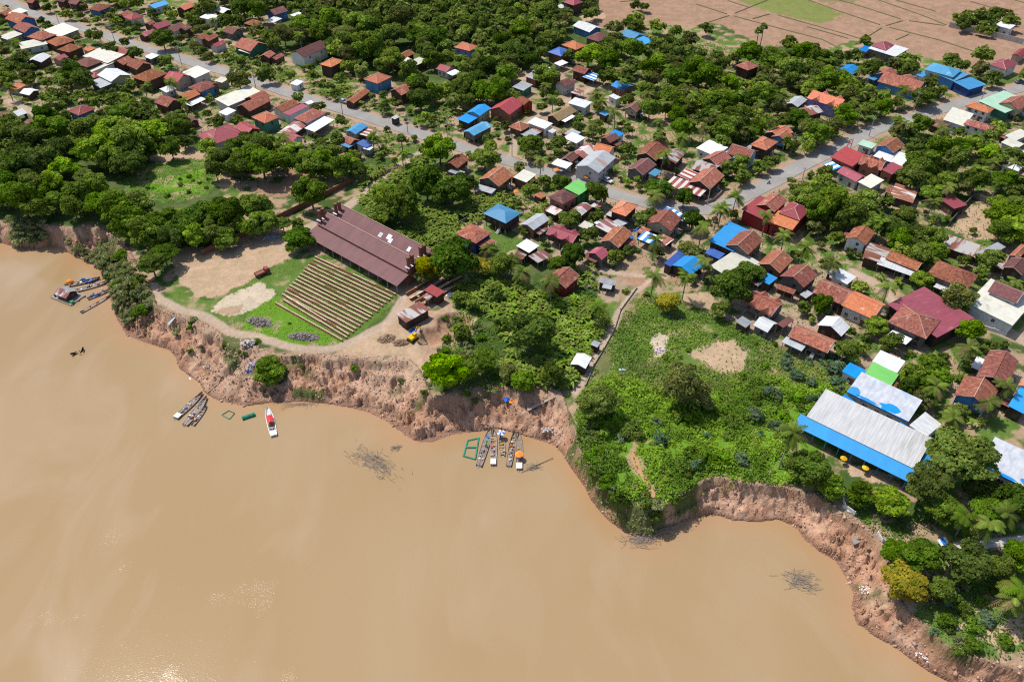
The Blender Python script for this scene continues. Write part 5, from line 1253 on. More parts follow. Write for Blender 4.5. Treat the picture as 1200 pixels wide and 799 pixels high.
# sugar palms: fan leaved ball crowns
def fan_crown(seed):
    r = np.random.default_rng(seed); V = []; C = []
    for i in range(42):
        d = unit(r.normal(size=3)); d[2] = abs(d[2]) * 1.2 - .35; d = unit(d); c = d * 1.25; a = unit(np.cross(d, [0, 0, 1.])); b = np.cross(a, d); f = r.uniform(.7, 1.3)
        for k in range(9):
            t = -1.2 + 2.4 * k / 8; o = c * .55; tip = o + (d * math.cos(t) + a * math.sin(t)) * 1.15 + b * -.1; wv = (a * math.cos(t) - d * math.sin(t)) * .13
            V += [o - wv * .3, o + wv * .3, tip + wv, tip - wv]; C += [np.array((.14, .19, .05)) * f] * 4
    return np.array(V), np.array(C)
V, C = fan_crown(3); FANM = npmesh('crown', V, quadsF(len(V) // 4), LEAF, False, C)
for i, (px, py, h, lk) in enumerate(((895, 32, 10, 'tall sugar palm with round fan leaved crown, right one of the pair'), (889, 37, 8.5, 'shorter sugar palm, left one of the pair by the rice fields'), (470, 163, 6, 'dark fan leaved palm standing alone by the kiln lane'))):
    p = at(px, py, h); root = thing('sugar_palm', lk, 'palm tree', (p.x, p.y, 0)); MB().tube([(0, 0, -.4), (.15, 0, h * .5), (0, 0, h)], .26, 7, .17).obj('trunk', PBARK, root)
    c = link('crown', FANM, root); c.location = (0, 0, h); c.scale = (1.15,) * 3
# ---- banana plants
def banana(seed):
    r = np.random.default_rng(seed); V = []; C = []
    for i in range(9):
        a = i * 2.4 + r.uniform(-.3, .3); L1 = r.uniform(1.7, 2.5); el = r.uniform(.25, 1.25); side = np.array([-math.sin(a), math.cos(a), 0]); pts = []
        for j in range(5):
            t = j / 4; pts.append(np.array([math.cos(a) * L1 * t * math.cos(el) * (1 + .35 * t), math.sin(a) * L1 * t * math.cos(el) * (1 + .35 * t), 1.7 + L1 * (math.sin(el) * t - .62 * t * t)]))
        W = [.07, .3, .36, .3, .06]; cc = np.array((.23, .33, .055)) * r.uniform(.7, 1.25)
        if r.random() < .15: cc = np.array((.25, .22, .06))
        for j in range(4):
            for s in (-1, 1):
                dz = np.array([0, 0, .1]); V += [pts[j], pts[j] + side * s * W[j] + dz * W[j] * 2, pts[j + 1] + side * s * W[j + 1] + dz * W[j + 1] * 2, pts[j + 1]]; C += [cc] * 4
    return np.array(V), np.array(C)
BV = [banana(60 + i) for i in range(4)]
BM = [npmesh('leaves', V, quadsF(len(V) // 4), LEAF, False, C) for V, C in BV]
BST = MB().tube([(0, 0, -.3), (0.03, 0, .9), (0, 0, 1.9)], .13, 6, .09).mesh('stem', M('banana_stem', (.2, .22, .08)))
BZ = [([(428,196),(470,196),(500,178),(540,205),(590,222),(600,240),(560,262),(535,280),(520,305),(500,290),(470,285),(430,262),(420,225)], 1.9, .9, 'in the thicket behind the brick kiln shed'),
 ([(528,330),(570,322),(640,345),(700,352),(716,380),(700,400),(684,440),(660,455),(600,455),(576,432),(600,410),(590,390),(560,360),(545,345)], 1.8, .95, 'in the thicket left of the straight footpath'),
 ([(270,55),(330,70),(345,95),(310,100),(262,84)], 3, .8, 'in the grove by the far roadside'), ([(360,88),(440,112),(430,140),(360,120)], 3, .7, 'in the grove right of the brown gabled villa'), ([(590,228),(640,232),(670,262),(640,262),(600,248)], 2.6, .8, 'behind the steel blue stilt house'),
 ([(360,140),(460,160),(470,185),(400,180)], 3, .6, 'between the left houses and the kiln lane'), ([(1018,330),(1060,310),(1100,320),(1110,345),(1070,330),(1040,345)], 2.6, .5, 'in the gardens behind the wide crimson roof'), ([(1090,605),(1180,600),(1170,622),(1100,630)], 2.6, .7, 'on the slope below the big school tree'),
 ([(1110,430),(1170,470),(1160,520),(1120,500)], 2.8, .4, 'among the houses right of the school'), ([(930,60),(1010,100),(990,140),(930,110)], 3.2, .5, 'in the grove by the rice fields'), ([(500,100),(580,95),(560,140),(500,150)], 3.2, .5, 'behind the blue roofs by the road'), ([(640,340),(700,340),(705,300),(660,320)], 2.6, .5, 'beside the crimson-walled house')]
BL = []
for bi, (poly, sp, pr, where) in enumerate(BZ):
    W = world_poly(poly, 1); r = random.Random(bi + 70); xs = [p[0] for p in W]; ys = [p[1] for p in W]; y = min(ys)
    while y < max(ys):
        x = min(xs)
        while x < max(xs):
            a, b = x + r.uniform(-.5, .5) * sp, y + r.uniform(-.5, .5) * sp; x += sp
            if r.random() > pr or not in_poly(np.array([a]), np.array([b]), W)[0] or hits_house(a, b, .6) or on_road(a, b, .4) or crowd(a, b, .3, .75): continue
            BL.append((a, b, gz(a, b), r.uniform(.6, 1.02), r.random() * 6.28, r.randrange(4), where))
        y += sp
BL.sort(key=lambda t: t[1])
for (x, y, z, s, a, v, where) in BL[:300]:
    root = thing('banana_plant', 'broad leaved banana plant ' + where, 'banana plant', (x, y, z), a, 'banana plants ' + where); root.scale = (s, s, s)
    link('leaves', BM[v], root); link('stem', BST, root)
if len(BL) > 300:
    VV = []; CC = []
    for (x, y, z, s, a, v, where) in BL[300:]:
        V, C = BV[v]; ca, sa = math.cos(a) * s, math.sin(a) * s
        VV.append(np.stack([V[:, 0] * ca - V[:, 1] * sa + x, V[:, 0] * sa + V[:, 1] * ca + y, V[:, 2] * s + z], 1)); CC.append(C)
    VV = np.concatenate(VV); tag(link('banana_thicket', npmesh('banana_thicket', VV, quadsF(len(VV) // 4), LEAF, False, np.concatenate(CC))), 'far banana leaves crowding the gardens between the houses', 'banana plants', None, 'stuff')
print('BANANA', len(BL))
BARE = [world_poly(z, 0) for z in ([(304,331),(323,345),(300,360),(268,373),(246,364),(264,348)], [(202,302),(254,292),(284,284),(350,286),(344,301),(304,320),(248,351),(228,346),(210,332)], P5(720,320, 430,470,560,395,700,390,790,440,740,590,600,580,520,520), P5(720,480, 130,50,150,160,130,240,180,330,240,490,225,545,190,520,180,440,90,340,65,290,110,180), P5(720,320, 385,120,540,115,600,160,550,215,450,190,390,170), P5(720,320, 205,370,270,340,310,370,300,490,230,500))]
# ---- bushes
BUC = {'green': (.11, .19, .028), 'grey green': (.24, .28, .13), 'blue green': (.13, .215, .12), 'bright': (.15, .26, .03)}
BUM = {}
for i, (k, c) in enumerate(BUC.items()):
    for v in range(2):
        V, C = crown_cards(R=1.5, H=1.1, zc=.75, nl=9, ncard=620, leaf=.2, lobe=.5, flat=.8, up=.3, seed=500 + i * 5 + v, col=c); BUM[k, v] = npmesh('bush', V, quadsF(len(V) // 4), LEAF, False, C)
BUSHZ = [([(700,470),(760,450),(860,470),(985,450),(1000,475),(950,530),(900,560),(820,568),(760,590),(710,585),(680,545),(690,500)], 5.0, .8, ['blue green', 'green', 'bright', 'green'], .7, 1.7, 'in the green undergrowth above the cliff'),
 ([(672,500),(700,500),(712,560),(745,585),(800,580),(790,606),(750,628),(715,600),(690,570)], 3.2, .9, ['grey green', 'blue green', 'green'], .7, 1.3, 'on the overgrown point'),
 ([(14,260),(60,268),(60,288),(20,290)], 2.4, 1, ['grey green'], .8, 1.5, 'at the foot of the left bank'), ([(86,290),(150,305),(175,335),(180,370),(160,385),(140,380),(130,350),(120,325),(95,306)], 2.8, .95, ['grey green', 'green', 'grey green'], .8, 1.7, 'on the bank above the raft house'),
 ([(1080,728),(1100,700),(1150,680),(1190,700),(1180,770),(1130,775),(1100,765)], 3, .7, ['green', 'blue green', 'grey green'], .6, 1.3, 'on the lower right slope'), ([(900,410),(1000,420),(1000,470),(920,440)], 3.5, .6, ['blue green'], 1.0, 1.9, 'beside the houses above the school'),
 ([(205,360),(240,380),(236,440),(210,430)], 3, .5, ['grey green', 'green'], .5, .9, 'on the slumped bank at left'), ([(342,455),(380,458),(420,478),(470,490),(440,478),(350,468)], 2.5, .5, ['green', 'grey green'], .4, .8, 'at the water edge of the slumped bank'),
 ([(560,485),(650,495),(640,508),(580,500)], 2.2, .6, ['bright', 'grey green'], .4, .8, 'on the shore by the moored boats'), ([(250,390),(600,455),(520,505),(380,468),(300,470)], 4.0, .42, ['green', 'grey green'], .4, .9, 'on the bare bank face'), ([(820,575),(1000,620),(1060,720),(960,640)], 6, .4, ['green', 'grey green'], .3, .6, 'on the right cliff face'),
 ([(730,340),(880,370),(1000,440),(840,480),(700,460)], 6, .5, ['green', 'bright', 'blue green'], .4, .9, 'on the rough meadow'), ([(150,210),(240,200),(260,225),(180,235)], 4, .4, ['green', 'bright'], .4, .8, 'in the grassy river clearing'), ([(300,355),(400,400),(200,345)], 5, .3, ['green'], .3, .6, 'at the drying field edge'),
 ([(640,250),(760,290),(1000,360),(1180,450),(980,400),(760,320)], 6, .35, ['green', 'bright'], .5, 1.0, 'between the village houses'), ([(520,365),(560,380),(570,410),(530,430),(510,420)], 3, .7, ['grey green', 'green'], .6, 1.2, 'beside the dug clay pits')]
bl = []
for bi, (poly, sp, pr, kd, s0, s1, where) in enumerate(BUSHZ):
    r = random.Random(bi + 170); xs = [p[0] for p in poly]; ys = [p[1] for p in poly]
    W = world_poly(poly, 0); wx = [p[0] for p in W]; wy = [p[1] for p in W]; y = min(wy)
    while y < max(wy):
        x = min(wx)
        while x < max(wx):
            a, b = x + r.uniform(-.5, .5) * sp, y + r.uniform(-.5, .5) * sp; x += sp
            if r.random() > pr or not in_poly(np.array([a]), np.array([b]), W)[0] or hits_house(a, b, .8) or on_road(a, b, .6): continue
            if any(in_poly(np.array([a]), np.array([b]), c_)[0] for c_ in BARE): continue
            z = gz(a, b)
            if z < WZ + .5:
                continue
            # a spot lower down the bank is moved back to the place it is seen at
            if z < -1:
                px, py = to_px(a, b, 0); g = on(px, py); a, b, z = g.x, g.y, g.z
                if z < WZ + .4: continue
            bl.append((a, b, z, r.uniform(s0, s1), r.random() * 6.28, r.choice(kd), r.randrange(2), where))
        y += sp
bl.sort(key=lambda t: t[1]); print('BUSH', len(bl))
for (x, y, z, s, a, k, v, where) in bl[:270]:
    o = link('bush', BUM[k, v]); o.location = (x, y, z - .1); o.rotation_euler = (0, 0, a); o.scale = (s, s, s * .95)
    tag(o, k + ' leafy bush ' + where, 'bush', k + ' bushes ' + where)
gb = random.Random(4)
for bx, by, bs in ((18,279,1.5),(26,274,1.9),(34,280,2.1),(42,274,2.0),(46,282,2.0),(36,287,1.7),(54,281,1.6),(26,285,1.7),(82,284,1.2),(92,294,1.3),(100,300,1.5),(108,304,1.5),(116,308,1.7),(124,314,1.8),(132,322,1.8),(128,306,1.5),(140,316,1.6),(138,334,1.6),(146,326,1.7),(136,348,1.4),(146,342,1.7),(156,334,1.6),(142,360,1.4),(152,356,1.5),(148,374,1.5),(160,368,1.4)):
    q = on(bx, by)
    if q.z < WZ - .3: continue
    o = link('bush', BUM['grey green', gb.randrange(2)]); o.location = q - Vector((0, 0, .2)); o.rotation_euler = (0, 0, gb.random() * 6); o.scale = (bs, bs, bs * .8)
    w_ = 'at the foot of the left bank' if bx < 60 else 'on the bank above the raft house'; tag(o, 'grey green leafy bush ' + w_, 'bush', 'grey green bushes ' + w_)
# ---- ground cover, one mass
def cover(name, label, specs):
    VV = []; CC = []
    for si, (poly, dens, lf, hh, cols, wsc) in enumerate(specs):
        r = np.random.default_rng(900 + si); W = world_poly(poly, 0); xs = [p[0] for p in W]; ys = [p[1] for p in W]
        n = int((max(xs) - min(xs)) * (max(ys) - min(ys)) * dens); X = r.uniform(min(xs), max(xs), n); Y = r.uniform(min(ys), max(ys), n)
        jx = X + (fbm(X * .3, Y * .3, 7, 3) - .5) * 5 + r.normal(size=n) * .5; jy = Y + (fbm(X * .3, Y * .3, 8, 3) - .5) * 5 + r.normal(size=n) * .5
        k = in_poly(jx, jy, W); X, Y, jx, jy = X[k], Y[k], jx[k], jy[k]
        g = fbm(X * wsc, Y * wsc, 33 + si, 4); k = g > .30; X, Y, g, jx_, jy_ = X[k], Y[k], g[k], jx[k], jy[k]
        d, _ = seg_dist(X, Y, ROADXY); k = d > 5
        for P, w_ in LANEXY:
            d, _ = seg_dist(X, Y, P); k &= d > w_ * .5 + .3
        for c_ in BARE: k &= ~(in_poly(jx_, jy_, c_) & (r.random(len(jx_)) < .95))
        X, Y, g = X[k], Y[k], g[k]
        if len(X) == 0: continue
        dx = X[:, None] - FX[None, :, 0]; dy = Y[:, None] - FX[None, :, 1]; c = np.cos(FX[:, 4]); s = np.sin(FX[:, 4])
        hit = ((np.abs(dx * c + dy * s) < FX[:, 2]) & (np.abs(-dx * s + dy * c) < FX[:, 3])).any(1); X, Y, g = X[~hit], Y[~hit], g[~hit]
        Z = height(X, Y); k = Z > WZ + .3; X, Y, Z, g = X[k], Y[k], Z[k], g[k]
        hgt = hh * np.clip((g - .28) * 3.0, .12, 1.3) * (.4 + .9 * fbm(X * .9, Y * .9, 44, 2)); zz = Z + hgt * r.uniform(.3, 1.0, len(X))
        nn = unit(np.stack([r.normal(size=len(X)) * .6, r.normal(size=len(X)) * .6, np.ones(len(X))], 1))
        V = cards(np.stack([X, Y, zz], 1), nn, lf * r.uniform(.6, 1.3, len(X)), 1, r)
        ci = fbm(X * .12, Y * .12, 55 + si, 3); ca = np.array(cols[0]); cb = np.array(cols[1]); f = np.clip((ci - .35) * 3.3, 0, 1)[:, None]
        C = (ca * (1 - f) + cb * f) * (r.uniform(.7, 1.3, len(X)) * (.75 + .5 * fbm(X * .7, Y * .7, 66, 2)))[:, None]
        VV.append(V.reshape(-1, 3)); CC.append(np.repeat(C, 4, 0))
    VV = np.concatenate(VV); print(name, len(VV) // 4)
    return tag(link(name, npmesh(name, VV, quadsF(len(VV) // 4), LEAF, False, np.concatenate(CC))), label, 'ground cover', None, 'stuff')
cover('undergrowth', 'dense green creepers and low leaves covering the meadow and cliff top', [
 ([(690,455),(720,440),(800,470),(860,450),(900,440),(1000,455),(990,475),(945,490),(935,520),(900,545),(960,578),(920,566),(860,561),(830,560),(806,577),(770,594),(720,585),(690,550),(672,505)], 15, .26, 2.0, ((0.121, 0.201, 0.029), (0.247, 0.370, 0.044)), .3),
 ([(710,400),(750,345),(800,350),(900,400),(1000,450),(860,450),(800,470),(720,445)], 9, .24, .9, ((0.132, 0.225, 0.039), (0.218, 0.314, 0.054)), .12),
 ([(500,300),(560,320),(700,345),(716,380),(690,450),(600,455),(500,455),(540,360)], 5, .26, 1.0, ((0.095, 0.161, 0.031), (0.182, 0.314, 0.046)), .16),
 ([(690,575),(720,585),(770,596),(810,578),(812,600),(780,614),(750,630),(720,612)], 9, .22, .8, ((0.189, 0.225, 0.077), (0.237, 0.251, 0.123)), .2),
 ([(140,205),(190,188),(250,185),(262,212),(235,232),(190,238),(150,225)], 4, .2, .5, ((0.151, 0.258, 0.031), (0.218, 0.345, 0.046)), .12),
 ([(1085,728),(1060,700),(1110,690),(1150,680),(1200,690),(1200,770),(1140,772),(1100,745)], 5, .22, .6, ((0.113, 0.193, 0.039), (0.182, 0.235, 0.062)), .2),
 ([(1000,590),(1060,600),(1200,630),(1200,690),(1090,700),(1050,680),(1040,640),(1010,608)], 5, .22, .7, ((0.095, 0.161, 0.031), (0.182, 0.298, 0.046)), .2),
 ([(940,560),(985,560),(1000,600),(980,590)], 6, .22, .6, ((0.132, 0.225, 0.031), (0.218, 0.345, 0.046)), .2),
 ([(600,150),(1000,80),(1180,100),(1200,300),(1200,500),(1000,400),(700,310),(560,240)], .8, .25, .7, ((0.113, 0.193, 0.031), (0.182, 0.298, 0.046)), .1),
 ([(0,0),(560,120),(600,230),(440,200),(0,130)], .35, .35, .9, ((0.113, 0.193, 0.031), (0.182, 0.282, 0.046)), .1),
 ([(700,60),(760,36),(880,62),(1000,62),(980,130),(760,130)], 1.2, .35, 1.2, ((0.132, 0.209, 0.031), (0.237, 0.298, 0.077)), .1),
 ([(120,325),(180,335),(182,358),(160,390),(132,360)], 6, .2, .6, ((0.189, 0.241, 0.077), (0.255, 0.282, 0.108)), .2)])
grass_polys = [([(196,330),(228,350),(250,354),(304,322),(350,298),(372,300),(470,345),(404,406),(340,404),(285,387),(250,374),(215,362),(198,350)], 6, .12, .25, ((0.142, 0.225, 0.031), (0.200, 0.298, 0.046)), .12), ([(520,345),(552,328),(568,332),(560,352),(535,358)], 6, .12, .25, ((0.170, 0.274, 0.031), (0.182, 0.282, 0.046)), .12), ([(445,200),(500,172),(530,185),(520,205),(470,210)], 3, .14, .25, ((0.170, 0.241, 0.031), (0.182, 0.282, 0.046)), .12), ([(563,290),(610,275),(650,280),(650,300),(600,305)], 4, .14, .3, ((0.170, 0.241, 0.031), (0.182, 0.282, 0.046)), .12)]
tag(cover('grass', 'short green grass between the drying rows and around the yards', grass_polys), None, 'grass')
# ------------------------------------------------------------------ boats
def line_on(p0, p1, z):
    a, b = at(*p0, z), at(*p1, z); d = b - a; return a, b, d.length, math.atan2(d.y, d.x)
def hull_mesh(L_, W_, H_=.75, stern=.75, n=14):
    """bow at +x, open top, planked inside"""
    mb = MB(); rings = []
    for i in range(n + 1):
        t = i / n; x = -L_ / 2 + L_ * t
        w_ = W_ / 2 * (stern + (1 - stern) * math.sin(min(1, t / .45) * math.pi / 2)) * (1 if t < .55 else max(.03, math.cos((t - .55) / .45 * math.pi / 2) ** .75))
        lift = .55 * max(0, (t - .6) / .4) ** 2 * H_ * 1.5 + .2 * max(0, (.2 - t) / .2) ** 2
        top = H_ * .55 + lift; bot = -H_ * .3 + lift * .8
        rings.append([(x, -w_, top), (x, -w_ * .7, bot), (x, w_ * .7, bot), (x, w_, top), (x, w_ * .86, top), (x, w_ * .62, bot + .12), (x, -w_ * .62, bot + .12), (x, -w_ * .86, top)])
    vs = [q for r_ in rings for q in r_]; fs = []
    for i in range(n):
        for k in range(8): fs.append((i * 8 + k, i * 8 + (k + 1) % 8, (i + 1) * 8 + (k + 1) % 8, (i + 1) * 8 + k))
    fs.append(tuple(range(7, -1, -1))); fs.append(tuple(n * 8 + k for k in range(8)))
    return mb.add(vs, fs)
def parasol(root, x, y, r, h, m1, m2=None):
    MB().tube([(x, y, 0), (x, y, h)], .04, 6).obj('pole', METAL, root)
    n = 8
    for k, mm in ((0, m1), (1, m2 or m1)):
        mb = MB()
        for i in range(n):
            if m2 and i % 2 != k: continue
            if not m2 and k: continue
            a0, a1 = 2 * math.pi * i / n, 2 * math.pi * (i + 1) / n
            mb.slab([(x, y, h + .35), (x + r * math.cos(a0), y + r * math.sin(a0), h - .1), (x + r * math.cos(a1), y + r * math.sin(a1), h - .1), (x, y, h + .35001)][:4], .02)
        if mb.v: mb.obj('canopy', mm, root)
    MB().tube([(x, y, h + .3), (x, y, h + .5)], .03, 6).obj('finial', METAL, root)
CARGO = [WHITE, BLUET, REDP, M('green_plastic', (.04, .25, .12)), M('tan_sacks', (.42, .33, .22)), METAL, M('pink_plastic', (.6, .3, .32)), DARKWOOD, YEL]
def boat(label, bow, stern, W_, deck=(.0, .5), cargo=(), seed=1, hm=None, name='wooden_boat', engine=True, white_end=False, grp='wooden river boats', H_=.75, cabin=None):
    b, s, L_, a = line_on(stern, bow, WZ); c = (b + s) / 2
    r = thing(name, label, 'boat', (c.x, c.y, WZ), a, grp); hull_mesh(L_, W_, H_).obj('hull', hm or HULL, r); rr = random.Random(seed)
    top = H_ * .5
    mb = MB(); d0, d1 = deck
    k = int((d1 - d0) * L_ / .28)
    for i in range(k):
        x = -L_ / 2 + L_ * d0 + i * .28 + .1; mb.box(x, x + .24, -W_ * .36, W_ * .36, top - .08, top - .02)
    if mb.v: mb.obj('deck', WOOD, r)
    for i in range(4):
        x = -L_ * .1 + i * L_ * .14; MB().box(x, x + .22, -W_ * .40, W_ * .40, top - .04, top + .03).obj('thwart', WOOD, r)
    if white_end: MB().box(-L_ / 2 + .15, -L_ / 2 + L_ * .16, -W_ * .4, W_ * .4, top, top + .35).obj('stern_cover', WHITE, r)
    if engine:
        e = MB().box(-L_ * .12 - .3, -L_ * .12 + .3, -.22, .22, top, top + .5).box(-L_ * .12 - .15, -L_ * .12 + .45, -.1, .1, top + .5, top + .62); e.tube([(-L_ * .12 - .2, 0, top + .35), (-L_ * .5 + .1, .1, top + .2), (-L_ * .55, .1, .1)], .045, 6); e.obj('engine', METAL, r)
    for i in range(cargo if isinstance(cargo, int) else 0):
        x = rr.uniform(-L_ * .34, L_ * .28); y = rr.uniform(-.26, .26) * W_; q = rr.uniform(.14, .34); m = rr.choice(CARGO); cm = MB()
        R_ = Matrix.Translation((x, y, top)) @ Matrix.Rotation(rr.random() * 3, 4, 'Z')
        if i % 3 == 0: cm.tube([(x, y, top), (x, y, top + q * 1.5)], q * .8, 9, q * .6)
        elif i % 3 == 1: cm.box(-q * 1.3, q * 1.3, -q * .8, q * .8, 0, q, R_)
        else: cm.box(-q, q, -q * .9, q * .9, 0, q * .7, R_).box(-q * .6, q * .8, -q * .7, q * .5, q * .7, q * 1.3, R_)
        cm.obj('load', m, r)
    return r, L_, top
boat('weathered grey plank boat, leftmost of five moored, beside the green floating frame', (575, 502), (561, 547), 2.1, (.02, .9), 8, 1)
boat('narrow grey plank boat with white stern, second from left of the five moored boats', (579, 504), (578, 546), 1.8, (.05, .5), 8, 2, white_end=True)
r, L_, t = boat('short dark boat under a blue and white parasol, middle of the five moored boats', (587, 510), (589, 535), 1.6, (.05, .3), 6, 3, engine=False); parasol(r, L_ * .38, 0, 1.05, 2.1, WHITE, BLUET)
boat('grey plank boat with red bucket, second from right of the five moored boats', (603, 506), (596, 547), 1.8, (.0, .35), 9, 4)
r, L_, t = boat('slim grey boat with orange parasol and white stern, rightmost of the five moored boats', (608, 508), (608.5, 551), 1.9, (.3, .8), 4, 5, white_end=True); parasol(r, -L_ * .2, 0, 1.15, 2.0, ORP)
r, L_, t = boat('white painted boat with red cloth canopy beside the green drum', (313.5, 478), (321.5, 512), 2.2, (.1, .3), 3, 6, hm=M('white_boat_paint', (.62, .62, .6)), engine=False, white_end=True, name='motor_boat', grp=None)
RC = material('red_white_cloth', (.6, .06, .07), (.55, .05, .06), (.7, .6, .58), 2.5, (1, 1, 1), .8, .1, .05, 4, 0, c3at=(.55, .6)); MB().slab([(-L_ * .12, -.85, 1.2), (L_ * .12, -.85, 1.2), (L_ * .12, 0, 1.65), (-L_ * .12, 0, 1.65)], .05).slab([(-L_ * .12, 0, 1.64), (L_ * .12, 0, 1.64), (L_ * .12, .85, 1.2), (-L_ * .12, .85, 1.2)], .05).obj('canopy', RC, r)
for sx in (-1, 1):
    for sy in (-1, 1): MB().tube([(sx * L_ * .11, sy * .8, t - .1), (sx * L_ * .11, sy * .8, 1.2)], .035, 5).obj('canopy_post', METAL, r)
MB().box(L_ * .14, L_ * .3, -.5, .5, t, t + .3).obj('foredeck', M('grey_white_deck', (.5, .5, .52)), r)
boat('cluttered boat with white stern, left of the three below the left cliff', (238, 461), (206, 491), 2.0, (0, .8), 14, 7, white_end=True)
boat('heavily loaded boat with red tub, middle of the three below the left cliff', (243, 466), (217, 499), 2.2, (0, .8), 18, 8)
boat('slender open sampan, right of the three below the left cliff', (242.5, 476), (226, 499), 1.4, (.3, .5), 4, 9, engine=False, H_=.6)
boat('dark boat with blue sacks and orange cover, farthest one by the raft house', (118, 327), (76, 336), 2.2, (.1, .8), 9, 10)
boat('long dark boat moored second farthest by the raft house', (128, 331), (88, 342), 2.0, (.1, .8), 8, 11)
boat('narrow boat with blue sacks tied right of the raft house', (130, 340), (103, 351), 1.6, (.2, .7), 7, 12, engine=False)
boat('long thin pale canoe lying nearest to the bank below the raft house', (130, 347), (95, 367), 1.3, (.1, .85), 3, 13, engine=False, H_=.5)
def sack_pile(label, px, py, z, m, n, seed, sp=1.0):
    r = random.Random(seed); p = at(px, py, z); root = thing('sack_pile', label, 'sacks', p); mb = MB()
    for i in range(n):
        a = Matrix.Translation((r.uniform(-sp, sp), r.uniform(-sp * .4, sp * .4), .15 + .2 * r.random())) @ Matrix.Rotation(r.random() * 3, 4, 'Z') @ Matrix.Rotation(r.uniform(-.4, .4), 4, 'X'); s = .38
        o = len(mb.v); mb.box(-s, s, -s * .6, s * .6, -.12, .12, a).box(-s * .7, s * .7, -s * .45, s * .45, .115, .2, a)
    mb.obj('sacks', m, root)
sack_pile('blue sacks piled on the farthest boat by the raft house', 104, 329, WZ + .35, BLUET, 12, 1, 2.4); sack_pile('blue sacks piled on the narrow boat right of the raft house', 112, 346, WZ + .3, BLUET, 8, 2, 1.2)
p = at(82, 331, WZ + .5); r = thing('boat_cover', 'orange dome shaped cloth cover on the farthest boat by the raft house', 'cover', p)
MB().add([(1.3 * math.cos(a) * s, 1.0 * math.sin(a) * s, z) for s, z in ((1, 0), (.8, .6), (.45, .95)) for a in [k * math.pi / 5 for k in range(10)]] + [(0, 0, 1.05)], [(j * 10 + k, j * 10 + (k + 1) % 10, (j + 1) * 10 + (k + 1) % 10, (j + 1) * 10 + k) for j in range(2) for k in range(10)] + [(20 + k, 20 + (k + 1) % 10, 30) for k in range(10)]).obj('cloth', ORP, r)
# raft house
a, b, L_, ang = line_on((64, 341), (92, 352), WZ); c = at(80, 348, WZ)
r = thing('raft_house', 'floating raft house with rust striped and grey gable roof', 'raft house', c, ang)
MB().box(-4.6, 4.6, -2.9, 2.9, .1, .35).obj('deck', WOOD, r)
for y in (-2.3, 0, 2.3): MB().tube([(-5, y, 0), (5, y, 0)], .35, 8).obj('float', M('dull_blue_drum', (.05, .12, .2)), r)
MB().box(-2.3, 2.3, -1.9, 1.9, .35, 2.1).obj('wall', wall_mat('d'), r)
for sy, m in ((-1, ROOF['q']()), (1, ROOF['g']())):
    q = [(-2.7, sy * 2.4, 1.9), (2.7, sy * 2.4, 1.9), (2.7, 0, 3.1), (-2.7, 0, 3.1)]
    MB().slab(q if sy < 0 else q[::-1], .08).obj('roof', m, r)
put_window(r, .6, -1.912, 1.0, math.pi, .8, .8, 0); o = link('door', DOOR, r); o.location = (2.312, .3, .3); o.rotation_euler = (0, 0, -math.pi / 2); o.scale = (.9, 1, .8)
MB().box(3.0, 4.5, -2.2, -1.2, .35, .9).obj('fish_crate', M('green_plastic', (.04, .25, .12)), r); MB().tube([(-3.6, -1.8, .35), (-3.6, -1.8, 1.2)], .35, 10).obj('water_jar', BLUET, r); MB().tube([(-3.9, .6, .35), (-3.9, .6, 1.1)], .3, 10).obj('water_jar', WHITE, r)
# green floating frames, drum, canoes
def frame(label, pts, rad, m, cross=None):
    P = [at(x, y, WZ + .1) for x, y in pts]; c = sum(P, Vector()) / len(P); root = thing('floating_pen', label, 'frame', c)
    for i in range(len(P)): MB().tube([P[i] - c, P[(i + 1) % len(P)] - c], rad, 7).obj('pipe', m, root)
    if cross: MB().tube([P[cross[0]].lerp(P[cross[1]], .45) - c, P[cross[2]].lerp(P[cross[3]], .45) - c], rad * 1.3, 7).obj('crossbar', m, root)
frame('green floating pipe frame with crossbar beside the leftmost moored boat', [(561, 513), (548, 516), (543, 534), (557, 538)], .24, M('green_pipe', (.05, .24, .15)), (0, 3, 1, 2))
frame('small thin green floating net frame left of the green drum', [(268, 481), (275, 484), (269, 491), (260, 486)], .12, GRN)
a, b, L_, ang = line_on((284, 491), (299, 486), WZ); c = (a + b) / 2; r = thing('floating_drum', 'green cylindrical float lying in the water left of the white boat', 'float', c, ang)
MB().tube([(-L_ / 2, 0, .2), (-L_ / 2 + .1, 0, .2), (L_ / 2 - .1, 0, .2), (L_ / 2, 0, .2)], .62, 14).obj('drum', GRN, r)
for k in (-.4, 0, .4): MB().tube([(k * L_ - .05, 0, .2), (k * L_ + .05, 0, .2)], .66, 14).obj('band', M('dark_green_band', (.015, .12, .08)), r)
def wreck(label, tip, base):
    a, b, L_, ang = line_on(base, tip, WZ); r = thing('sunken_boat', label, 'boat', a, ang, 'half sunken boats')
    Mx = Matrix.Rotation(-.28, 4, 'Y'); h = hull_mesh(6.5, 1.15, .6); h.v = [tuple(Mx @ Vector(q) + Vector((.4, 0, -.55))) for q in h.v]; h.obj('hull', DARKWOOD, r)
    MB().box(.6, .8, -.45, .45, -.1, .0).obj('thwart', WOOD, r)
wreck('dark half sunken canoe pointing left, upper arm of the V in open water', (84, 417), (96, 410)); wreck('dark half sunken canoe, lower arm of the V in open water', (99, 408.5), (94, 418))
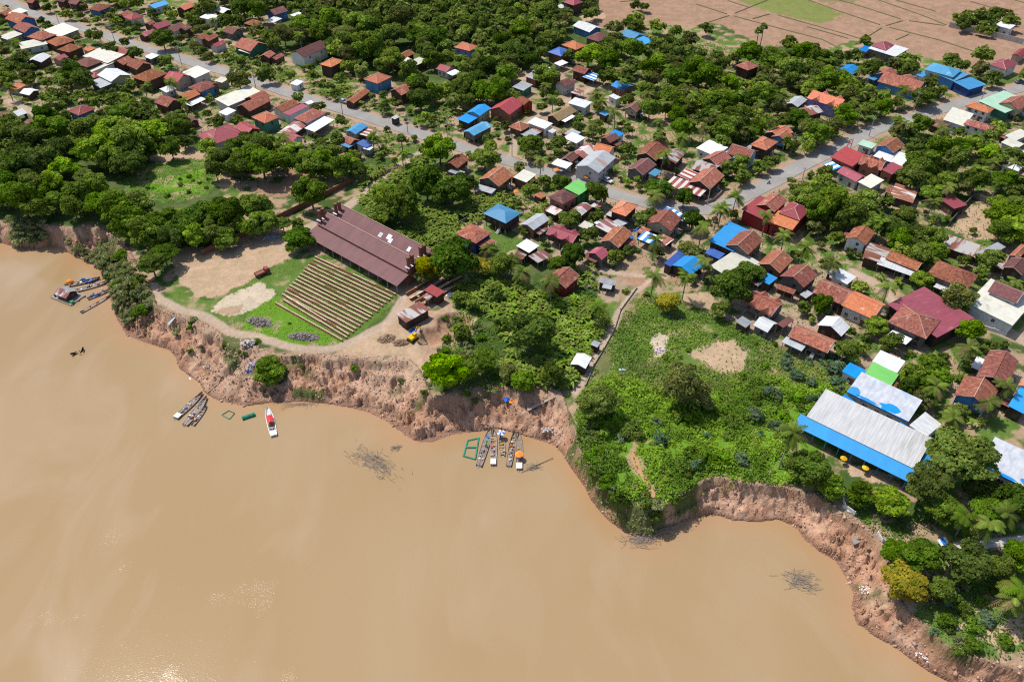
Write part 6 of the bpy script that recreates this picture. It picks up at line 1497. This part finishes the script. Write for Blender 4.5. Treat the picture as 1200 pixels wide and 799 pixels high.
# brush fish shelters: heaps of sticks in the water
def brush(label, px, py, lx, ly, ang, n, seed, zc=WZ, name='brush_pile', h=.5):
    r = random.Random(seed); p = at(px, py, zc); mb = MB(); root = thing(name, label, 'brush pile', p, ang)
    for i in range(n):
        x, y = r.gauss(0, lx * .33), r.gauss(0, ly * .33); a = r.gauss(0, .35) if r.random() < .75 else r.random() * 3; L_ = r.uniform(.8, 2.6); z = r.uniform(-.1, h)
        mb.tube([(x - math.cos(a) * L_ * .5, y - math.sin(a) * L_ * .5, z - r.uniform(0, .35)), (x + .1, y, z), (x + math.cos(a) * L_ * .5, y + math.sin(a) * L_ * .5, z - r.uniform(-.2, .35))], .042, 4, .018)
    mb.obj('branches', STICK, root)
STICK = material('dead_branches', (.36, .31, .27), (.2, .17, .14), None, 2, rough=.95, vary=.1)
brush('long heap of grey branches standing in the open water', 439, 542, 11, 4.2, -.62, 330, 1); brush('small heap of dark branches in the water near the right cliff', 939, 681, 5, 4.2, -.3, 170, 2)
brush('tiny tuft of twigs at the mooring pole', 627, 547, 2.4, 1.6, .1, 45, 3); brush('small stump of twigs right of the long branch heap', 464, 525, 1.6, 1.6, .3, 30, 4)
brush('grey driftwood heap at the shore right of the white boat', 350, 474, 9, 1.2, .05, 80, 5); brush('driftwood caught at the overgrown point', 775, 622, 8, 3, .4, 140, 6, WZ + .4)
brush('driftwood and roots along the point tip', 748, 633, 6, 2.4, -.1, 120, 7, WZ + .2)
a, b, L_, ang = line_on((611, 554), (648, 537), WZ); r = thing('mooring_pole', 'long thin pole floating from the boats towards the shore', 'pole', a, ang); MB().tube([(0, 0, .05), (L_ * .5, .1, .1), (L_, 0, .3)], .07, 5).obj('bamboo', DARKWOOD, r)
def plank(label, p0, p1, m, w_=.7, name='gangplank'):
    A, B = on(*p0), on(*p1); d = B - A; mb = MB(); n = Vector((-d.y, d.x, 0)).normalized() * w_ / 2; up = Vector((0, 0, .35)); r = thing(name, label, 'plank', A)
    mb.slab([-n + up, d - n + up, d + n + up, n + up], .1); mb.obj('boards', m, r)
    for t in (.12, .5, .88): q = d * t; MB().tube([q + Vector((0, 0, -.6)), q + up - Vector((0, 0, .05))], .08, 5).obj('trestle', DARKWOOD, r)
plank('long plank walkway climbing the bank from the moored boats', (618, 482), (657, 462), WOOD, .9); plank('thin white plank in the water left of the three loaded boats', (222, 443), (231, 457), WHITE, .35); plank('thin pole walkway from the loaded boats to the bank', (243, 461), (256, 451), WOOD, .3)
# ------------------------------------------------------------------ drying rows of clay bricks
import itertools
N_ROWS = 17
CAPM = material('pale_row_cover', (.56, .46, .33), (.46, .33, .23), (.34, .17, .11), 1.4, (.5, 2, 1), .9, .1, .02, 4, .06, c3at=(.56, .66)); ROWB = material('raw_brick_stack', (.3, .13, .085), (.2, .09, .065), (.4, .3, .2), 2.5, (1, 1, 1), .95, .05, .03, 5, .1)
def brick_row(label, p0, p1, grp, h=.6, w_=.25, dark=False, seed=0):
    A, B = at(*p0, 0), at(*p1, 0); d = B - A; a = math.atan2(d.y, d.x); L_ = d.length; r = thing('brick_row', label, 'brick row', A, a, grp); rr = random.Random(seed)
    mb = MB(); cp = MB(); x = 0
    while x < L_:
        s = rr.uniform(2.5, 7); e = min(L_, x + s); hh = h * rr.uniform(.85, 1.05); o = rr.uniform(-.03, .03)
        mb.box(x + .02, e - .05, -w_ + o, w_ * .75 + o, -.2, hh * .55).box(x + .05, e - .08, -w_ * .45 + o, w_ * .6 + o, hh * .55, hh)
        if rr.random() < .93: cp.slab([(x, -w_ * .55 + o, hh + .05), (e - .02, -w_ * .55 + o, hh + .05), (e - .02, w_ * .7 + o, hh + .09), (x, w_ * .7 + o, hh + .09)], .05)
        x = e
    mb.obj('bricks', ROWB, r); cp.obj('cover', CAPM, r)
ORDN = ['first', 'second', 'third', 'fourth', 'fifth', 'sixth', 'seventh', 'eighth', 'ninth', 'tenth', 'eleventh', 'twelfth', 'thirteenth', 'fourteenth', 'fifteenth', 'sixteenth', 'seventeenth']
for i in range(N_ROWS):
    f = i / (N_ROWS - 1); jx = random.uniform(-1, 1) if 0 < i else 0
    s0 = (323 + (370 - 323) * f + (7 if i in (1, 2) else 0) + jx, 356 + (302 - 356) * f); s1 = (402 + (464 - 402) * f + random.uniform(-1, 2), 400 + (346 - 400) * f)
    dx, dy = s1[0] - s0[0], s1[1] - s0[1]
    brick_row(ORDN[i] + ' long drying row of clay bricks counted from the river side', s0, s1, 'clay brick drying rows', seed=i)
    if False: brick_row(ORDN[i] + ' low inner strip of bricks, behind the ' + ORDN[i] + ' drying row from the river', (s0[0] + 4 + dx * .04, s0[1] - 1.7 + dy * .04), (s1[0] + 1, s1[1] - 2.6), 'clay brick drying rows', .38, .3, seed=40 + i)
for i, (p0, p1) in enumerate([((476, 346), (519, 321)), ((481, 352), (532, 323)), ((487, 355), (541, 326)), ((497, 358), (548, 329)), ((519, 343), (551, 332))]):
    brick_row('drying row of clay bricks right of the kiln, number ' + ['one', 'two', 'three', 'four', 'five'][i] + ' from the kiln side', p0, p1, 'brick rows right of the kiln', .9, .5, seed=80 + i)
def heap(name, label, cat, px, py, lx, ly, h, ang, n, m, seed, s0=.12, s1=.34, stick=0):
    r = random.Random(seed); p = on(px, py); root = thing(name, label, cat, p, ang); mb = MB()
    for i in range(n):
        x, y = r.uniform(-1, 1), r.uniform(-1, 1)
        if x * x + y * y > 1: continue
        z = h * (1 - (x * x + y * y)) * r.uniform(.3, 1); s = r.uniform(s0, s1)
        R_ = Matrix.Translation((x * lx, y * ly, z)) @ Matrix.Rotation(r.random() * 6, 4, 'Z') @ Matrix.Rotation(r.uniform(-.8, .8), 4, 'X')
        mb.box(-s * (1 + stick), s * (1 + stick), -s * .6, s * .6, -s * .5, s * .5, R_)
    mb.obj('pieces', m, root); return root
FW = material('split_firewood', (.3, .26, .24), (.16, .13, .12), None, 2, rough=.95, vary=.1)
heap('firewood_heap', 'long grey heap of firewood nearer the river path', 'wood heap', 304, 378, 4.4, 2.0, 1.1, -.35, 420, FW, 1, .1, .24, .8); heap('firewood_heap', 'grey heap of firewood at the lower edge of the drying field', 'wood heap', 356, 395, 4.6, 1.7, 1.1, -.1, 430, FW, 2, .1, .24, .8)
heap('firewood_heap', 'brown heap of cut wood beside the kiln lane', 'wood heap', 447, 204, 9.5, 1.2, 1.1, .72, 700, material('brown_cut_wood', (.26, .16, .1), (.14, .09, .06), None, 2), 3, .12, .3, 1)
heap('stone_heap', 'blue grey gravel heap by the truck in the kiln yard', 'gravel heap', 318, 279, 3.2, 1.4, .9, .5, 260, M('blue_grey_stone', (.33, .36, .4)), 4, .1, .25)
heap('rubbish_heap', 'heap of purple and white rubbish bags on the slumped bank', 'rubbish heap', 299, 428, 2.2, 1.3, .8, 0, 90, M('violet_grey_bags', (.36, .32, .42)), 5, .14, .32); heap('rubbish_heap', 'blue plastic rubbish at the foot of the slumped bank', 'rubbish heap', 292, 436, 1.0, .8, .5, 0, 26, BLUET, 6)
heap('rubbish_heap', 'white plastic rubbish on the shore right of the moored boats', 'rubbish heap', 645, 506, 2.6, 1.3, .3, .2, 90, M('dirty_white_plastic', (.5, .49, .5)), 7, .08, .22); heap('rubbish_heap', 'white and pink rubbish on the rough meadow', 'rubbish heap', 773, 410, 2.2, 1.6, .4, 0, 70, M('pinkish_plastic', (.52, .42, .45)), 8, .14, .36)
heap('rubbish_heap', 'white rubbish strewn at the water line of the lower right bank', 'rubbish heap', 1083, 773, 2.2, .9, .25, -.5, 50, WHITE, 9, .08, .22); heap('rubbish_heap', 'scattered white rubbish on the right cliff foot', 'rubbish heap', 1012, 693, 1.4, 1.0, .2, 0, 34, WHITE, 10, .06, .18)
heap('rubble_heap', 'white blocks and debris beside the small cliff shack', 'rubble heap', 291, 402, 2.0, 1.3, .8, .4, 80, M('broken_blocks', (.45, .42, .38)), 11, .15, .4); heap('rubble_heap', 'white slabs spilling from the boundary wall at the cliff', 'rubble heap', 995, 598, .7, 1.6, .25, .8, 30, M('broken_white_blocks', (.55, .53, .5)), 12, .12, .3)
heap('rubbish_heap', 'pale rubbish bags left of the three loaded boats', 'rubbish heap', 245, 431, 1.6, 1.2, .3, 0, 40, WHITE, 13, .06, .16); heap('clay_heap', 'mound of dug brown clay between the sandy lane and the pits', 'clay heap', 453, 397, 2.6, 1.8, .9, .3, 420, M('brown_clay', (.26, .17, .11)), 14, .1, .3); heap('clay_heap', 'second mound of brown clay right of the first', 'clay heap', 470, 402, 2.4, 1.5, .8, .1, 340, M('brown_clay', (.26, .17, .11)), 15, .1, .3)
cw = MB(); cw.add([tuple(at(720 + a / 4.992, 480 + b / 4.992, .03)) for a, b in ((110, 230), (135, 260), (150, 330), (190, 380), (215, 440), (240, 490), (228, 540), (200, 525), (185, 440), (150, 390), (115, 330), (95, 280))], [tuple(range(12))])
tag(cw.obj('creek_water', material('orange_silty_water', (.38, .21, .10), (.42, .25, .13), None, .6, rough=.12, spec=.5, vary=0)), kind='structure')
# tilted slabs and small lone things on the bank
def tilt_slab(name, label, cat, px, py, sx, sy, t, rx, rz, m, lift=.3):
    p = on(px, py); o = MB().box(-sx / 2, sx / 2, -sy / 2, sy / 2, -t / 2, t / 2).obj(name, m); o.location = p + Vector((0, 0, lift)); o.rotation_euler = (rx, .25, rz); tag(o, label, cat)
tilt_slab('concrete_slab', 'pale tilted concrete slab stranded on the right cliff face', 'slab', 1001, 636, 2.0, 1.6, .2, .5, .5, CONC); tilt_slab('sheet_panel', 'pale blue and white panel leaning at the left cliff top', 'panel', 203, 379, .6, 3.2, .12, .5, -.6, M('pale_blue_panel', (.4, .52, .62)), .8)
tilt_slab('sheet_panel', 'fallen blue and white sheet on the slope below the school trees', 'panel', 1104, 636, 3.0, 1.5, .1, .35, .5, ROOF['s'](), .6); tilt_slab('sheet_panel', 'thin pale blue sheet lying left on the rough meadow', 'panel', 729, 434, 2.0, .8, .08, .1, .4, M('pale_blue_panel', (.4, .52, .62)))
b_, s_, L_, a = at(1182, 706, -1.5), at(1169, 716, -1.5), 0, 0; d = b_ - s_; r = thing('beached_boat', 'small light blue boat lying on the lower right slope', 'boat', (b_ + s_) / 2, math.atan2(d.y, d.x)); hull_mesh(d.length, 1.1, .6).obj('hull', M('light_blue_paint', (.22, .42, .6)), r); MB().box(-.2, 0, -.45, .45, .22, .28).obj('thwart', WOOD, r)
r = thing('market_parasol', 'blue and orange parasols over a stall halfway up the bank', 'parasol', on(594, 474)); parasol(r, 0, 0, .9, 1.7, BLUET); parasol(r, 1.3, -.5, .9, 1.5, ORP); MB().box(-.3, 1.3, -.7, .1, .5, .6).obj('stall_top', WOOD, r)
for sx in (-.2, 1.2): MB().box(sx - .05, sx + .05, -.6, -.5, -.3, .5).obj('leg', WOOD, r)
for i, (px, py, mm, lb) in enumerate(((653, 198, ORP, 'orange street parasol in front of the small shop, left one'), (658.5, 198.5, M('grey_fabric', (.4, .4, .42)), 'grey street parasol right beside the left orange one'), (688, 206.5, ORP, 'orange street parasol in front of the grey shop roof'), (346, 99, ORP, 'orange parasol beside the roadside stall at upper left'), (989, 536.5, YEL, 'yellow parasol in the school yard, left one'), (1014.5, 547.5, YEL, 'yellow parasol in the school yard, right one'))):
    p = at(px, py, 2); r = thing('street_parasol', lb, 'parasol', (p.x, p.y, 0)); parasol(r, 0, 0, 1.25 if py < 300 else .85, 2.0, mm)
# ------------------------------------------------------------------ vehicles
def wheel(root, x, y, r_, w_):
    o = MB().tube([(x, y - w_ / 2, r_), (x, y + w_ / 2, r_)], r_, 12).obj('wheel', BLACK, root); q = MB().tube([(x, y - w_ / 2 - .01, r_), (x, y + w_ / 2 + .01, r_)], r_ * .55, 10).obj('rim', METAL, o); return o
def profile(mb, pts, y0, y1, inset=0):
    n = len(pts); vs = [(x, y0, z) for x, z in pts] + [(x, y1, z) for x, z in pts]
    mb.add(vs, [tuple(range(n)), tuple(range(2 * n - 1, n - 1, -1))] + [((i + 1) % n, i, i + n, (i + 1) % n + n) for i in range(n)]); return mb
def car(label, px, py, toward, col):
    p = at(px, py, .06); q = at(*toward, .06); d = q - p; r = thing('parked_car' if 'parked' in label else 'car', label, 'car', p, math.atan2(d.y, d.x)); m = M('car_paint_%d_%d' % (px, py), col, rough=.3, spec=.6, vary=0)
    profile(MB(), [(-2.1, .35), (2.1, .35), (2.15, .7), (1.95, .88), (1.05, .98), (-2.0, 1.02), (-2.15, .75)], -.86, .86).obj('body', m, r)
    profile(MB(), [(-1.75, 1.0), (1.0, .96), (.35, 1.48), (-1.35, 1.5)], -.76, .76).obj('windows', GLASS, r)
    profile(MB(), [(-1.38, 1.49), (.36, 1.47), (.3, 1.54), (-1.3, 1.56)], -.74, .74).obj('car_roof', m, r)
    for x in (-1.3, 1.35):
        for y in (-.8, .8): wheel(r, x, y, .33, .22)
    for y in (-.62, .62): MB().box(2.1, 2.17, y - .16, y + .16, .62, .76).obj('headlight', WHITE, r); MB().box(-2.17, -2.1, y - .14, y + .14, .7, .84).obj('tail_light', REDP, r)
car('dark grey car driving on the right arm of the road', 945, 141.5, (1000, 120), (.07, .09, .11)); car('white parked car in front of the grey roofed shop', 712, 213, (730, 222), (.6, .6, .6)); car('silver parked car on the shoulder of the left road', 403, 120.5, (420, 126), (.35, .37, .4)); car('dark red parked car at the far left roadside', 128, 34, (150, 44), (.2, .03, .03)); car('blue grey parked car on the upper right roadside', 1194, 97, (1230, 92), (.12, .17, .25))
def lathe_head(): pass
def person(label, loc, rz, pose, shirt, trousers, hat=None):
    """one skinned body grown over a posed skeleton"""
    J = {'stand': dict(hip=.95, kn=(.02, .5), ft=(.0, .04), el=(.02, 1.12), ha=(.1, .88)), 'ride': dict(hip=.82, kn=(.42, .72), ft=(.3, .3), el=(.2, 1.08), ha=(.48, 1.0)), 'sit': dict(hip=.42, kn=(.42, .5), ft=(.45, .06), el=(.12, .68), ha=(.32, .55))}[pose]
    h = J['hip']; V = [(0, 0, h)]; E = []; R = [.15]
    def a(v, p, r_): V.append(v); E.append((p, len(V) - 1)); R.append(r_); return len(V) - 1
    w1 = a((.0, 0, h + .2), 0, .13); ch = a((.02, 0, h + .42), w1, .15); nk = a((.03, 0, h + .56), ch, .06); hd = a((.05, 0, h + .66), nk, .1); a((.05, 0, h + .8), hd, .085)
    for s in (-1, 1):
        hp = a((0, s * .1, h - .04), 0, .1); k = a((J['kn'][0], s * .13, J['kn'][1]), hp, .075); f = a((J['ft'][0], s * .12, J['ft'][1] + .05), k, .05); a((J['ft'][0] + .17, s * .12, J['ft'][1]), f, .04)
        sh = a((.02, s * .18, h + .46), ch, .07); e = a((J['el'][0], s * .26, J['el'][1]), sh, .045); hh = a((J['ha'][0], s * .22, J['ha'][1]), e, .035); a((J['ha'][0] + .09, s * .2, J['ha'][1] - .02), hh, .025)
    root = thing('person', label, 'person', loc, rz)
    me = bpy.data.meshes.new('body'); me.from_pydata(V, E, []); o = link('body', me, root); sk = o.modifiers.new('skin', 'SKIN')
    for i, q in enumerate(me.skin_vertices[0].data if me.skin_vertices else []): q.radius = (R[i], R[i])
    if not me.skin_vertices:
        bm = bmesh.new(); bm.from_mesh(me); ly = bm.verts.layers.skin.verify()
        for i, v in enumerate(bm.verts): v[ly].radius = (R[i], R[i]); v[ly].use_root = (i == 0)
        bm.to_mesh(me); bm.free()
    o.modifiers.new('sub', 'SUBSURF').render_levels = 1
    m = bpy.data.materials.new('clothed_body'); m.use_nodes = True; T = m.node_tree; N = T.nodes; tc = N.new('ShaderNodeTexCoord'); sx = N.new('ShaderNodeSeparateXYZ'); T.links.new(tc.outputs['Object'], sx.inputs[0])
    rp = N.new('ShaderNodeValToRGB'); rp.color_ramp.interpolation = 'CONSTANT'; mr = N.new('ShaderNodeMapRange'); mr.inputs[2].default_value = 2.0; T.links.new(sx.outputs[2], mr.inputs[0]); T.links.new(mr.outputs[0], rp.inputs[0])
    el = rp.color_ramp.elements; el[0].position = 0; el[0].color = (*trousers, 1); el[1].position = (h + .05) / 2; el[1].color = (*shirt, 1); e3 = el.new((h + .56) / 2); e3.color = (.28, .15, .09, 1); T.links.new(rp.outputs[0], N['Principled BSDF'].inputs[0]); me.materials.append(m)
    if hat: MB().cone((.05, 0, h + .78), .27, .16, 12).obj('hat', hat, root)
    else: MB().cone((.03, 0, h + .74), .11, .14, 8).obj('hair', M('black_hair', (.015, .012, .01)), root)
    return root
import bmesh
def motorbike(label, px, py, toward, col, rider=None):
    p = at(px, py, .06); d = at(*toward, .06) - p; a = math.atan2(d.y, d.x); r = thing('motorcycle', label, 'motorcycle', p, a); m = M('motorcycle_paint_%d' % px, col, rough=.35, vary=0)
    wheel(r, -.6, 0, .29, .1); wheel(r, .6, 0, .29, .1)
    profile(MB(), [(-.75, .55), (-.2, .4), (.25, .4), (.5, .75), (.4, .85), (.1, .62), (-.2, .62), (-.75, .72)], -.12, .12).obj('body', m, r); profile(MB(), [(-.72, .72), (.0, .66), (.0, .76), (-.7, .8)], -.13, .13).obj('seat', BLACK, r)
    MB().tube([(.6, 0, .3), (.42, 0, 1.0)], .035, 6).tube([(.38, -.3, 1.02), (.42, 0, 1.0), (.38, .3, 1.02)], .025, 6).obj('handlebar', METAL, r); MB().box(.48, .56, -.09, .09, .78, .92).obj('headlight', WHITE, r)
    if rider: person(rider[0], (p.x - .18 * math.cos(a), p.y - .18 * math.sin(a), .06), a, 'ride', rider[1], (.05, .05, .08), rider[2])
motorbike('red motorcycle ridden along the right arm of the road', 1070, 137.5, (1040, 148), (.3, .03, .03), ('person in pale shirt riding the red motorcycle', (.55, .55, .5), WHITE)); motorbike('dark motorcycle with pale rider near the bend', 900.5, 215, (880, 226), (.05, .05, .06), ('person in white shirt riding the dark motorcycle', (.65, .65, .63), WHITE)); motorbike('black motorcycle parked left of the shop parasols', 648, 197, (655, 199), (.03, .03, .03)); motorbike('blue motorcycle parked at the grey roofed shop', 700, 210, (706, 212), (.03, .08, .3))
def truck(label, px, py, rz, cab, bed, load):
    p = on(px, py); r = thing('truck', label, 'truck', p, rz)
    profile(MB(), [(.9, .5), (2.4, .5), (2.4, 1.2), (2.1, 2.0), (.9, 2.05)], -.85, .85).obj('cab', cab, r); MB().box(2.12, 2.3, -.7, .7, 1.3, 1.85).obj('windscreen', GLASS, r); MB().box(-2.4, .85, -.9, .9, .8, .92).box(-2.4, .85, -.9, -.84, .92, 1.4).box(-2.4, .85, .84, .9, .92, 1.4).box(-2.4, -2.34, -.84, .84, .92, 1.4).obj('bed', bed, r); MB().box(-2.5, 2.2, -.35, .35, .5, .8).obj('chassis', BLACK, r)
    MB().box(-2.2, .6, -.75, .75, .93, 1.25).obj('load', load, r)
    for x in (-1.6, 1.6):
        for y in (-.78, .78): wheel(r, x, y, .42, .26)
truck('small blue truck with white cab roof in the kiln yard', 302, 270, .5, WHITE, BLUET, M('brown_clay', (.26, .17, .11))); truck('old dark truck with red boards at the drying field corner', 308, 322, .75, M('rusty_red_paint', (.25, .06, .04)), M('rusty_red_paint', (.25, .06, .04)), ROWB)
# yellow digger by the clay pits
p = on(484, 398); r = thing('excavator', 'small yellow excavator standing beside the clay pits', 'excavator', p, .9)
for y in (-.9, .9): MB().box(-1.4, 1.4, y - .25, y + .25, 0, .6).obj('track', BLACK, r)
MB().box(-1.3, 1.0, -.85, .85, .65, 1.4).obj('body', YEL, r); c_ = MB().box(.0, 1.0, -.8, .1, 1.4, 2.3).obj('cab', YEL, r); MB().box(.3, 1.02, -.72, .02, 1.6, 2.2).obj('window', GLASS, c_); MB().tube([(.8, .4, 1.2), (2.4, .4, 3.0), (3.6, .4, 2.1)], .16, 6).obj('boom', YEL, r); MB().tube([(3.5, .4, 2.2), (3.7, .4, .8)], .12, 6).obj('arm', YEL, r); MB().box(3.4, 4.0, .1, .7, .3, .8).obj('bucket', DARKWOOD, r)
# people by the boats
pp = at(121, 341.5, WZ + .3); person('person in pale shirt and straw hat sitting on the narrow boat by the raft house', pp, 2.6, 'sit', (.6, .58, .52), (.1, .1, .14), M('straw_hat', (.6, .52, .36)))
pp = at(570, 523, WZ + .38); person('person in green shirt sitting on the leftmost moored boat', pp, -1.2, 'sit', (.05, .25, .12), (.08, .07, .07)); pp = at(600, 521, WZ + .38); person('person in red shirt sitting on the boat with the red bucket', pp, -1.4, 'sit', (.4, .05, .05), (.06, .07, .1), M('straw_hat', (.6, .52, .36)))
# ------------------------------------------------------------------ street furniture
PO = [(937, 222, 'right of the road bend'), (829, 240, 'in front of the pale pink wall'), (926, 181, 'on the far side of the right road arm'), (1070, 131, 'by the orange-walled crossing at upper right'), (402, 137, 'on the near shoulder of the left road'), (70, 30, 'at the far left roadside'), (135, 50, 'on the far left shoulder'), (213, 76, 'above the long cream roadside roof'), (525, 163, 'at the turning to the kiln'), (675, 214, 'opposite the grey shop roof'), (300, 104, 'beside the left road half way up'), (1018, 160, 'behind the crimson shop fronts'), (600, 183, 'on the far shoulder of the middle road'), (770, 238, 'in front of the striped shop awning'), (1150, 117, 'near the upper right road end'), (478, 156, 'left of the kiln turning')]
pm = MB().tube([(0, 0, -.3), (0, 0, 9)], .17, 8, .11).mesh('pole', CONC); cm_ = MB().box(-.9, .9, -.06, .06, 8.3, 8.45).mesh('crossarm', METAL); im = MB().tube([(-.8, 0, 8.45), (-.8, 0, 8.7)], .06, 6).tube([(0, 0, 9), (0, 0, 9.2)], .06, 6).tube([(.8, 0, 8.45), (.8, 0, 8.7)], .06, 6).mesh('insulators', WHITE)
for i, (px, py, wh) in enumerate(PO):
    p = at(px, py, 0); d = ROADXY[np.argmin(np.hypot(ROADXY[:, 0] - p.x, ROADXY[:, 1] - p.y))]; r = thing('utility_pole', 'slim concrete utility pole ' + wh, 'pole', p, math.atan2(d[1] - p.y, d[0] - p.x), 'utility poles along the road')
    for n_, q in (('pole', pm), ('crossarm', cm_), ('insulators', im)): link(n_, q, r)
r = thing('sign_frame', 'red open metal sign frame above the crimson shop roof', 'sign frame', at(992, 182, 0), .5)
for q in ([(-1.1, 0, 3), (-1.1, 0, 6.6)], [(1.1, 0, 3), (1.1, 0, 6.6)], [(-1.1, 0, 6.6), (1.1, 0, 6.6)], [(-1.1, 0, 4.8), (1.1, 0, 4.8)]): MB().tube(q, .13, 6).obj('bar', REDP, r)
for q in ((-1.1, 0), (1.1, 0)): MB().tube([(q[0], q[1], 0), (q[0], q[1], 3.05)], .1, 6).obj('leg', METAL, r)
# small clutter in the yards: water jars, crates, tarps
cl = random.Random(9); JAR = MB().tube([(0, 0, 0), (0, 0, .25), (0, 0, .7), (0, 0, .95)], .42, 10, .3).mesh('water_jar', M('glazed_jar', (.3, .2, .14), vary=.3)); k = 0; clutter = []
for h in HOUSE_OBJS:
    x, y, _ = h.location; px, py = to_px(x, y, 0)
    if py < 150 or px > 1190: continue
    for q in range(2):
        a = cl.random() * 6.28; X, Y = x + math.cos(a) * cl.uniform(4.5, 6.5), y + math.sin(a) * cl.uniform(4.5, 6.5)
        if hits_house(X, Y, .5) or on_road(X, Y, .6): continue
        clutter.append((X, Y, cl.randrange(3), cl.choice(['white', 'blue', 'orange'])))
for X, Y, t_, c_ in clutter[:90]:
    if t_ == 0: o = link('water_jar', JAR); o.location = (X, Y, gz(X, Y)); tag(o, '', 'jar', 'water jars in the yards'); place_label(o, 'large brown water jar', *to_px(X, Y, 0))
    elif t_ == 1: o = link('tarpaulin', MB().add([(-1.3, -.9, .1), (1.3, -1, .1), (1.2, .9, .12), (-1.1, 1, .1), (0, 0, .5), (-.3, 0, .0)], [(0, 1, 4), (1, 2, 4), (2, 3, 4), (3, 0, 4), (1, 0, 5), (2, 1, 5), (3, 2, 5), (0, 3, 5)]).mesh('tarpaulin', {'white': WHITE, 'blue': BLUET, 'orange': ORP}[c_])); o.location = (X, Y, gz(X, Y)); o.rotation_euler = (0, 0, k); tag(o, '', 'tarpaulin', 'tarpaulins in the yards'); place_label(o, c_ + ' tarpaulin heap', *to_px(X, Y, 0))
    else:
        o = thing('crate_stack', '', 'crates', (X, Y, gz(X, Y)), k, 'crate stacks in the yards'); cmt = cl.choice(CARGO); MB().box(-.5, .5, -.35, .35, 0, .5).obj('crate', cmt, o); MB().box(-.4, .5, -.3, .3, .503, .95).obj('crate', WOOD, o); place_label(o, 'small stack of crates', *to_px(X, Y, 0))
    k += 1
# loose clods along the bank foot and litter, uncountable
g = np.random.default_rng(77); n = 240000; X = g.uniform(-230, 190, n); Y = g.uniform(60, 290, n)
dw, _ = seg_dist(X, Y, WP); dt, _ = seg_dist(X, Y, TP); k = (dw < 22) & (dt < 22) & ~in_poly(X, Y, LANDP) & ~in_poly(X, Y, WATP) | ((dw < 1.5) & in_poly(X, Y, WATP) & (g.random(n) < .3)); X, Y, dw = X[k], Y[k], dw[k]; Z = height(X, Y)
k = (Z > WZ - .5) & (g.random(len(X)) < .35 + .65 * (fbm(X * .25, Y * .25, 3, 3) > .5)); X, Y, Z = X[k], Y[k], Z[k]; n = len(X); print('CLODS', n)
s_ = g.uniform(.1, .3, n) * np.where(g.random(n) < .12, 2.0, 1.0); O = np.array([[-1, 0, 0], [1, .1, .1], [0, -1, -.1], [.1, 1, 0], [0, 0, -1], [.1, 0, .8]]); FO = np.array([(0, 2, 5), (2, 1, 5), (1, 3, 5), (3, 0, 5), (2, 0, 4), (1, 2, 4), (3, 1, 4), (0, 3, 4)])
q = unit(g.normal(size=(n, 4))); R_ = np.zeros((n, 3, 3)); w_, x_, y_, z_ = q.T
R_[:, 0, 0] = 1 - 2 * (y_ * y_ + z_ * z_); R_[:, 0, 1] = 2 * (x_ * y_ - z_ * w_); R_[:, 0, 2] = 2 * (x_ * z_ + y_ * w_); R_[:, 1, 0] = 2 * (x_ * y_ + z_ * w_); R_[:, 1, 1] = 1 - 2 * (x_ * x_ + z_ * z_); R_[:, 1, 2] = 2 * (y_ * z_ - x_ * w_); R_[:, 2, 0] = 2 * (x_ * z_ - y_ * w_); R_[:, 2, 1] = 2 * (y_ * z_ + x_ * w_); R_[:, 2, 2] = 1 - 2 * (x_ * x_ + y_ * y_)
V = np.einsum('nij,nkj->nki', R_, O[None] * g.uniform(.6, 1.3, (n, 1, 3))) * s_[:, None, None] + np.stack([X, Y, Z + s_ * .1], 1)[:, None]
F = (np.arange(n)[:, None, None] * 6 + FO[None]).reshape(-1, 3); cc = np.repeat(np.array((.50, .315, .225))[None] * g.uniform(.6, 1.2, n)[:, None], 6, 0)
clod = link('loose_clods', npmesh('loose_clods', V.reshape(-1, 3), F, material('fallen_clay_clods', (1, 1, 1), (.8, .78, .75), None, 1.5, vary=0, attr='tint'), False, cc))
tag(clod, 'fallen clay clods and stones strewn along the foot of the bank', 'clods', None, 'stuff')
flush_labels()
for o in bpy.data.objects:
    if o.get('label') and len(o['label'].replace('-', ' ').split()) > 16: o['label'] = o['label'].replace(' like', '').replace(' with drooping fronds', '').replace('-walled', '')
    if o.get('label') and len(o['label'].replace('-', ' ').split()) > 16: print('LONG', o.name, o['label'])
for o in bpy.data.objects:
    if o.get('label') and len(o['label'].split()) > 16: print('LONG', o['label'])
print('OBJECTS', len(bpy.data.objects))
